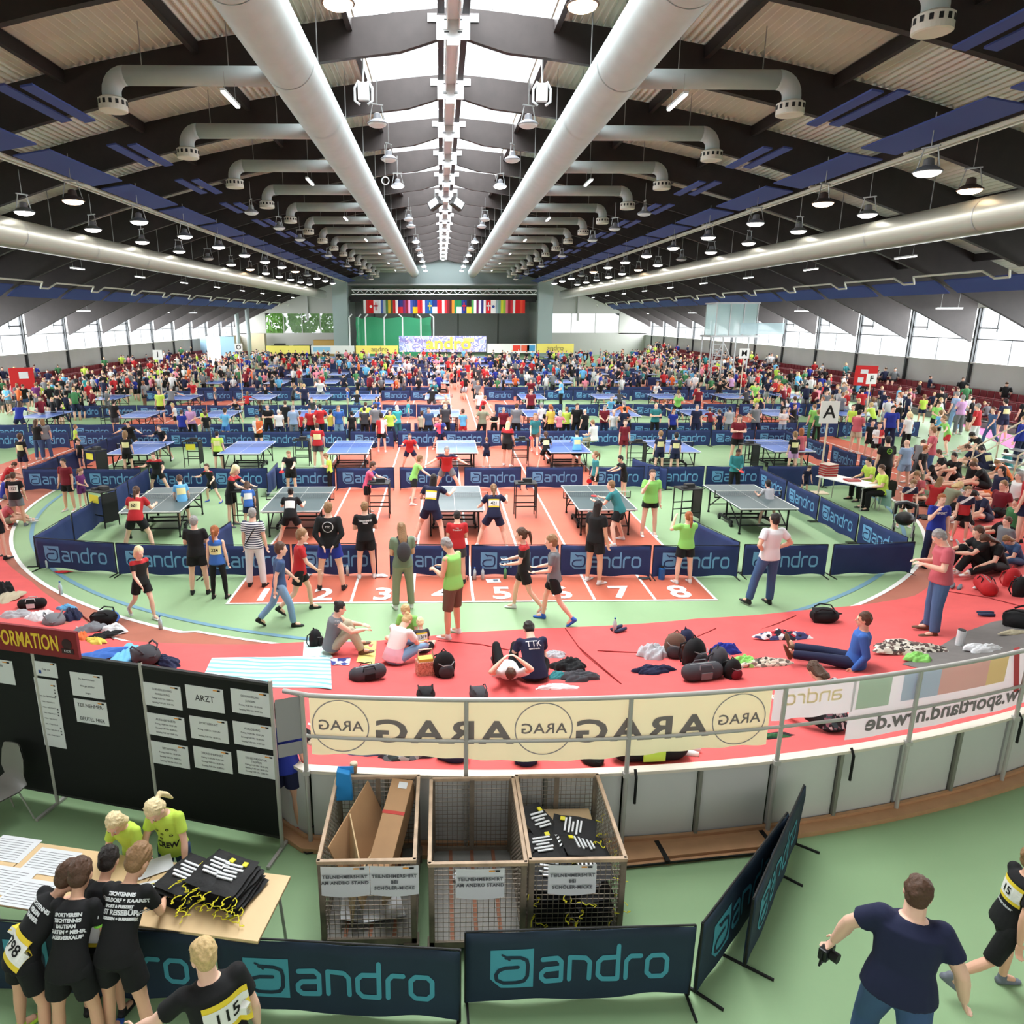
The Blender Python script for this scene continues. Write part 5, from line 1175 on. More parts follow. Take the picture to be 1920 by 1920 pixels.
# pose: lean (forward, deg), side, twist; head (pitch down, turn, tilt); arms L/R = (upper, fore); legs L/R = (thigh, shin); x is outward on either side, y forward, z up
DN = (.12, .02, -1); 
POSES = dict(
 stand=dict(lean=2, arm=((.16, .02, -1), (.08, .22, -1)), leg=((.10, .03, -1), (.05, -.04, -1))),
 stand2=dict(lean=3, L=((.2, -.05, -1), (.05, .3, -1)), R=((.16, .1, -1), (.0, .5, -1)), LL=((.10, .10, -1), (.04, -.02, -1)), RL=((.12, -.05, -1), (.08, -.1, -1)), head=(8, 15)),
 crossed=dict(lean=1, arm=((.22, .25, -1), (-.95, .55, .12)), leg=((.11, .02, -1), (.06, -.03, -1)), head=(6, -10)),
 behind=dict(lean=0, arm=((.28, -.35, -1), (-.55, -.35, -.75)), leg=((.20, .02, -1), (.12, -.03, -1))),
 front=dict(lean=3, arm=((.12, .10, -1), (-.42, .75, -.28)), leg=((.10, .03, -1), (.05, -.04, -1)), head=(25, 0)),
 hips=dict(lean=-2, side=3, L=((.55, -.25, -.85), (-.55, .35, -.45)), R=((.62, -.25, -.80), (-.62, .40, -.40)), LL=((.30, .10, -1), (.26, -.05, -1)), RL=((.02, 0, -1), (.0, -.03, -1)), head=(2, 5)),
 phone=dict(lean=4, arm=((.16, .12, -1), (-.38, .85, .12)), leg=((.09, .06, -1), (.05, -.05, -1)), head=(38, 0)),
 photo=dict(lean=-2, arm=((.35, .75, -.45), (-.40, .28, .95)), leg=((.12, .02, -1), (.06, -.03, -1)), head=(0, 0)),
 face=dict(lean=0, R=((.25, .45, -.95), (-.35, .35, .95)), L=((.14, .02, -1), (.04, .2, -1)), leg=((.11, .02, -1), (.05, -.03, -1)), head=(5, 0)),
 walk=dict(lean=4, L=((.12, .42, -1), (-.05, .75, -.8)), R=((.14, -.42, -1), (.05, -.12, -1)), LL=((.05, -.32, -1), (.03, -.75, -.8)), RL=((.05, .42, -1), (.02, .12, -1)), head=(5, 0)),
 walk2=dict(lean=5, L=((.14, -.38, -1), (.05, -.05, -1)), R=((.12, .38, -1), (-.1, .75, -.7)), LL=((.04, .45, -1), (.02, .08, -1)), RL=((.05, -.30, -1), (.03, -.85, -.75)), head=(10, 0)),
 carry=dict(lean=3, L=((.12, .2, -1), (-.15, 1, -.25)), R=((.14, .2, -1), (-.2, 1, -.2)), LL=((.05, -.30, -1), (.03, -.70, -.85)), RL=((.05, .40, -1), (.02, .10, -1)), head=(12, 0)),
 ready=dict(lean=28, L=((.35, .45, -.8), (-.15, .9, .1)), R=((.40, .35, -.85), (.05, .95, .05)), LL=((.42, .22, -1), (.26, -.28, -1)), RL=((.42, .22, -1), (.26, -.28, -1)), head=(-10, 0)),
 ready2=dict(lean=22, L=((.5, .2, -.85), (.1, .75, -.3)), R=((.55, .5, -.6), (.1, .95, .15)), LL=((.52, .25, -1), (.32, -.3, -1)), RL=((.35, .05, -1), (.25, -.35, -1)), head=(-5, 0)),
 lunge=dict(lean=22, L=((.8, .2, -.5), (.55, .4, -.2)), R=((.9, .35, -.55), (.75, .45, -.35)), LL=((.6, .35, -1), (.35, -.2, -1)), RL=((.45, -.2, -1), (.4, -.4, -1)), head=(5, 0)),
 reach=dict(lean=16, L=((.12, .8, -.65), (-.1, .95, -.25)), R=((.14, .75, -.7), (-.1, .95, -.3)), leg=((.09, .0, -1), (.05, -.06, -1)), head=(15, 0)),
 lean=dict(lean=52, L=((.2, .55, -.85), (-.05, .5, -.85)), R=((.25, .45, -.9), (-.1, .55, -.8)), LL=((.14, -.08, -1), (.08, -.12, -1)), RL=((.12, .12, -1), (.08, -.1, -1)), head=(-12, 0)),
 bend=dict(lean=34, L=((.22, .35, -.9), (-.3, .75, -.55)), R=((.22, .35, -.9), (-.35, .75, -.5)), LL=((.12, -.03, -1), (.07, -.08, -1)), RL=((.14, .10, -1), (.08, -.12, -1)), head=(20, 10)),
 watch=dict(lean=18, L=((.2, .1, -1), (-.1, .55, -.85)), R=((.22, .0, -1), (.0, .45, -.9)), LL=((.12, -.03, -1), (.07, -.08, -1)), RL=((.14, .06, -1), (.08, -.08, -1)), head=(30, 0)),
 sit_chair=dict(lean=8, arm=((.15, .3, -1), (-.25, .95, -.15)), leg=((.16, 1, -.08), (.02, -.05, -1)), head=(15, 0)),
 knees=dict(lean=14, arm=((.12, .75, -.6), (-.35, .8, -.1)), leg=((.16, .72, .68), (.0, .42, -.9)), head=(12, 0)),
 legs_out=dict(lean=-6, arm=((.2, -.25, -1), (.1, .45, -.7)), leg=((.10, 1, .05), (.02, 1, -.06)), head=(8, 0)),
 crossleg=dict(lean=16, arm=((.22, .3, -1), (-.25, .85, -.35)), leg=((.75, .68, .08), (-.85, .25, -.12)), head=(28, 0)),
 slump=dict(lean=34, arm=((.2, .5, -.85), (-.2, .8, -.3)), leg=((.35, .9, .22), (-.3, .85, -.35)), head=(40, 0)),
 lie=dict(lean=-84, L=((.35, -.55, .35), (-.6, .35, .5)), R=((.4, -.45, .4), (-.65, .3, .45)), leg=((.16, .75, .66), (.02, .42, -.85)), head=(-4, 0)),
 squat=dict(lean=30, arm=((.2, .5, -.8), (-.1, .7, -.5)), leg=((.25, .8, -.1), (.0, -.35, -.9)), head=(5, 0)),
)
def skel(P, child=False, k=None):
    hd = 1.16 if child else 1.; sw = .15 if child else .172; lg = .95 if child else 1.
    J = {}; g = lambda n, d=None: P.get(n, d)
    tw = rotz(R_(g('twist', 0))); T = tw @ roty(R_(g('side', 0))) @ rotx(-R_(g('lean', 0))); H = tw @ rotx(-R_(g('lean', 0) * .45))
    J['pel'] = V(0, 0, 0); J['waist'] = H @ V(0, 0, .12); J['chest'] = J['waist'] + T @ V(0, 0, .22); J['neck'] = J['chest'] + T @ V(0, 0, .165)
    J['T'], J['H'] = T, H
    h = P.get('head', (4, 0)); hp = R_(g('lean', 0) * .55 + h[0]); Hm = tw @ rotz(R_(h[1])) @ rotx(-hp); J['Hm'] = Hm
    J['head'] = J['neck'] + (T @ V(0, .012, .040)) + Hm @ V(0, .014, .108 * hd)
    for s, n in ((-1, 'L'), (1, 'R')):
        a = P.get(n) or P['arm']; l = P.get(n + 'L') or P['leg']
        m = lambda v: Vector((v[0] * s, v[1], v[2])).normalized()
        J['sh' + n] = J['neck'] + T @ V(s * sw, 0, -.052)
        J['el' + n] = J['sh' + n] + tw @ m(a[0]) * .275; J['wr' + n] = J['el' + n] + tw @ m(a[1]) * .245; J['hd' + n] = tw @ m(a[1])
        J['hip' + n] = V(s * .088, 0, -.01); J['kn' + n] = J['hip' + n] + m(l[0]) * .425 * lg; J['an' + n] = J['kn' + n] + m(l[1]) * .41 * lg
        sh = m(l[1]); J['ft' + n] = (V(s * .12, 1, 0) + V(0, 0, 1.1) * max(0., -sh.z * 0)).normalized()
        if sh.y < -.35 and sh.z < -.2: J['ft' + n] = V(s * .1, .8, -.62).normalized()          # heel lifted
        if sh.z > -.35: J['ft' + n] = V(s * .25, .35, .9).normalized() if sh.y > .5 else V(s * .5, .85, .1).normalized()
        if sh.z <= -.35 and sh.y > .25: J['ft' + n] = V(s * .1, 1, .12).normalized()
    lows = [J['anL'].z - .075, J['anR'].z - .075, J['pel'].z - .105]
    if P.get('lean', 0) < -60: lows.append(J['neck'].z - .12)
    z = -min(lows)
    for q in list(J):
        if isinstance(J[q], Vector) and q[:2] not in ('hd', 'ft'): J[q] = J[q] + V(0, 0, z)
    J['k'] = k or 1.; return J
def frame(d, up=(0, 0, 1)):
    z = d.normalized(); u = Vector(up)
    if abs(z.dot(u)) > .97: u = V(0, 1, 0)
    x = u.cross(z).normalized(); return Matrix((x, z.cross(x), z)).transposed()
def hand(m, wr, d, s, fat=1., curl=.5):
    """palm, four unequal bent fingers and a thumb off the palm's side"""
    d = d.normalized(); side_ = V(0, 1, 0) - d * d.y
    if side_.length < .35: side_ = V(-s, 0, 0) - d * (-s * d.x)
    side_.normalize(); nrm = d.cross(side_) * (1 if s > 0 else -1)      # nrm points to the palm side
    pc = wr + d * .045; R = Matrix((side_, nrm, d)).transposed()
    m.ell(pc, .040 * fat, .017 * fat, .052 * fat, R, n=10, m=7)
    for i, (o, L) in enumerate(((.028, .070), (.010, .080), (-.009, .074), (-.027, .058))):
        b = wr + d * .082 + side_ * o; q = b + (d * math.cos(curl * .6) + nrm * math.sin(curl * .6)) * L * .55
        e = q + (d * math.cos(curl * 1.7) + nrm * math.sin(curl * 1.7)) * L * .5
        m.cap(b - d * .02, q, .0092 * fat, .0085 * fat, 7); m.cap(q, e, .0085 * fat, .0072 * fat, 7)
    b = wr + d * .03 + side_ * .034; q = b + (d * .7 + side_ * .55 + nrm * .35).normalized() * .035; e = q + (d * .9 + nrm * .3).normalized() * .032
    m.cap(b, q, .0115 * fat, .0098 * fat, 7); m.cap(q, e, .0098 * fat, .008 * fat, 7)
def body_raw(J, child, fat=1.):
    m = MB(); T, H, Hm = J['T'], J['H'], J['Hm']; f = (.92 if child else 1.06) * fat
    up = lambda R, z: R
    m.rings([(J['pel'] + V(0, 0, -.085), .10 * f, .08 * f, None), (J['pel'] + V(0, 0, -.02), .150 * f, .098 * f, None), (J['waist'] - H @ V(0, 0, .03), .138 * f, .092 * f, H), (J['waist'] + T @ V(0, 0, .05), .128 * f, .088 * f, T),
             (J['chest'], .148 * f, .10 * f, T), (J['chest'] + T @ V(0, 0, .08), .155 * f, .098 * f, T), (J['neck'] - T @ V(0, 0, .03), .12 * f, .07 * f, T), (J['neck'], .06 * f, .055 * f, T)], 18)
    hs = 1.16 if child else 1.; nr = .054 if child else .062
    m.cap(J['neck'] - T @ V(0, 0, .03), J['head'] - Hm @ V(0, .01, .06 * hs), nr * f ** .5, nr * .93 * f ** .5)
    c = J['head']; hs *= .95
    m.ell(c + Hm @ V(0, -.012 * hs, .02 * hs), .076 * hs, .094 * hs, .098 * hs, Hm, 18, 12)
    m.ell(c + Hm @ V(0, .018 * hs, -.045 * hs), .058 * hs, .068 * hs, .072 * hs, Hm, 14, 9)
    m.ell(c + Hm @ V(0, .062 * hs, -.095 * hs), .026 * hs, .022 * hs, .02 * hs, Hm, 8, 6)
    m.cap(c + Hm @ V(0, .080 * hs, .018 * hs), c + Hm @ V(0, .101 * hs, -.022 * hs), .009 * hs, .014 * hs, 8)
    for s in (-1, 1):
        m.ell(c + Hm @ V(s * .077 * hs, -.008 * hs, -.008 * hs), .011 * hs, .020 * hs, .032 * hs, Hm, 8, 6)
        m.ell(c + Hm @ V(s * .032 * hs, .072 * hs, .030 * hs), .022 * hs, .012 * hs, .008 * hs, Hm, 8, 5)
    m.ell(c + Hm @ V(0, .080 * hs, -.058 * hs), .024 * hs, .010 * hs, .008 * hs, Hm, 8, 5)
    for s, n in ((-1, 'L'), (1, 'R')):
        sh, el, wr = J['sh' + n], J['el' + n], J['wr' + n]; g = f ** .8
        m.cap(sh, el, .050 * g, .038 * g); m.cap(el, el.lerp(wr, .35), .038 * g, .040 * g); m.cap(el.lerp(wr, .35), wr, .040 * g, .026 * g)
        hand(m, wr, J['hd' + n], s, .86 if child else 1.)
        hp, kn, an = J['hip' + n], J['kn' + n], J['an' + n]
        m.cap(hp, hp.lerp(kn, .5), .086 * f, .072 * f); m.cap(hp.lerp(kn, .5), kn, .072 * f, .052 * f); m.cap(kn, kn.lerp(an, .35), .052 * f, .054 * f); m.cap(kn.lerp(an, .35), an, .054 * f, .034 * g)
        m.cap(an, an + J['ft' + n] * .10 - V(0, 0, .03), .034, .03)
    return m
def top_raw(J, child, kind, fat=1.):
    m = MB(); T, H = J['T'], J['H']; f = (.92 if child else 1.06) * fat; e = .016
    lo = J['pel'] + H @ V(0, 0, -.06 if kind != 'crop' else 0.)
    m.rings([(lo, .158 * f + e * 2.4, .108 * f + e * 2.4, H), (J['pel'] + H @ V(0, 0, .05), .152 * f + e * 1.6, .102 * f + e * 1.9, H), (J['waist'] + T @ V(0, 0, .04), .135 * f + e, .094 * f + e, T), (J['chest'], .150 * f + e, .103 * f + e, T),
             (J['chest'] + T @ V(0, 0, .09), .158 * f + e, .100 * f + e, T), (J['neck'] - T @ V(0, 0, .035), .125 * f + e, .070 * f + e, T), (J['neck'] - T @ V(0, 0, .005), .068 * f + e * .6, .060 * f + e * .5, T)], 20)
    for s, n in ((-1, 'L'), (1, 'R')):
        sh, el, wr = J['sh' + n], J['el' + n], J['wr' + n]; g = f ** .8
        if kind == 'tank': m.cap(sh, sh.lerp(el, .1), .052 * g, .050 * g); continue
        m.cap(sh - T @ V(s * .05, 0, .02), sh, .062 * g, .058 * g + .006)
        if kind == 'long': m.cap(sh, el, .062 * g, .052 * g); m.cap(el, wr, .052 * g, .036 * g); continue
        q = sh.lerp(el, .62); m.cone(sh, q, .062 * g, .066 * g)
    return m
def low_raw(J, child, kind, fat=1.):
    m = MB(); H = J['H']; f = (.92 if child else 1.06) * fat; e = .014 if kind != 'leggings' else .006
    m.rings([(J['pel'] + V(0, 0, -.09), .12 * f + e, .088 * f + e, None), (J['pel'], .154 * f + e, .102 * f + e, None), (J['waist'] - H @ V(0, 0, .035), .142 * f + e * .6, .094 * f + e * .6, H)], 18)
    for s, n in ((-1, 'L'), (1, 'R')):
        hp, kn, an = J['hip' + n], J['kn' + n], J['an' + n]
        if kind in ('shorts', 'skirt'):
            q = hp.lerp(kn, .62 if kind == 'shorts' else .42); m.cap(hp, hp.lerp(q, .3), .09 * f + e, .092 * f + e); m.cone(hp, q, .088 * f + e, .088 * f + e * 1.3)
        elif kind == 'long_shorts':
            m.cone(hp, hp.lerp(kn, .98), .088 * f + e, .070 * f + e); m.cap(hp, hp.lerp(kn, .2), .09 * f + e, .09 * f + e)
        else:
            a2 = kn.lerp(an, .95); m.cap(hp, kn, .088 * f + e, .058 * f + e); m.cap(kn, kn.lerp(a2, .4), .058 * f + e, .056 * f + e); m.cone(kn.lerp(a2, .35), a2, .056 * f + e, (.050 if kind == 'pants' else .036) * f + e)
    return m
def hair_raw(J, child, kind):
    m = MB(); c, Hm = J['head'], J['Hm']; hs = (1.16 if child else 1.) * .95
    m.ell(c + Hm @ V(0, -.022 * hs, .034 * hs), .084 * hs, .096 * hs, .098 * hs, Hm, 16, 10)
    m.ell(c + Hm @ V(0, -.045 * hs, -.02 * hs), .076 * hs, .066 * hs, .07 * hs, Hm, 12, 8)
    rr = random.Random(len(kind)); 
    if kind in ('short', 'bob', 'long', 'ponytail'):
        for _ in range(46):
            a, b = rr.uniform(0, 2 * PI), rr.uniform(.1, 1.75); dd = V(math.sin(b) * math.cos(a), math.sin(b) * math.sin(a), math.cos(b)); p_ = V(dd.x * .079, dd.y * .092 - .024, dd.z * .095 + .034) * hs
            tg = (V(0, -.35, -1) - dd * V(0, -.35, -1).dot(dd)).normalized(); m.cap(c + Hm @ p_, c + Hm @ (p_ + tg * .032 + dd * rr.uniform(-.002, .006)), .014, .006, 6)
    if kind in ('long', 'bob'):
        L = .30 if kind == 'long' else .15
        m.rings([(c + Hm @ V(0, -.03, .02), .090 * hs, .085 * hs, Hm), (c + Hm @ V(0, -.055, -.09), .094 * hs, .06 * hs, Hm), (c + Hm @ V(0, -.085, -.02 - L * .6), .085, .035, Hm), (c + Hm @ V(0, -.09, -.02 - L), .05, .02, Hm)], 14)
    if kind == 'ponytail':
        m.tube([c + Hm @ V(0, -.09 * hs, .04), c + Hm @ V(0, -.15 * hs, .03), c + Hm @ V(0, -.17, -.08), c + Hm @ V(0, -.15, -.22)], [.025, .034, .032, .012], 9)
    if kind == 'bun': m.ell(c + Hm @ V(0, -.10 * hs, .07), .04, .04, .04, Hm)
    if kind == 'curly':
        rr = random.Random(3)
        for _ in range(40):
            a, b = rr.uniform(0, 2 * PI), rr.uniform(0, 1.9); m.ell(c + Hm @ (V(math.sin(b) * math.cos(a) * .088, math.sin(b) * math.sin(a) * .095 - .025, math.cos(b) * .1 + .03) * hs), .024, .024, .024, None, 6, 4)
    return m
def face_cut(J, child):
    c, Hm = J['head'], J['Hm']; hs = (1.16 if child else 1.) * .95
    inv = Hm.inverted()
    def f(p):
        q = inv @ (p - c) / hs; return q.y > .035 and q.z < .062
    return f
def shoe_raw(J, n, child):
    m = MB(); an, ft = J['an' + n], J['ft' + n]; k = 1.0 if child else 1.12
    R = frame(ft, (0, 0, 1)); u = R @ V(0, 1, 0); up = -u if (R @ V(0, 1, 0)).z < 0 else u
    if abs(ft.z) < .3: up = V(0, 0, 1)
    b = an - up * .045
    Rf = Matrix((ft.cross(up).normalized(), up, ft)).transposed()
    m.rings([(b - ft * .055 * k, .022, .022, Rf), (b - ft * .045 * k, .034, .036, Rf), (b + ft * .02 * k, .038, .040, Rf), (b + ft * .09 * k - up * .006, .044, .030, Rf), (b + ft * .15 * k - up * .012, .042, .022, Rf), (b + ft * .19 * k - up * .016, .026, .014, Rf)], 12)
    m.cap(an - up * .02, an + up * .01, .042 * k, .040 * k); return m
# refining happens in a scratch scene so that the big scene is not re-evaluated every time
_tmp = bpy.data.scenes.new('scratch')
def refine(m, voxel, smooth=4, ratio=1., cut=None, fac=.5):
    me = m.mesh('raw'); o = bpy.data.objects.new('raw', me); _tmp.collection.objects.link(o)
    r = o.modifiers.new('r', 'REMESH'); r.mode = 'VOXEL'; r.voxel_size = voxel
    if smooth: s = o.modifiers.new('s', 'SMOOTH'); s.factor = fac; s.iterations = smooth
    if ratio < 1: d = o.modifiers.new('d', 'DECIMATE'); d.ratio = ratio
    vl = _tmp.view_layers[0]; vl.update(); dg = vl.depsgraph; out = bpy.data.meshes.new_from_object(o.evaluated_get(dg))
    bpy.data.objects.remove(o); bpy.data.meshes.remove(me)
    if cut:
        bm = bmesh.new(); bm.from_mesh(out); bmesh.ops.delete(bm, geom=[v for v in bm.verts if cut(v.co)], context='VERTS'); bm.to_mesh(out); bm.free()
    out.polygons.foreach_set('use_smooth', [True] * len(out.polygons)); out.materials.clear(); out.materials.append(None); return out
LOD = {'hero': (.0068, .012, .55), 'mid': (.0125, .017, .6), 'low': (.026, .028, .5)}
_pm = {}
def pmesh(part, pose, child, lod, kind='', fat=1.):
    key = (part, pose if isinstance(pose, str) else id(pose), child, lod, kind, fat)
    if key in _pm: return _pm[key]
    P = POSES[pose] if isinstance(pose, str) else pose; J = skel(P, child); vb, vc, rt = LOD[lod]
    if part == 'body': o = refine(body_raw(J, child, fat), vb, 3, rt, fac=.35)
    elif part == 'top': o = refine(top_raw(J, child, kind, fat), vc, 5 if lod != 'low' else 2, rt)
    elif part == 'low': o = refine(low_raw(J, child, kind, fat), vc, 4 if lod != 'low' else 2, rt)
    elif part == 'hair': o = refine(hair_raw(J, child, kind), vc * .6, 3, rt, face_cut(J, child))
    elif part in ('shoeL', 'shoeR'): o = refine(shoe_raw(J, part[-1], child), vc * .7, 3, rt)
    _pm[key] = o; return o
SK = [M('skin_fair', (.93, .75, .66), rough=.55), M('skin_warm', (.88, .68, .57), rough=.55), M('skin_brown', (.50, .34, .27), rough=.55)]
HC = dict(blonde=(.80, .68, .48), pale=(.92, .84, .66), brown=(.32, .22, .16), dark=(.12, .09, .08), grey=(.58, .57, .56), ginger=(.62, .36, .20), light=(.55, .42, .29), white=(.82, .81, .79))
CC = dict(black=(.07, .07, .08), navy=(.11, .13, .25), red=(.72, .15, .17), white=(.88, .88, .89), royal=(.14, .20, .58), blue=(.22, .40, .70), sky=(.42, .70, .88), grey=(.46, .47, .49), darkgrey=(.25, .25, .27), neon=(.76, .88, .34), green=(.27, .50, .32), lime=(.56, .82, .42), orange=(.86, .42, .22), pink=(.90, .55, .62), maroon=(.46, .10, .16), teal=(.20, .50, .52), purple=(.42, .18, .42), yellow=(.86, .78, .34), brown=(.42, .32, .27), beige=(.74, .70, .60), denim=(.24, .34, .50), jeans=(.30, .42, .58), lightjeans=(.50, .64, .78), khaki=(.55, .56, .47), olive=(.45, .52, .43), turquoise=(.25, .68, .72), rose=(.74, .36, .40), lightgrey=(.70, .70, .72), bluegrey=(.55, .64, .76), lilac=(.78, .60, .78))
CWORD = dict(neon='neon yellow', darkgrey='dark grey', sky='light blue', royal='royal blue', lime='light green', lightgrey='pale grey', bluegrey='pale blue', denim='dark denim', lightjeans='light denim', jeans='blue denim', rose='faded red', khaki='khaki', rb='red and black', rbk='red and black')
def cloth(c):
    if not isinstance(c, str): return c
    if c == 'rb': return split('cl_rb', CC['red'], CC['black'], 1.27)
    if c == 'br': return split('cl_br', CC['navy'], CC['red'], 1.22)
    if c == 'stripes': return bands('cl_stripes', (CC['navy'], CC['white']), 2, 22, duty=.45)
    if c == 'sash': return split('cl_sash', CC['navy'], CC['red'], 1.12, sash=((.92, .92, .92), 1.28))
    if c == 'gb': return split('cl_gb', CC['lime'], CC['black'], .13, axis=0)
    if c == 'pinkwhite': return split('cl_pw', (.95, .93, .92), (.93, .72, .78), .62 * .5)
    if c == 'floral': return patch('cl_floral', [(.1, .1, .12), (.75, .7, .7), (.12, .12, .14), (.5, .35, .4), (.2, .28, .3)], 30)
    if c == 'purpleblue': return split('cl_pb', (.9, .35, .5), (.18, .25, .55), -.02, axis=0)
    if c == 'redwhite': return split('cl_rw', CC['white'], CC['red'], .0, axis=0)
    if c == 'orangewhite': return split('cl_ow', CC['white'], CC['orange'], .05, axis=0)
    return M('cloth_' + c, CC[c], rough=.85, bump=.25, scale=7.)
def set_mats(o, mt):
    o.material_slots[0].link = 'OBJECT'; o.material_slots[0].material = mt
def padd(name, me, mt, parent):
    o = bpy.data.objects.new(name, me); COL.objects.link(o); o.parent = parent; set_mats(o, mt); return o
EYEW = M('eye_white', (.92, .92, .9), rough=.3); EYED = M('eye_dark', (.12, .09, .08), rough=.25); LIPS = M('lips', (.66, .38, .36), rough=.5)
SHOE = dict(black=(.10, .10, .11), white=(.88, .88, .88), grey=(.42, .44, .48), blue=(.22, .40, .78), coral=(.88, .42, .36), neon=(.70, .85, .25), brown=(.40, .28, .2), navy=(.16, .18, .3))
TOPW_ = dict(tee='shirt', long='long-sleeved top', tank='sleeveless top', crop='shirt'); LOWW = dict(shorts='shorts', skirt='skirt', pants='trousers', leggings='leggings', long_shorts='long shorts')
def person(loc, face, pose, H, top=('tee', 'black'), low=('shorts', 'black'), hair=('short', 'brown'), child=False, skin=0, lod='mid', label='', group=None, shoe='white', fat=1., tilt=0.):
    P = POSES[pose] if isinstance(pose, str) else pose; J = skel(P, child); ref = 1.60 if not child else 1.62
    k = H / 1.70 if not child else H / 1.665
    r = empty('person', loc, R_(face), label, 'person', group); r.scale = (k, k, k)
    if tilt: r.rotation_euler[0] = R_(tilt)
    body = padd('body', pmesh('body', pose, child, lod, fat=fat), SK[skin], r)
    t = padd({'tee': 'shirt', 'long': 'long_sleeved_shirt', 'tank': 'vest', 'crop': 'shirt'}[top[0]], pmesh('top', pose, child, lod, top[0], fat), cloth(top[1]), r)
    l = padd({'shorts': 'shorts', 'long_shorts': 'shorts', 'skirt': 'skirt', 'pants': 'trousers', 'leggings': 'leggings'}[low[0]], pmesh('low', pose, child, lod, low[0], fat), cloth(low[1]), r)
    h = None
    if hair[0] != 'bald': h = padd('hair', pmesh('hair', pose, child, lod if lod != 'low' else 'mid', hair[0]), M('hair_' + hair[1], HC[hair[1]], rough=.6, var=.15, scale=60, bump=.4), r)
    if lod != 'low' or pose in ('walk', 'walk2'):
        for n in 'LR': padd('shoe', pmesh('shoe' + n, pose, child, lod), M('shoe_' + shoe, SHOE[shoe], rough=.6), r)
    if lod != 'low':
        c, Hm = J['head'], J['Hm']; hs = (1.16 if child else 1.) * .95
        for s in (-1, 1):
            m = MB(); m.ell(c + Hm @ V(s * .031 * hs, .0775 * hs, .012 * hs), .0125 * hs, .008 * hs, .007 * hs, Hm, 8, 6); m.k = 1; m.ell(c + Hm @ V(s * .031 * hs, .084 * hs, .012 * hs), .0058 * hs, .004 * hs, .006 * hs, Hm, 8, 6); m.obj('eye', [EYEW, EYED], r, smooth=True)
        m = MB(); m.ell(c + Hm @ V(0, .0885 * hs, -.057 * hs), .020 * hs, .004 * hs, .005 * hs, Hm, 8, 5); m.obj('mouth', LIPS, r, smooth=True)
    r['_k'] = k
    PINFO[r.name] = (P, child, J, t, k); return r
PINFO = {}
def bvh_of(o): 
    me = o.data; return BVHTree.FromPolygons([v.co[:] for v in me.vertices], [p.vertices[:] for p in me.polygons])
def decal(r, me, mt, u, v, back=True, name='print', off=.006, on=None, rot=0., parent=None):
    """lay a flat mesh (x right, y up) onto the shirt; u, v from the chest centre"""
    P, child, J, t, k = PINFO[r.name]; T = J['T']; bt = bvh_of(on or t); s = -1 if back else 1
    c = J['chest'] + T @ V(0, 0, v); n = T @ V(0, s, 0); xr = T @ V(1 if back else -1, 0, 0); up = T @ V(0, 0, 1)
    me = me.copy(); cr, sr = math.cos(rot), math.sin(rot)
    for q in me.vertices:
        x, y = q.co.x * cr - q.co.y * sr + u, q.co.x * sr + q.co.y * cr; o = c + xr * x + up * y + n * .4
        hit = bt.ray_cast(o, -n, .8); q.co = (hit[0] + n * (off + q.co.z * .5)) if hit[0] else (o - n * .3)
    me.materials.clear(); me.materials.append(mt)
    d = bpy.data.objects.new(name, me); COL.objects.link(d); d.parent = parent or r; return d
def gridmesh(wd, ht, nx=8, ny=6):
    m = MB(); m.add([(wd * (i / nx - .5), ht * (j / ny - .5), 0) for i in range(nx + 1) for j in range(ny + 1)], [(i * (ny + 1) + j, (i + 1) * (ny + 1) + j, (i + 1) * (ny + 1) + j + 1, i * (ny + 1) + j + 1) for i in range(nx) for j in range(ny)]); return m.mesh('grid')
BIBW = M('bib_white', (.92, .92, .90), rough=.6); BIBY = M('bib_yellow', (.93, .82, .22), rough=.6); BIBC = M('bib_cream', (.93, .90, .66), rough=.6)
def bib(r, num, v=-.06, u=0., sz=1., back=True, style='yellow', rot=0.):
    b = decal(r, gridmesh(.26 * sz, .20 * sz), BIBW if style == 'white' else (BIBY if style == 'yellow' else BIBC), u, v, back, 'bib', .006, rot=rot)
    if style == 'yellow': 
        w_ = decal(r, gridmesh(.26 * sz, .13 * sz), BIBW, u, v, back, 'bib_field', .0085, rot=rot, parent=r)
    if num: decal(r, text_mesh(num, .105 * sz, .0002, 1., .002), INK, u, v, back, 'bib_number', .012, rot=rot, parent=r)
def shirt_text(r, s, size, v, mt, u=0., back=True, bold=.001, sp=1.): return decal(r, text_mesh(s, size, .0002, sp, bold), mt, u, v, back, 'lettering', .007)
def backpack(r, c, v=-.08):
    P, child, J, t, k = PINFO[r.name]; T = J['T']; m = MB(); p = J['chest'] + T @ V(0, -.17, v); m.ell(p, .13, .07, .19, T, 12, 9); m.obj('backpack', cloth(c), r, smooth=True)
    for s in (-1, 1):
        m = MB(); m.tube([p + T @ V(s * .07, .02, .12), J['neck'] + T @ V(s * .09, -.05, .03), J['neck'] + T @ V(s * .10, .10, -.06), J['chest'] + T @ V(s * .12, .13, -.08)], .012, 6); m.obj('backpack_strap', cloth(c), r)
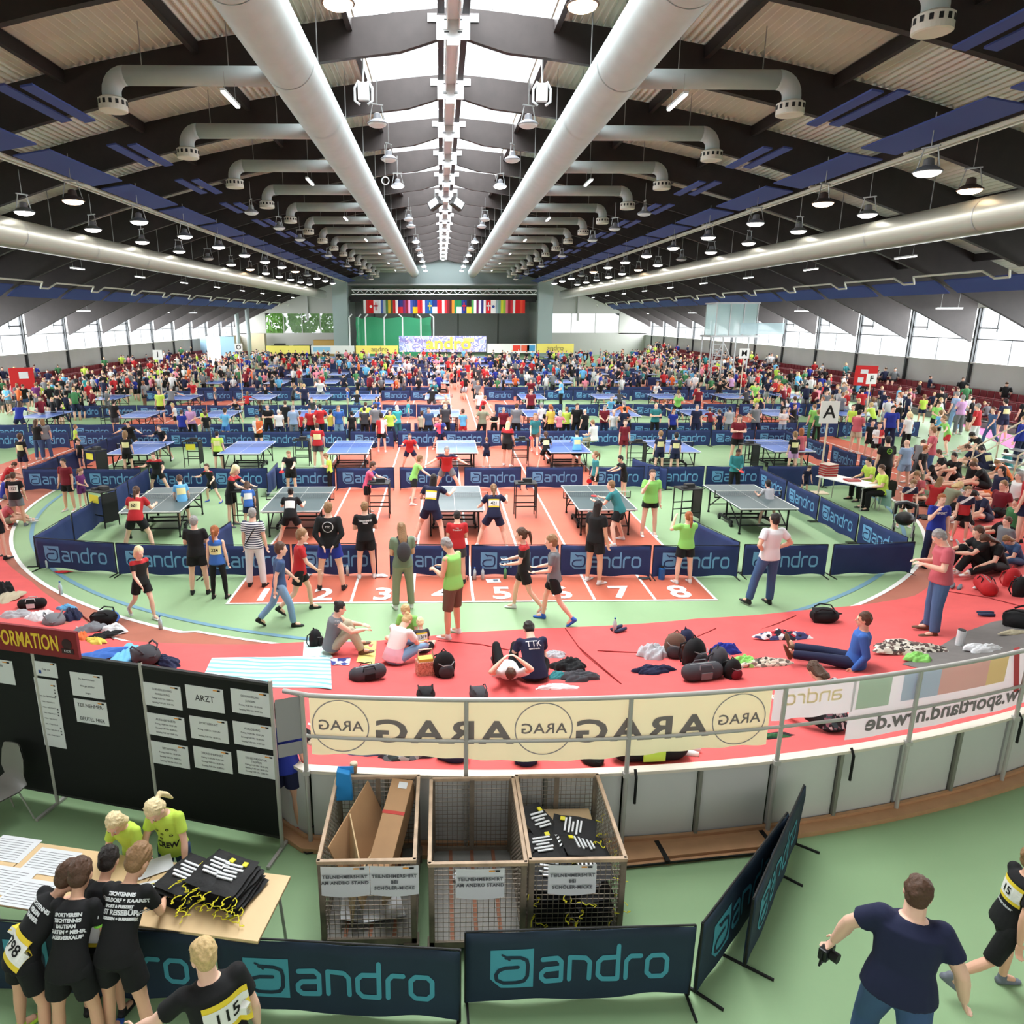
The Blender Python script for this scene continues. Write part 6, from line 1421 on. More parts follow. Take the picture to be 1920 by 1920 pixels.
def racket(r, hand_='R', c=(.85, .12, .14)):
    P, child, J, t, k = PINFO[r.name]; wr, d = J['wr' + hand_], J['hd' + hand_]; rr = r.location + (rotz(r.rotation_euler[2]) @ ((wr + d * .08) * k)); dd = rotz(r.rotation_euler[2]) @ d
    q = empty('table_tennis_racket', rr, 0, 'red table tennis racket held by %s' % r['label'].split(' in ')[0] + ' in ' + ' '.join(r['label'].split(' in ')[1].split()[:4]) if ' in ' in r['label'] else 'red table tennis racket', 'racket')
    m = MB(); R = frame(dd); c0 = dd * .16; nn = R @ V(0, 1, 0)
    m.tube([c0 - nn * .006, c0 + nn * .006], .078, 20); m.obj('blade', M('rubber_red', c, rough=.5), q)
    m = MB(); m.bar(V(0, 0, 0) - dd * .02, dd * .09, .026, .02); m.obj('handle', TIMB, q); return q
# ---------------------------------------------------------------- helper: figure placed on the floor it stands on
def ratio(pose, child): P = POSES[pose] if isinstance(pose, str) else pose; J = skel(P, child); return (J['head'].z + .115) / (1.665 if child else 1.70)
NP = [0]
def at_px(x, y, hy, face, pose, top, low, hair, child, skin, shoe, label, group=None, lod='mid', bankd=True, fat=1., H=None):
    p = WB(x, y) if bankd else W(x, y)
    if H is None:
        z = zpix(hy, p.y) - p.z; H = z / ratio(pose, child)
    H = max(1.05 if child else 1.5, min(1.72 if child else 1.95, H))
    if lod == 'mid' and p.y > 36: lod = 'low'
    NP[0] += 1
    return person(p, face, pose, H, top, low, hair, child, skin, lod, label, group, shoe, fat)
LINES = []
def crowd_line(txt, group=None, lod='mid', place=None):
    out = []
    for ln in txt.strip().split('\n'):
        ln = ln.strip()
        if not ln or ln[0] == '#': continue
        a, lb = ln.split('|', 1); t = a.split(); x, y, hy, face = map(float, t[:4]); pose = t[4]; top = tuple(t[5].split(':')); low = tuple(t[6].split(':')); hair = tuple(t[7].split(':')); fl = t[8] if len(t) > 8 else ''
        shoe = next((f[1:] for f in fl.split(',') if f.startswith('s') and f[1:] in SHOE), 'white')
        o = at_px(x, y, hy, face, pose, top, low, hair, 'c' in fl.split(','), 2 if 'd' in fl.split(',') else (1 if 'w' in fl.split(',') else 0), shoe, lb.strip(), group, lod); out.append(o)
        for f in fl.split(','):
            if f.startswith('b'): bib(o, f[1:] or None, style='cream')
            if f.startswith('B'): bib(o, f[1:] or None, style='yellow')
            if f.startswith('W'): bib(o, f[1:] or None, style='white')
            if f == 'r': racket(o)
    return out
A = crowd_line('''
272 1160 1021 -130 walk2 tee:rb shorts:black bob:pale c | person with blonde bob walking across the green floor in red and black shirt
376 1114 966 5 crossed tee:black shorts:black short:grey sblack | grey haired person in black shirt and shorts watching at the first barrier
413 1122 986 0 stand tank:blue leggings:black ponytail:ginger c,sblack,b224 | person with ponytail in blue vest with number 224 and black leggings
482 1100 952 -5 stand tee:stripes pants:white short:grey sblack | grey haired person in striped shirt and white trousers with shoulder strap
529 1174 1017 -70 walk tee:denim pants:lightjeans short:brown c,sblack | person in dark blue top and light jeans walking to the red lanes
566 1148 992 -75 walk2 tee:red shorts:black short:light c,sblack | person in red shirt and black shorts striding over lane number 2
622 1106 941 0 behind long:black shorts:royal short:light sblack | person in black printed jacket and blue shorts with hands behind the back
688 1084 941 8 crossed tee:black shorts:black short:light swhite | tall teenager in black shirt with white lettering and black shorts
757 1141 983 12 front tee:olive pants:khaki long:light w | long haired person in grey-green shirt with a grey drawstring backpack
857 1094 961 0 front tee:red shorts:darkgrey short:dark sblack | dark haired person in plain red shirt behind the green vest wearer
850 1194 1012 55 phone tank:lime long_shorts:brown short:grey w | grey haired person in green bib vest looking at a phone on lane 4
981 1146 993 80 carry tee:rb shorts:black ponytail:brown c | person with ponytail carrying red bats and a black jacket over lane 5
1036 1166 993 75 carry tee:grey shorts:black short:light c,sblue | blond teenager in grey shirt and black shorts walking beside the ponytailed bat carrier
1112 1093 941 -50 stand tee:black shorts:black long:dark w | person with long dark hair in black kit at the first barrier on lane 7
1280 1094 962 8 photo tee:lime shorts:black ponytail:ginger  | red haired person in light green shirt taking a photo over the barrier
1432 1133 966 14 hips tee:white pants:denim short:dark w,sblack | dark haired person in white shirt and dark jeans with hands on hips
1742 1062 931 175 face tee:royal pants:navy short:ginger sblack | person in royal blue football shirt touching the face at the barrier end
1692 988 901 170 watch tee:sash shorts:black short:light c | child in navy shirt with white sash behind the stroller
1797 1014 917 150 stand2 tee:sash shorts:black short:light c | child in navy shirt with white sash walking on the red carpet
1908 1022 878 40 stand tee:red shorts:navy short:brown sblack | person in red shirt and navy shorts cut by the picture edge
38 986 886 10 stand2 tee:black shorts:grey short:brown w,sgrey,W1327 | person in black shirt with large white number and grey shorts by the track line
2 1048 905 -20 stand tee:rb shorts:black short:brown c,sblack | person in red and black kit at the left picture edge by the white line
48 896 811 -10 stand tee:black shorts:navy short:brown c,b | person in black shirt with pale number on the orange track
76 862 785 -15 crossed tee:black pants:denim long:brown | long haired person in black shirt and jeans on the orange track
90 861 784 20 stand2 tee:grey pants:denim bob:light | person in grey shirt and jeans next to the one in black on the orange track
133 958 857 170 stand tee:maroon shorts:black short:dark w | person in maroon football shirt outside the blue side barrier
157 952 876 -110 front tee:purple shorts:purple ponytail:light c | child in purple kit leaning to the umpire stand
262 1036 914 3 ready tee:red shorts:black ponytail:brown b621 | player in red shirt with number 621 at the first slate table
300 928 857 180 ready2 tee:rb shorts:black short:brown r | player in red and black shirt receiving at the far end of the first slate table
347 990 893 25 watch tee:sky shorts:black short:brown c,b | player in sky blue shirt stretched beside the first slate table
400 942 867 160 ready2 tee:rb shorts:black short:brown c,sblue | player in red and black shirt stepping with bright blue shoes
437 986 870 -100 reach tee:rb shorts:black bob:pale c,sgrey | blonde child in dark red shirt reaching to the umpire stand
470 994 905 15 watch tee:blue shorts:navy bob:brown c,W | child in blue vest seated before the umpire stand
548 1024 917 2 ready tee:black shorts:black bun:dark W | player in black shirt with blank white number at the second slate table
548 928 855 180 reach tee:black shorts:black short:light r | player in black shirt with red racket at the far end of the second slate table
620 920 850 85 phone tee:neon pants:black short:light c | umpire in neon shirt holding a red clipboard between the tables
690 962 866 -95 reach tee:purpleblue shorts:black short:brown c | child in blue and pink shirt leaning on an umpire stand with white cloth
776 942 855 -70 lunge tee:lime shorts:black short:light c | player in light green shirt stepping wide on the red lanes
838 926 835 180 lunge tee:br shorts:grey short:grey r | grey haired player in navy and red shirt bowing with both arms wide
809 1020 893 -18 ready2 tee:navy shorts:navy long:dark B | player with long dark hair in navy shirt at the pale middle table
925 1028 912 0 ready2 tee:navy shorts:navy ponytail:light B421 | player in navy shirt with number 421 at the pale middle table
1114 934 848 100 stand tee:teal shorts:black ponytail:light c,r | player with ponytail in teal shirt at the fourth slate table
1168 932 856 100 reach tee:black shorts:black short:dark c | child in black and white shirt with raised hands behind the second barrier gap
1215 1004 882 178 face tee:lime skirt:black short:brown  | umpire in light green and black shirt holding a hand to the mouth
1158 1019 905 60 ready tee:teal shorts:black short:light r | player in teal shirt near the fourth slate table with arm forward
1374 928 843 180 front long:teal pants:black short:dark d,r | dark skinned player in teal top holding a red racket at the fifth slate table
1439 986 907 8 ready tee:lightgrey shorts:grey short:dark c | player in pale grey shirt at the near end of the fifth slate table
1650 932 821 0 stand tee:black pants:black short:dark sblack | tall person in black shirt with green print walking past the umpires table
1689 918 828 5 stand2 tee:bluegrey shorts:bluegrey bald:grey | bald person in pale blue shirt among the crowd by the carpet
1718 926 838 -150 stand2 tee:black pants:khaki short:ginger | person in black cropped shirt beside the bald person
1735 905 775 60 crossed tee:rose pants:denim short:light | tall person in faded red shirt and jeans with folded arms near the letter A sign
1506 930 878 180 watch tee:navy shorts:navy short:brown c | small child in navy shirt peeking over the side barrier
243 890 807 0 stand tee:black shorts:black bob:light c,b | player in black shirt with number card at the first blue table
146 850 795 -60 stand2 tee:neon shorts:black short:light c | child in neon shirt outside the second court row
155 880 822 160 stand tee:black shorts:navy short:brown c,b | child in black shirt with yellow number by the umpire stand of the first blue table
310 862 796 165 ready2 tee:black shorts:black short:brown r | player in black shirt moving at the far end of the first blue table
250 850 789 180 lunge tee:black shorts:black short:dark | player in black and white shirt reaching sideways behind the first blue table
412 884 811 0 stand tee:neon shorts:black short:dark b | player in neon and black shirt with number at the second blue table
598 878 793 3 stand2 tee:red shorts:darkgrey short:brown b | umpire in red shirt with number before the third blue table
487 846 778 175 front tee:orangewhite shorts:black short:brown  | player in orange and white shirt at the far end of the second blue table
769 882 815 185 ready2 tee:red shorts:navy short:brown r | player in red shirt and dark shorts near the fourth table
716 848 775 -5 stand2 tee:redwhite shorts:black short:dark c | child in red and white shirt standing at the third barrier row
826 842 797 180 ready tee:purpleblue shorts:navy short:dark | player in dark blue and pink shirt behind the pale fourth table
912 876 821 10 stand tee:navy shorts:navy short:light c | child in navy shirt at the corner of the fourth table
950 874 791 -30 stand2 tee:rb shorts:black long:pale  | tall person with pale hair in black and red shirt near the ball stand
1002 850 772 170 walk2 tee:teal skirt:brown bob:light c,r | player in teal shirt and dark skirt on the red lanes at the third barrier
1023 878 812 0 ready tee:black shorts:black ponytail:brown c,b | player in black shirt with square number at the fifth blue table
1080 882 816 0 reach tee:sky shorts:black short:dark b | player in light blue shirt with raised arms at the fifth blue table
1168 862 788 175 stand tee:maroon shorts:maroon short:brown c | person in maroon shirt and shorts next to the umpire stand
1234 886 810 3 stand tee:navy shorts:navy short:light c,b | first of two children in navy kit with numbers at the sixth blue table
1263 888 813 -3 stand tee:navy shorts:navy short:dark c,b | second of two children in navy kit with numbers at the sixth blue table
1378 868 779 170 crossed tee:maroon shorts:black long:brown | person in maroon shirt with folded arms at the gap of the third row
1483 888 812 0 stand tee:black shorts:lilac ponytail:light c,b | child in black shirt and lilac shorts with number at the last blue table
1494 882 806 -10 stand tee:rose shorts:rose bob:ginger c | child in salmon kit beside the one in lilac shorts
1113 848 789 40 sit_chair tee:white pants:khaki short:light  | person in white shirt sitting sideways against the third barrier
1600 850 771 -60 crossed tee:rose shorts:beige short:dark | person in faded striped shirt and beige shorts east of the letter A sign
1626 858 790 170 stand tee:black shorts:black short:dark c | child in black and green kit east of the letter A sign
1638 868 795 175 crossed tee:redwhite shorts:black short:brown c | child in red and white football shirt with folded arms
1662 845 760 160 stand2 tee:royal pants:navy short:dark | person in royal blue shirt holding a paper east of the letter A sign
1695 850 775 10 stand tee:white pants:black ponytail:pale c | child with pale ponytail in white top and black trousers
1770 852 773 75 lunge tee:lime shorts:red short:light c | child in green shirt and red shorts stepping on the green floor
1822 840 757 30 stand2 tee:red pants:white short:grey | grey haired person in red shirt and white trousers on the pink mat
1852 835 760 100 walk tee:denim pants:denim short:brown c | child in dark blue kit walking beside the pink mat
1874 826 751 0 stand2 tee:navy shorts:navy short:dark b | person in navy shirt with number on the pink mat
1905 875 780 20 stand long:royal pants:navy short:light | person in bright blue jacket at the stand steps
1912 820 748 0 stand tee:black pants:black short:dark b | person in black shirt with number beyond the pink mat
1794 815 743 10 crossed tee:lilac pants:grey short:grey | grey haired person in lilac shirt before the stand
1785 808 735 5 stand2 tee:bluegrey pants:lightjeans short:grey | grey haired person in pale blue shirt before the stand
1757 795 722 -10 stand2 tee:black shorts:black short:dark | tall person in black kit before the stand seats
''', 'people at the near courts')
# those standing in the aisle behind the third barrier row
AIS = '345 royal short:brown navy;363 lilac short:white black;390 black short:brown grey;426 sky short:brown blue;506 black short:grey black;526 white short:white navy;553 bluegrey short:grey grey;564 red short:brown black;584 red bun:brown black;602 red short:dark black;622 yellow short:dark royal;637 blue bob:light lightjeans;661 black bun:dark black;685 darkgrey short:dark black;706 grey short:brown black;733 neon short:dark navy;746 turquoise bob:white teal;791 beige short:brown black;804 denim short:brown black;836 darkgrey bald:grey black;868 sky short:brown red;904 khaki short:dark black;926 black short:light black;943 maroon short:grey black;967 grey short:brown black;1024 black short:dark black;1031 yellow ponytail:ginger black;1047 pink bob:white black;1060 neon short:light black;1079 black short:brown black;1095 black bald:grey black;1130 maroon short:grey navy;1147 white bald:grey lightjeans;1166 navy short:dark navy;1225 teal bald:grey black;1258 royal bob:ginger black;1301 navy short:grey navy;1346 navy short:brown navy;1363 lightgrey short:dark grey;1412 grey short:grey navy;1463 white short:grey lightjeans;1520 lime short:light green;1528 green ponytail:light black'
for k, e in enumerate(AIS.split(';')):
    t = e.split(); x = float(t[0]); hy = {0: 768, 1: 764, 2: 760, 3: 757, 4: 771}[k * 7 % 5]; hr_ = tuple(t[2].split(':')); cw = CWORD.get(t[1], t[1]); ch = hy == 771 or t[1] in ('sky', 'yellow')
    D = 32.3 + .25 * ((k * 5) % 3); p = W(x, 832); p = Vector((p.x * D / p.y, D, 0)); z = zpix(hy, D); ps = ('stand', 'stand2', 'crossed', 'hips', 'stand2', 'front')[k * 5 % 6]; f = (0, 15, -15, 175, 5, -170, 30)[k * 3 % 7]
    if t[1] in ('teal', 'royal', 'white', 'maroon') and x > 900: f = 178
    o = person(p, f, ps, max(1.15, min(1.86, z / ratio(ps, ch))), ('tee', t[1]), ('shorts' if t[3] in ('royal', 'red', 'blue') else 'pants', t[3]), hr_, ch, 0, 'mid', '', 'spectators in the aisle behind the third barrier row', 'black')
    hw = 'bald' if hr_[0] == 'bald' else hr_[1] + ' haired'
    o['label'] = '%s person in %s shirt and %s %s behind the third barrier row' % (hw, cw, CWORD.get(t[3], t[3]), 'shorts' if t[3] in ('royal', 'red', 'blue') else 'trousers')
# third and fourth court rows and the crowd beside them
rc = random.Random(11)
TOPC = ['black'] * 9 + ['navy'] * 5 + ['red'] * 6 + ['white'] * 5 + ['blue'] * 3 + ['royal'] * 2 + ['sky'] * 3 + ['grey'] * 3 + ['darkgrey'] * 2 + ['neon'] * 4 + ['green'] * 2 + ['lime'] * 2 + ['orange'] * 2 + ['pink'] * 2 + ['maroon'] * 3 + ['teal'] * 2 + ['purple', 'yellow', 'beige', 'lilac', 'turquoise']
LOWC = ['black'] * 6 + ['navy'] * 3 + ['grey', 'denim', 'jeans', 'darkgrey', 'beige']
HRK = ['short'] * 6 + ['ponytail'] * 2 + ['bob', 'long', 'bun']; HRC = ['brown'] * 4 + ['dark'] * 3 + ['light'] * 3 + ['blonde', 'grey', 'ginger']
def rnd_person(p, zone, face=None, poses=('stand', 'stand2', 'crossed', 'front', 'walk', 'hips', 'watch'), cprob=.45, group=None, lod=None, H=None):
    ch = rc.random() < cprob; ps = rc.choice(poses); tc, lc = rc.choice(TOPC), rc.choice(LOWC); hk, hc = rc.choice(HRK), rc.choice(HRC)
    lk = rc.choice(('shorts', 'shorts', 'pants')); H = H or (rc.uniform(1.3, 1.62) if ch else rc.uniform(1.62, 1.86))
    f = rc.choice((0, 180, 90, -90, 30, -30, 150, -150)) + rc.uniform(-15, 15) if face is None else face
    o = person(p, f, ps, H, ('tee', tc), (lk, lc), (hk, hc), ch, 0 if rc.random() < .85 else rc.choice((1, 2)), lod or ('mid' if p[1] < 34 else 'low'), '', group or 'people ' + zone, rc.choice(('white', 'black', 'blue', 'grey')))
    o['label'] = '%s haired person in %s shirt and %s %s %s' % (hc, CWORD.get(tc, tc), CWORD.get(lc, lc), 'shorts' if lk == 'shorts' else 'trousers', zone)
    NP[0] += 1; return o
for X, Y, nm in [(t, y, n) for y, n in ((36.9, 'in the third court row'), (44.9, 'in the fourth court row')) for t in TR[y]]:
    rnd_person((X + rc.uniform(-.4, .4), Y - 2.3, 0), nm, rc.uniform(-15, 15), ('ready', 'ready2', 'ready', 'lunge', 'stand2'), .6)
    rnd_person((X + rc.uniform(-.4, .4), Y + 2.3, 0), nm, 180 + rc.uniform(-15, 15), ('ready', 'ready2', 'lunge', 'stand'), .6)
    if rc.random() < .6: rnd_person((X + 1.9, Y + rc.uniform(-.6, .6), 0), nm, rc.choice((90, -90)), ('stand', 'front', 'reach'), .7)
taken = []
def free(x, y, d=.55):
    for a, b in taken:
        if abs(a - x) < d and abs(b - y) < d: return False
    taken.append((x, y)); return True
for k in range(34):                                             # walkways left and right, level with courts three and four
    s = -1 if k % 2 else 1; x = s * rc.uniform(16.5 if s > 0 else 14.6, 25) + .4; y = rc.uniform(31.8 if s > 0 else 30.5, 46)
    if s < 0 and x > -22.5 and y > 33: x = -23 - rc.random() * 3
    if free(x, y): rnd_person((x, y, 0), 'before the east stand' if s > 0 else 'before the west windows')
for k in range(12):
    x = rc.uniform(1.7, 3.); y = rc.uniform(38, 66)
    if free(x, y, .7): rnd_person((x, y, 0), 'walking down the centre aisle', rc.choice((0, 180)), ('walk', 'walk2', 'stand'))
# ---------------------------------------------------------------- sitters on the banked east side
SIT = '''
1745 905 862 100 slump tee:black shorts:black short:dark | sitter in black shirt with dark cap hair nearest the tall people
1768 892 848 60 crossleg tee:black shorts:black short:brown | sitter in black shirt bent forward, second from the aisle on the carpet
1790 905 852 95 knees tee:black shorts:black short:dark | sitter in black shirt hugging the knees in the group in black
1815 915 850 80 legs_out tee:black shorts:black short:light | sitter in black shirt with lime collar and outstretched legs
1832 880 838 30 slump tee:navy shorts:navy short:brown | sitter in navy shirt facing away at the carpet edge
1852 885 840 10 slump tee:navy shorts:navy short:dark b | sitter in navy shirt with yellow number facing away
1848 918 850 60 slump tee:black shorts:black short:brown | sitter in black shirt looking down beside the handrail
1866 935 875 85 legs_out tee:navy shorts:orange long:dark | long haired sitter in navy shirt and orange shorts
1898 948 880 80 legs_out tee:white shorts:black bob:grey | grey haired sitter in white shirt and black shorts
1888 905 868 70 slump tee:orange shorts:black short:light | sitter in orange top below the handrail
1890 880 850 20 crossleg tee:teal shorts:black short:dark | sitter in dark teal shirt beyond the handrail
1722 935 880 110 crossleg tee:rose shorts:khaki short:light c | child in pale red shirt crouching on the terracotta track
1748 955 900 -60 knees tee:red shorts:khaki long:light | long haired sitter in red shirt with raised arms
1765 960 905 -80 slump tee:khaki shorts:black bob:blonde | fair haired sitter in khaki top bent over
1845 978 918 95 slump tee:navy shorts:navy short:dark | sitter in navy shirt writing on a sheet
1868 968 900 100 legs_out tee:maroon shorts:navy short:light | sitter in maroon shirt with bare outstretched legs
1893 1000 940 95 legs_out tee:green shorts:black short:brown | sitter in green shirt with bare legs at the picture edge
1875 1035 975 90 legs_out tee:grey shorts:navy short:brown | sitter in grey shirt with bare legs beside the red shirt wearer
1838 1075 985 80 knees tee:black pants:black short:brown | sitter in black kit with upright knees beside the red bag
1868 1072 1000 100 slump tee:black pants:black long:brown | long haired sitter in black kit leaning forward by the red bag
1905 1060 1010 95 slump tee:denim pants:denim bob:light | sitter in dark blue kit at the picture edge above the red cool box
1712 900 852 -100 knees tee:darkgrey shorts:black short:dark | sitter in dark grey shirt at the white track line
1838 850 812 80 slump tee:black shorts:black curly:dark | curly haired sitter in black on the green floor by the handrail
1700 876 838 40 crossleg tee:black shorts:black short:dark | sitter in black shirt just beyond the track line
1722 868 830 -40 slump tee:grey shorts:black short:brown | sitter in grey shirt just beyond the black group
10 905 865 -60 slump tee:red shorts:black short:brown | sitter in red shirt on the west track
8 935 892 -50 crossleg tee:royal shorts:grey short:brown | sitter in royal blue shirt on the west track
6 985 940 -60 slump tee:rose shorts:khaki bob:light | sitter in pale red shirt at the left picture edge
'''
crowd_line(SIT, 'people sitting at the edge of the hall')
# ---------------------------------------------------------------- the group on the carpet before the fence
def hero_px(x, y, face, pose, H, top, low, hair, child, skin, shoe, label, fat=1., lod='hero'):
    return person(WB(x, y), face, pose, H, top, low, hair, child, skin, lod, label, 'people on the red carpet', shoe, fat)
q = hero_px(622, 1226, -75, 'knees', 1.70, ('tank', 'grey'), ('pants', 'beige'), ('bun', 'dark'), False, 0, 'brown', 'dark haired person in grey vest sitting with arms round the knees')
q = hero_px(738, 1246, -35, 'slump', 1.68, ('tee', 'pinkwhite'), ('pants', 'lightjeans'), ('bun', 'blonde'), False, 0, 'white', 'blonde person in white and pink top sitting on the red carpet')
q = hero_px(768, 1200, 165, 'crossleg', 1.45, ('tee', 'lime'), ('shorts', 'black'), ('short', 'blonde'), True, 0, 'white', 'blond child in green vest kneeling on the carpet edge')
q = hero_px(792, 1224, 15, 'crossleg', 1.12, ('tee', 'darkgrey'), ('shorts', 'black'), ('short', 'pale'), True, 0, 'white', 'toddler with large number 1319 on the back'); bib(q, '1319', v=-.02, sz=1.1)
q = hero_px(1002, 1278, 8, 'slump', 1.78, ('tee', 'navy'), ('shorts', 'black'), ('short', 'dark'), False, 0, 'white', 'dark haired person in navy shirt reading TTK sitting with back to the fence'); shirt_text(q, 'TTK', .12, .06, PAPER); shirt_text(q, 'Sportfreunde', .03, -.01, PAPER)
q = hero_px(950, 1272, 0, 'lie', 1.60, ('tee', 'white'), ('leggings', 'black'), ('short', 'brown'), False, 0, 'black', 'person in white shirt and black leggings lying on the carpet')
q = hero_px(1602, 1252, 62, 'legs_out', 1.78, ('long', 'blue'), ('pants', 'navy'), ('short', 'brown'), False, 1, 'brown', 'person in bright blue long-sleeved top sitting on the carpet')
q = hero_px(1562, 1372, 20, 'slump', 1.62, ('tee', 'floral'), ('shorts', 'black'), ('bob', 'brown'), False, 0, 'white', 'person in dark floral top sitting behind the grey fence banner')
q = at_px(1745, 1188, 1001, 72, 'phone', ('tee', 'rose'), ('pants', 'jeans'), ('short', 'grey'), False, 0, 'brown', 'grey-blond person in faded red shirt and blue jeans on the red carpet', 'people on the red carpet', 'hero', fat=1.08)
# prints on the near spectators
N = {o['label'][:26]: o for o in A}
def who(s): return next(o for o in A if s in o['label'])
o = who('black printed jacket'); decal(o, circle_mesh(.10, .012), PAPER, 0, .0, True, 'print'); shirt_text(o, 'TTC', .05, .0, PAPER)
o = who('white lettering'); shirt_text(o, 'TISCHTENNIS', .045, .05, PAPER, bold=.003); shirt_text(o, 'TEAM', .04, .0, PAPER, bold=.003)
o = who('plain red shirt'); shirt_text(o, 'TTG', .035, .07, PAPER); shirt_text(o, 'Düsseldorf', .045, .03, PAPER)
o = who('drawstring backpack'); backpack(o, 'darkgrey')
o = who('football shirt touching'); shirt_text(o, 'SPORT', .07, .02, PAPER, back=False, bold=.003)
o = who('green print walking'); decal(o, circle_mesh(.075, .02), M('print_green', (.45, .7, .2)), 0, .04, True, 'print'); shirt_text(o, 'TEAM', .05, .04, MC['print_green'])
o = who('shoulder strap'); P_, ch_, J_, t_, k_ = PINFO[o.name]; m = MB(); m.tube([J_['shR'] + V(0, 0, .06), J_['chest'] + V(.05, -.13, 0), J_['waist'] + V(-.13, -.11, -.06), J_['pel'] + V(-.2, 0, -.02)], .012, 6); m.obj('bag_strap', BLACK, o)
o = who('hoping') if False else who('green bib vest'); 
# ---------------------------------------------------------------- hero figures before the crates and at the table
def hero(x, y, face, pose, H, top, low, hair, child, skin, shoe, label, fat=1.): return person((x, y, 0), face, pose, H, top, low, hair, child, skin, 'hero', label, 'people at the gallery side', shoe, fat)
LB = dict(lean=46, side=4, L=((.2, .5, -.8), (-.35, .85, -.15)), R=((.2, .55, -.75), (-.45, .8, -.1)), LL=((.16, -.05, -1), (.10, -.06, -1)), RL=((.12, .12, -1), (.08, -.12, -1)), head=(10, -5))
LB2 = dict(lean=34, side=-3, L=((.25, .1, -1), (-.2, .85, -.6)), R=((.28, .0, -1), (-.3, .8, -.5)), LL=((.12, -.03, -1), (.08, -.05, -1)), RL=((.14, .06, -1), (.08, -.08, -1)), head=(22, 12))
LB3 = dict(lean=38, side=0, L=((.15, .35, -.9), (-.3, .85, -.35)), R=((.18, .25, -.9), (-.35, .85, -.4)), LL=((.10, .02, -1), (.06, -.05, -1)), RL=((.24, -.12, -1), (.22, -.16, -1)), head=(20, -20))
GREENT = M('trim_neon', (.55, .85, .3), rough=.7)
q = hero(-3.20, 4.46, -38, LB, 1.55, ('tee', 'black'), ('shorts', 'black'), ('short', 'brown'), True, 1, 'neon', 'child in black shirt with number 798 bending over the beech table'); bib(q, '798', v=-.26, u=0, sz=1.15, rot=-.1); 
for k, s in enumerate(('TISCHTENNIS', 'VEREIN', 'TRAINER')): shirt_text(q, s, .04, .07 - .045 * k, PAPER, bold=.002)
q = hero(-2.76, 4.68, -10, LB2, 1.42, ('tee', 'black'), ('shorts', 'black'), ('short', 'dark'), True, 1, 'black', 'child in black kit half hidden between two others at the beech table'); bib(q, '14', v=-.27, u=-.03, sz=1.0)
q = hero(-2.80, 4.36, -4, LB2, 1.56, ('tee', 'black'), ('shorts', 'black'), ('short', 'brown'), True, 1, 'grey', 'child in black shirt with neon sleeve trim standing at the beech table')
for k, s in enumerate(('SPORTVEREIN', 'TISCHTENNIS', 'BAUTEAM', 'GARTEN & MEHR', 'LAGERVERKAUF')): shirt_text(q, s, .036, .06 - .04 * k, PAPER, bold=.002)
P_, ch_, J_, t_, k_ = PINFO[q.name]
for n_ in 'LR':
    sh, el = J_['sh' + n_], J_['el' + n_]; c0, c1 = sh.lerp(el, .57), sh.lerp(el, .635); m = MB(); m.cone(c0, c1, .0640, .0650, 18); m.obj('sleeve_trim', GREENT, q)
q = hero(-2.47, 4.44, -6, LB3, 1.62, ('tee', 'black'), ('shorts', 'black'), ('short', 'light'), True, 1, 'blue', 'child in black shirt reading FIRST REISEBÜRO leaning over the beech table')
for k, (s, sz_) in enumerate((('TISCHTENNIS', .036), ('DÜSSELDORF & KAARST', .036), ('SPORT & FREIZEIT', .028), ('FIRST REISEBÜRO', .048), ('FLUGREISEN + BUSREISEN', .026))): shirt_text(q, s, sz_, .09 - .042 * k, PAPER, bold=.002)
q = hero(-2.86, 5.72, 165, dict(lean=22, L=((.2, .25, -1), (-.1, .6, -.7)), R=((.2, .25, -1), (-.1, .6, -.7)), leg=((.1, 0, -1), (.06, -.04, -1)), head=(28, 8)), 1.32, ('tee', 'neon'), ('pants', 'denim'), ('bob', 'pale'), True, 0, 'white', 'pale blond child in neon shirt half hidden behind the table group')
q = hero(-2.52, 5.74, 172, dict(lean=14, L=((.28, .25, -1), (.1, .35, -.9)), R=((.25, .25, -1), (.05, .35, -.9)), leg=((.1, 0, -1), (.06, -.04, -1)), head=(40, -12)), 1.42, ('tee', 'neon'), ('pants', 'denim'), ('ponytail', 'pale'), True, 0, 'white', 'blonde ponytailed child in neon shirt reading CREW behind the table')
shirt_text(q, 'CREW', .085, -.22, INK, back=False, bold=.003)
for k, (u_, v_) in enumerate(((.05, .02), (-.02, -.05), (.07, -.08), (-.07, .0), (-.05, -.13))): decal(q, circle_mesh(.018, .009), INK, u_, v_, False, 'print')
q = hero(-1.46, 3.68, 28, dict(lean=10, side=-4, L=((.75, .35, -.75), (.5, .6, -.6)), R=((.3, -.2, -1), (.1, .25, -1)), LL=((.05, .25, -1), (.03, -.1, -1)), RL=((.06, -.2, -1), (.04, -.5, -.9)), head=(8, 22)), 1.68, ('tee', 'black'), ('shorts', 'black'), ('short', 'blonde'), False, 0, 'white', 'blond person in black shirt with number 115 passing the barriers'); bib(q, '115', v=-.06, u=.06, sz=1.15)
q = hero(3.22, 3.98, -24, dict(lean=8, side=3, L=((.62, .35, -.8), (.25, .25, -.95)), R=((.5, -.2, -.9), (.25, .25, -1)), LL=((.08, .3, -1), (.05, -.05, -1)), RL=((.08, -.25, -1), (.04, -.6, -.85)), head=(10, -14)), 1.80, ('tee', 'navy'), ('pants', 'denim'), ('short', 'brown'), False, 0, 'black', 'person in dark navy shirt and jeans walking past the barriers with a camera', fat=1.18)
NAVYMAN = q
P_, ch_, J_, t_, k_ = PINFO[q.name]; wr = q.location + rotz(q.rotation_euler[2]) @ ((J_['wrL'] + J_['hdL'] * .13 + V(0, 0, -.03)) * k_)
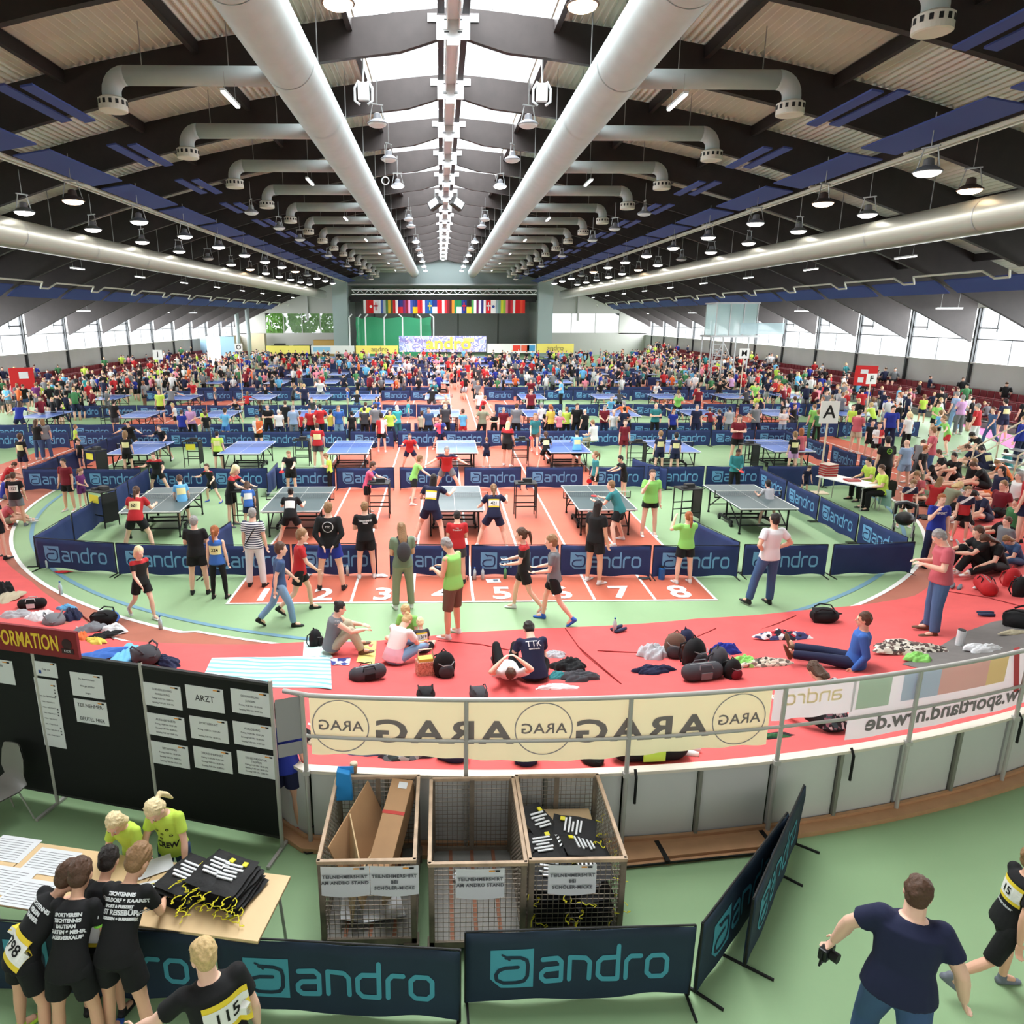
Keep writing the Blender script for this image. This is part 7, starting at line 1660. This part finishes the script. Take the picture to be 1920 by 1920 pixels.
r = empty('camera', wr, .6, 'black camera held in the left hand of the person in navy', 'camera'); m = MB(); m.box((0, 0, 0), (.14, .07, .10)); m.obj('body', M('cam_black', (.06, .06, .065), rough=.4), r, bevel=.012)
m = MB(); m.tube([(0, -.03, 0), (0, -.09, 0)], .04, 18); m.obj('lens', BLACK, r); m = MB(); m.tube([(-.07, 0, .03), (-.09, 0, -.08), (0, .02, -.12), (.08, 0, -.06), (.07, 0, .03)], .008, 6); m.obj('strap', BLACK, r)
q = hero(4.62, 4.72, -98, dict(lean=8, L=((.15, .35, -1), (.0, .6, -.8)), R=((.18, -.3, -1), (.1, .0, -1)), LL=((.05, .35, -1), (.03, .05, -1)), RL=((.05, -.38, -1), (.03, -.95, -.6)), head=(4, 0)), 1.46, ('tee', 'black'), ('long_shorts', 'black'), ('short', 'light'), True, 1, 'grey', 'child in black kit with yellow number running out of the picture'); bib(q, '15', v=-.02, sz=1.0); shirt_text(q, 'Sporttrainer', .04, -.17, PAPER)
q = person((-1.72, 6.80, 0), 0, 'stand', 1.60, ('tee', 'royal'), ('shorts', 'navy'), ('short', 'brown'), False, 1, 'hero', 'person in blue shirt and dark shorts half hidden by the notice board post', 'people at the gallery side', 'coral')
# umpires at the white side table
q = person((13.25, 21.5, 0), 95, 'sit_chair', 1.78, ('tee', 'neon'), ('pants', 'black'), ('short', 'dark'), False, 0, 'mid', 'dark haired umpire in neon shirt at the middle of the white side table', 'umpires at the side table', 'black')
q = person((12.95, 20.3, 0), 80, 'sit_chair', 1.80, ('tee', 'neon'), ('pants', 'black'), ('short', 'brown'), False, 0, 'mid', 'brown haired umpire in neon shirt at the near end of the white side table', 'umpires at the side table', 'black')

# ================================================================ BAGS AND CLOTHES ON THE CARPET
rb = random.Random(5)
def heap_mesh(sx, sy, sz, seed, n=22):
    rr = random.Random(seed); ph = [rr.uniform(0, 6) for _ in range(8)]; m = MB(); vs = []
    for i in range(n + 1):
        for j in range(n + 1):
            u, v = i / n * 2 - 1, j / n * 2 - 1; r_ = math.hypot(u, v); k = max(0, 1 - r_ ** 2.4)
            ed = 1 + .16 * math.sin(3 * math.atan2(v, u) + ph[0]) + .1 * math.sin(7 * math.atan2(v, u) + ph[1])
            cl = min(1., r_) / max(r_, 1e-6) if r_ > 1 else 1.
            z = sz * k ** .5 * (.62 + .22 * math.sin(5 * u + ph[2]) * math.cos(4 * v + ph[3]) + .16 * abs(math.sin(9 * u + 6 * v + ph[4])) + .10 * math.sin(15 * v - 7 * u + ph[5]))
            vs.append((u * cl * sx * ed, v * cl * sy * ed, max(.006, z)))
    m.add(vs, [(i * (n + 1) + j, (i + 1) * (n + 1) + j, (i + 1) * (n + 1) + j + 1, i * (n + 1) + j + 1) for i in range(n) for j in range(n)]); return m
def heap(x, y, sx, sy, sz, mt, label, name='clothes', cat='clothes', rz=0., dz=0.):
    p = WB(x, y) + V(0, 0, .02 + dz); m = heap_mesh(sx, sy, sz, int(x * 7 + y)); o = m.obj(name, mt, smooth=True); o.location = p; o.rotation_euler = (0, 0, rz)
    tag(o, label, cat, 'clothes and bags on the red carpet'); return o
def mk_backpack(mt, acc):
    r = empty('backpack'); m = MB(); m.ell((0, 0, .17), .17, .13, .22, None, 18, 12); m.box((0, 0, .10), (.26, .18, .2)); b = padd('body', refine(m, .014, 5), mt, r)
    m = MB(); m.ell((0, -.11, .12), .12, .07, .12, None, 14, 9); padd('front_pocket', refine(m, .012, 4), acc, r)
    m = MB(); m.tube([(-.12, -.10, .26), (-.06, -.165, .24), (.06, -.165, .24), (.12, -.10, .26)], .006, 6); m.obj('zip', STEELG, b)
    for s in (-1, 1):
        m = MB(); m.tube([(s * .08, .07, .32), (s * .12, .13, .28), (s * .13, .15, .12), (s * .12, .10, .03)], .012, 6); m.obj('strap', mt, r)
    m = MB(); m.tube([(-.04, .03, .37), (0, .03, .42), (.04, .03, .37)], .010, 6); m.obj('handle', mt, r); index_kids(r); return r
def mk_duffel(mt, acc):
    r = empty('sports_bag'); m = MB(); m.cap((-.22, 0, .15), (.22, 0, .15), .15, .15, 18); b = padd('body', refine(m, .016, 4), mt, r)
    m = MB(); m.box((0, 0, .292), (.46, .02, .012)); m.obj('zip', STEELG, b)
    m = MB(); m.box((0, -.15, .13), (.2, .015, .12)); m.obj('side_pocket', acc, r)
    for s in (-1, 1):
        m = MB(); m.tube([(-.12, s * .12, .24), (-.1, s * .09, .31), (.1, s * .09, .31), (.12, s * .12, .24)], .010, 6); m.obj('handle', acc, r)
    index_kids(r); return r
BGM = {}
def bag(kind, x, y, c, acc, label, rz=0., sc=1., lie=False):
    key = (kind, c, acc)
    if key not in BGM: BGM[key] = (mk_backpack if kind == 'b' else mk_duffel)(cloth(c), cloth(acc)); o = BGM[key]
    else: o = copy_tree(BGM[key])
    o.location = WB(x, y) + V(0, 0, .12 * sc if lie else .01); o.rotation_euler = ((PI / 2 * .92) if lie else 0, 0, rz); o.scale = (sc, sc, sc); tag(o, label, 'bag', 'clothes and bags on the red carpet'); return o
bag('b', 1522, 1166, 'black', 'darkgrey', 'lone black backpack lying near the white shirted onlooker on the red carpet', 1.2, 1.15, True)
bag('b', 833, 1268, 'black', 'darkgrey', 'black backpack standing beside the wicker basket', .3, 1.05)
bag('b', 592, 1212, 'black', 'black', 'black bag behind the sitter in the grey vest', 1.4, .8)
bag('d', 690, 1276, 'darkgrey', 'black', 'dark grey sports bag with loose straps left of the basket', .4, .8)
bag('b', 797, 1306, 'black', 'brown', 'black backpack cut by the fence rail under the basket', .1, .8, True)
bag('b', 893, 1306, 'darkgrey', 'black', 'dark backpack beside the lying person, cut by the fence rail', .2, .8, True)
bag('b', 1300, 1248, 'black', 'darkgrey', 'black backpack in the middle of the bag heap', .5, 1.2)
bag('b', 1265, 1232, 'brown', 'darkgrey', 'dark brown backpack at the back of the bag heap', -.4, 1.1)
bag('b', 1345, 1262, 'darkgrey', 'black', 'grey backpack in front of the bag heap', 1.1, 1.1)
bag('d', 1315, 1275, 'darkgrey', 'grey', 'grey and black sports bag at the fence side of the bag heap', .2, .9)
bag('b', 1372, 1272, 'black', 'maroon', 'black and dark red backpack at the end of the bag heap', .4, .8)
bag('b', 1285, 1220, 'navy', 'black', 'navy backpack leaning in the bag heap', .9, 1.0)
bag('d', 1215, 1424, 'black', 'neon', 'black sports bag with hanging strap on the wooden rim', .05, 1.2)
bag('b', 985, 1432, 'navy', 'navy', 'navy bag with small white emblem hanging over the wooden rim', .0, .9)
bag('b', 830, 1420, 'navy', 'darkgrey', 'navy backpack under the yellow banner near the white shoes', .9, .9, True)
bag('b', 1100, 1425, 'black', 'black', 'small black bag beside the white and blue shirt under the banner', .3, .7, True)
bag('b', 1885, 1172, 'black', 'black', 'big black backpack on the carpet near the picture edge', .5, 1.3, True)
bag('d', 1845, 1112, 'red', 'black', 'red sports bag lying near the group in black', 1.2, 1.)
bag('b', 1910, 1118, 'black', 'darkgrey', 'black bag beside the red sports bag', .7, 1.)
bag('b', 1895, 1100, 'red', 'grey', 'red cool bag with pale handle at the picture edge', .3, 1.)
bag('b', 105, 1172, 'grey', 'blue', 'grey and blue backpack in the heap beside the maroon sign', .4, 1.1, True)
bag('b', 180, 1172, 'black', 'green', 'black and green backpack on the edge of the left heap', 1.4, 1.1, True)
bag('b', 265, 1240, 'darkgrey', 'black', 'grey striped backpack on the blue towel', .8, 1.2, True)
bag('d', 62, 1142, 'black', 'white', 'black and white shoe bag alone on the red carpet by the heap', .2, .7)
heap(1225, 1232, .26, .20, .24, cloth('lightgrey'), 'white plastic bag with clothes at the left of the bag heap', 'plastic_bag', 'bag')
heap(1225, 1262, .32, .12, .12, cloth('navy'), 'navy jacket folded beside the bag heap', rz=.1)
heap(1360, 1225, .24, .14, .2, cloth('royal'), 'royal blue jacket on top of the bag heap')
heap(1395, 1248, .2, .16, .16, cloth('lime'), 'pale green shirt thrown beside the bag heap')
heap(1440, 1248, .42, .13, .12, patch('cl_print', [(.9, .86, .8), (.3, .28, .26), (.85, .8, .72), (.55, .5, .45)], 20), 'cream patterned scarf between the bag heap and the person in blue', 'scarf', 'scarf', .1)
heap(1472, 1198, .48, .15, .16, patch('cl_mix', [(.9, .9, .9), (.15, .15, .2), (.75, .2, .25), (.25, .3, .5)], 10), 'white patterned sleeping bag rolled out on the carpet', 'blanket', 'blanket', -.05)
heap(1712, 1222, .62, .26, .14, patch('cl_zebra', [(.88, .85, .8), (.25, .22, .2), (.8, .76, .7), (.4, .32, .3)], 22), 'brown and white patterned blanket by the fence', 'blanket', 'blanket', -.2)
heap(1722, 1240, .2, .14, .14, cloth('lime'), 'light green bag on the patterned blanket', 'plastic_bag', 'bag')
heap(1842, 1222, .3, .12, .12, cloth('white'), 'white and blue bundle on the grey mat', 'towel', 'towel')
heap(1068, 1255, .28, .2, .18, cloth('black'), 'black jacket beside the person in the TTK shirt')
heap(1085, 1275, .3, .16, .14, cloth('darkgrey'), 'dark trousers heaped before the black jacket')
heap(1048, 1272, .16, .12, .1, cloth('teal'), 'teal cloth in the heap beside the TTK shirt')
heap(1040, 1232, .2, .12, .1, cloth('lightgrey'), 'grey and white shirt behind the TTK shirt wearer')
heap(1045, 1292, .3, .08, .06, cloth('white'), 'white cloth at the fence rail beside the black jacket')
heap(700, 1415, .26, .12, .12, cloth('denim'), 'dark blue clothes under the yellow banner')
heap(755, 1422, .3, .14, .14, patch('cl_camo', [(.2, .2, .25), (.6, .62, .62), (.15, .2, .2), (.35, .38, .4)], 14), 'grey patterned jacket under the yellow banner')
heap(600, 1398, .18, .12, .1, cloth('beige'), 'beige plastic bag under the yellow banner by the steel post', 'plastic_bag', 'bag')
heap(565, 1388, .2, .12, .12, cloth('black'), 'black jacket behind the grey end cloth of the fence')
heap(930, 1422, .16, .09, .08, cloth('grey'), 'pair of grey clothes next to the navy bag')
heap(1052, 1424, .24, .08, .09, patch('cl_wb', [(.92, .92, .93), (.2, .35, .7), (.92, .92, .93)], 12), 'white and blue shirt on the carpet under the banner')
heap(1450, 1385, .2, .05, .04, M('box_green', (.15, .35, .2)), 'dark green flat case beside the steel post', 'case', 'case')
heap(1440, 1385, .3, .1, .02, cloth('black'), 'black mat beside the green case', 'mat', 'mat')
for i, (x, y, sx, sy, sz, c, lb) in enumerate([(28, 1160, .3, .2, .16, 'lightgrey', 'pale grey clothes heap next to the maroon sign'), (75, 1165, .25, .2, .2, 'white', 'white shirt on the left clothes heap'), (135, 1160, .26, .16, .2, 'navy', 'navy jacket on the left clothes heap'), (128, 1145, .2, .1, .12, 'sky', 'light blue towel roll on the left clothes heap'), (165, 1185, .3, .14, .14, 'grey', 'grey trousers in the left clothes heap'), (205, 1165, .2, .16, .2, 'blue', 'blue helmet shaped bag at the end of the left clothes heap'), (215, 1185, .22, .16, .14, 'white', 'white shirt at the end of the left clothes heap'), (190, 1198, .3, .12, .1, 'black', 'black trousers before the left clothes heap'), (150, 1198, .16, .12, .1, 'orange', 'orange cloth under the left clothes heap'), (180, 1206, .2, .1, .08, 'yellow', 'yellow cloth beside the maroon sign'), (170, 1236, .5, .2, .08, 'blue', 'bright blue blanket behind the boards'), (230, 1238, .5, .2, .1, 'sky', 'light blue towel behind the boards'), (310, 1246, .34, .14, .12, 'navy', 'navy shirt on the light blue towel'), (5, 1115, .2, .2, .3, 'black', 'black and red jacket at the left picture edge'), (15, 1125, .35, .2, .12, 'beige', 'beige trousers at the left picture edge')]):
    heap(x, y, sx, sy, sz, cloth(c), lb, rz=i)
for i in range(34):                                              # belongings around the sitters on the east side
    x, y = rb.uniform(1700, 1915), rb.uniform(862, 1095)
    c = rb.choice(['black', 'black', 'darkgrey', 'navy', 'white', 'denim', 'lightgrey', 'red', 'olive']); p = WB(x, y)
    if p.x < 13.2 or (x < 1790 and y > 985): continue
    if i % 3: heap(x, y, rb.uniform(.2, .35), rb.uniform(.14, .25), rb.uniform(.1, .22), cloth(c), '%s clothes among the sitters on the east side' % CWORD.get(c, c), rz=i)
    else: bag('b', x, y, c if c in ('black', 'navy', 'darkgrey') else 'black', 'black', '%s backpack among the sitters on the east side' % (CWORD.get(c, c) if c in ('black', 'navy', 'darkgrey') else 'black'), i, 1., i % 2 == 0)
def towel(pix, mt, label, name='towel', cat='towel', fold=.012, n=26):
    c = [WB(*p) for p in pix]; m = MB(); vs = []
    for i in range(n + 1):
        for j in range(n + 1):
            u, v = i / n, j / n; p = c[0].lerp(c[1], u).lerp(c[3].lerp(c[2], u), v); z = bank(p.x, p.y) + .024 + fold * (.5 + .5 * math.sin(9 * u + 5 * v)) * abs(math.sin(7 * v + 3 * u)); vs.append((p.x, p.y, z))
    m.add(vs, [(i * (n + 1) + j, (i + 1) * (n + 1) + j, (i + 1) * (n + 1) + j + 1, i * (n + 1) + j + 1) for i in range(n) for j in range(n)]); return tag(m.obj(name, mt, smooth=True), label, cat)
TW = nodemat('towel_wave', .95); nt_ = TW[1]; tc_ = nt_.nodes.new('ShaderNodeTexCoord'); wv = nt_.nodes.new('ShaderNodeTexWave'); wv.bands_direction = 'Y'; wv.inputs['Scale'].default_value = 1.7; wv.inputs['Distortion'].default_value = 3.; wv.inputs['Detail'].default_value = 1
rp = nt_.nodes.new('ShaderNodeValToRGB'); rp.color_ramp.elements[0].position = .25; rp.color_ramp.elements[0].color = (*lin((.50, .72, .76)), 1); rp.color_ramp.elements[1].position = .55; rp.color_ramp.elements[1].color = (*lin((.84, .90, .89)), 1)
nt_.links.new(tc_.outputs['Object'], wv.inputs['Vector']); nt_.links.new(wv.outputs['Fac'], rp.inputs['Fac']); nt_.links.new(rp.outputs['Color'], TW[2].inputs['Base Color'])
towel([(398, 1236), (620, 1232), (622, 1296), (372, 1290)], TW[0], 'large pale turquoise blanket with wavy lines on the red carpet', 'blanket', 'blanket')
towel([(570, 1204), (602, 1204), (625, 1236), (568, 1234)], M('towel_mint', (.78, .88, .86), rough=.95), 'pale mint towel under the sitter in the grey vest')
towel([(680, 1206), (706, 1204), (702, 1248), (668, 1244)], M('towel_yellow', (.93, .84, .50), rough=.95), 'pale yellow towel beside the person in white and pink')
towel([(620, 1238), (658, 1236), (655, 1250), (622, 1250)], patch('cl_navyw', [(.2, .25, .55), (.85, .85, .9), (.2, .25, .55)], 9), 'blue and white shirt lying before the sitter in the grey vest', 'shirt', 'shirt')
m = MB(); m.box((0, 0, 0), (1.7, .9, .1)); o = m.obj('red_mat', REDC); o.location = (4, 72, 1.2)
bpy.data.objects.remove(o)
p = WB(798, 1266); r = empty('wicker_basket', p + V(0, 0, .02), .2, 'pink wicker basket with lunch boxes on the red carpet', 'basket')
m = MB(); m.prism([(-.13, -.09), (.13, -.09), (.15, .1), (-.15, .1)], 0, .24); m.obj('body', patch('wicker', [(.80, .58, .50), (.70, .48, .42), (.86, .66, .58)], 60), r, bevel=.01)
m = MB(); m.box((0, 0, .26), (.22, .14, .05)); m.obj('lunch_box', M('lb_y', (.85, .78, .35)), r); m = MB(); m.tube([(-.14, 0, .22), (-.1, 0, .42), (.1, 0, .42), (.14, 0, .22)], .012, 6); m.obj('handle', TIMB, r)
def bottle(x, y, label, c=(.75, .85, .88)):
    p = WB(x, y); r = empty('water_bottle', p + V(0, 0, .015), 0, label, 'bottle', 'bottles on the floor'); m = MB(); m.tube([(0, 0, 0), (0, 0, .18), (0, 0, .22), (0, 0, .25)], [.036, .036, .016, .014], 12); m.obj('body', M('bottle%d' % int(c[0] * 100), c, rough=.15), r, smooth=True)
    m = MB(); m.tube([(0, 0, .25), (0, 0, .275)], .017, 10); m.obj('cap', M('cap_blue', (.2, .4, .7)), r)
for x, y, lb in [(90, 1067, 'clear bottle at the first barrier beside the red cloth'), (115, 1115, 'clear bottle standing on the white track line'), (652, 1080, 'clear bottle behind the person in blue shorts'), (890, 1087, 'clear bottle at the barrier on lane 5'), (905, 1087, 'clear bottle beside the green one on lane 5'), (947, 1085, 'small green bottle on lane 5'), (302, 1182, 'clear bottle at the feet of the blonde walker'), (1152, 1186, 'clear crumpled bottle on the edge of the red carpet')]: bottle(x, y, lb, (.35, .65, .45) if 'green' in lb and 'beside' not in lb else (.75, .85, .88))
r = empty('sports_bottle', W(1240, 1086), 0, 'large blue sports bottle at the barrier on lane 8', 'bottle'); m = MB(); m.tube([(0, 0, 0), (0, 0, .24), (0, 0, .27)], [.07, .07, .05], 14); m.obj('body', M('bot_blue', (.1, .35, .6), rough=.3), r); m = MB(); m.tube([(0, 0, .27), (0, 0, .30)], .045, 12); m.obj('cap', BLACK, r)
p = W(925, 1090); r = empty('magazine', (p.x, p.y, .012), .1, 'white magazine on the floor at the barrier on lane 5', 'magazine'); m = MB(); m.box((0, 0, 0), (.3, .22, .01)); m.obj('cover', PAPER, r); m = MB(); m.box((.05, 0, .006), (.1, .12, .002)); m.obj('picture', M('mg', (.4, .45, .5)), r)
heap(118, 1074, .2, .07, .03, cloth('red'), 'red cloth on the green floor before the first barrier', 'cloth', 'cloth'); heap(18, 985, .15, .1, .05, cloth('red'), 'red cap on the floor beside the person with the big number', 'cap', 'cap')
heap(575, 1080, .12, .06, .05, cloth('white'), 'white towel at the barrier on lane 2', 'towel', 'towel'); heap(715, 1082, .14, .06, .06, cloth('white'), 'white towel beside the tall teenager', 'towel', 'towel'); heap(1208, 1086, .14, .05, .04, cloth('darkgrey'), 'dark cap at the barrier on lane 7', 'cap', 'cap')
def shoe_pair(x, y, c, label, rz=0.):
    p = WB(x, y); r = empty('shoes', p + V(0, 0, .02), rz, label, 'shoes', 'shoes on the carpet')
    for s in (-1, 1):
        m = MB(); m.rings([(V(s * .06, -.12, .045), .022, .03, rotx(-PI / 2)), (V(s * .06, -.06, .04), .036, .036, rotx(-PI / 2)), (V(s * .06, .04, .03), .04, .028, rotx(-PI / 2)), (V(s * .06, .13, .022), .03, .018, rotx(-PI / 2))], 10); m.obj('shoe', M('shoe_' + c, SHOE[c]), r, smooth=True)
for x, y, c, lb in [(1848, 1156, 'navy', 'pair of dark shoes alone on the red carpet'), (1792, 1104, 'grey', 'pair of grey shoes near the person in faded red'), (1738, 1174, 'navy', 'pair of dark blue sandals behind the person in jeans'), (1838, 1106, 'white', 'pair of pale shoes beside the red sports bag'), (1160, 1184, 'navy', 'pair of sunglasses dark sandals on the carpet edge'), (930, 1414, 'grey', 'pair of grey shoes under the yellow banner'), (1290, 1415, 'white', 'pair of pale shoes on the rim behind the black sports bag')]: shoe_pair(x, y, c, lb, rb.uniform(0, 3))
p = WB(1798, 1212); r = empty('paper_cup', p + V(0, 0, .02), 0, 'white paper roll standing on the grey mat', 'cup'); m = MB(); m.tube([(0, 0, 0), (0, 0, .26)], .06, 14); m.obj('body', PAPER, r); m = MB(); m.tube([(0, 0, .26), (0, 0, .27)], .055, 14); m.obj('opening', BLACK, r)
heap(1905, 1190, .3, .08, .06, cloth('beige'), 'cream cloth and food bag under the black backpack', 'cloth', 'cloth')

# ================================================================ THE DENSE FAR CROWD (beyond counting) and the 300 nearest as people
n300 = 300
def count_people(): return sum(1 for o in bpy.data.objects if o.name.startswith('person') and o.parent is None)
k = 0
while count_people() < n300 - 2 and k < 400:
    k += 1
    z = rc.random()
    if z < .34: x, y, nm = rc.uniform(-20, 21), rc.uniform(49.9, 51.2), 'behind the sixth barrier row'
    elif z < .62: x, y, nm = rc.uniform(16.5, 27), rc.uniform(34, 56), 'before the east stand'
    elif z < .9: x, y, nm = rc.uniform(-26.5, -22), rc.uniform(33, 56), 'before the west windows'
    else: x, y, nm = rc.uniform(-19, 20), rc.uniform(41.4, 42.4), 'behind the fifth barrier row'
    if free(x, y, .5): rnd_person((x, y, 0), nm)
mats = [cloth(c) for c in ('black', 'navy', 'red', 'white', 'sky', 'grey', 'neon', 'green', 'orange', 'pink', 'maroon', 'royal', 'lightgrey', 'teal')] + [SK[0], M('hair_brown', HC['brown']), M('hair_blonde', HC['blonde'])]
far = MB(); nm_ = len(mats)
def lowpoly(x, y, z0, H, f, ci, li, hi, sit=False):
    R = rotz(f); s = H / 1.7
    def add(fn, k):
        far.k = k; fn()
    T = lambda v: R @ (Vector(v) * s) + V(x, y, z0)
    o = -.42 if sit else 0
    def rg(L, k, n=6):
        far.k = k; far.rings([(T(c), a * s, b * s, R) for c, a, b in L], n)
    rg([((0, 0, .86 + o), .17, .12), ((0, 0, 1.1 + o), .15, .11), ((0, 0, 1.34 + o), .20, .12), ((0, 0, 1.45 + o), .10, .08)], ci, 7)
    rg([((0, 0, 1.44 + o), .05, .05), ((0, .01, 1.54 + o), .075, .085), ((0, .01, 1.62 + o), .07, .08)], 14)
    rg([((0, -.015, 1.58 + o), .082, .095), ((0, -.015, 1.66 + o), .07, .085), ((0, -.01, 1.71 + o), .03, .04)], hi)
    for q in (-1, 1):
        a = rc.uniform(-.15, .35)
        far.k = ci; far.bar(T((q * .2, 0, 1.40 + o)), T((q * .25, a * .4, 1.15 + o)), .085 * s); far.k = 14; far.bar(T((q * .25, a * .4, 1.15 + o)), T((q * .2, a, .95 + o)), .06 * s)
        if sit: far.k = li; far.bar(T((q * .09, 0, .48)), T((q * .14, .42, .5)), .14 * s); far.k = 14; far.bar(T((q * .14, .42, .5)), T((q * .14, .45, .05)), .09 * s)
        else: st = rc.uniform(-.15, .2) * q; far.k = li; far.bar(T((q * .09, 0, .88)), T((q * .11, st, .48)), .15 * s); far.k = 14; far.bar(T((q * .11, st, .48)), T((q * .11, st * .8, 0)), .09 * s)
CW_ = [0] * 12 + [1] * 6 + [2] * 5 + [3] * 5 + [4] * 3 + [5] * 5 + [6] * 2 + [7] * 2 + [8] + [9] * 2 + [10] * 3 + [11] * 3 + [12] * 2 + [13]
def rl(x, y, z0=0, sit=False): lowpoly(x, y, z0, rc.uniform(1.35, 1.85), rc.uniform(0, 6.3), rc.choice(CW_), rc.choice((0, 0, 1, 5, 12)), rc.choice((15, 15, 0, 16)), sit)
n = 0
while n < 780:
    x, y = rc.uniform(-25, 26), rc.uniform(49.5, 92)
    core = -19 < x < 20
    if core:
        if abs(x - 2.2) < .8: pass
        band = min(abs(y - q) for q in (50.6, 58.9, 60.5, 69.2, 77.6, 79.6, 88, 95, 98, 100))
        if band > .8 and rc.random() < .72: continue
        if any(abs(y - q) < 1.6 and abs(((x + .4) % 4.2) - 0) < .9 for q in TR): continue
    if not free(x, y, .4): continue
    rl(x, y); n += 1
for k in range(200):
    s = rc.choice((-1, 1)); row_ = rc.randint(0, 2); x = (-29.4 + row_ * .9 + .15) if s < 0 else (30.2 - row_ * .9 - .15); y = rc.uniform(40 if s < 0 else 34, 104)
    rl(x, y, .95 - .35 * row_, True)
for k in range(170):
    s = rc.choice((-1, 1)); x = s * rc.uniform(20, 26.8) + .4; y = rc.uniform(34, 60)
    if free(x, y, .4): rl(x, y)
far.k = 0
o = far.obj('crowd', mats, smooth=True); tag(o, 'dense far crowd of people between the distant courts and in the side stands', 'crowd', kind='stuff')

# ---------------------------------------------------------------- every label singles out one thing
def finish():
    by = {}
    for o in bpy.data.objects:
        if o.parent is None and o.get('label') and o.get('category'): by.setdefault(o['label'], []).append(o)
    for lb, L in by.items():
        if len(L) < 2: continue
        L.sort(key=lambda o: proj(o.location)[0]); n = len(L)
        for i, o in enumerate(L):
            wds = lb.split()
            suf = ('leftmost of %d' % n) if i == 0 else (('rightmost of %d' % n) if i == n - 1 else '%s from left of %d' % (ORD[i], n))
            while len(wds) + len(suf.split()) + 0 > 16: wds.pop(0)
            o['label'] = ' '.join(wds).rstrip(',') + ', ' + suf
        for o in L[1:]:
            if not o.get('group') or o['group'] != L[0].get('group'):
                g = L[0].get('group') or ('similar ' + lb.split()[-1]); L[0]['group'] = g; o['group'] = g
finish()
bpy.data.scenes.remove(_tmp)
for o in list(bpy.data.objects):
    if o.name.startswith('raw'): bpy.data.objects.remove(o)
print('PEOPLE', count_people())
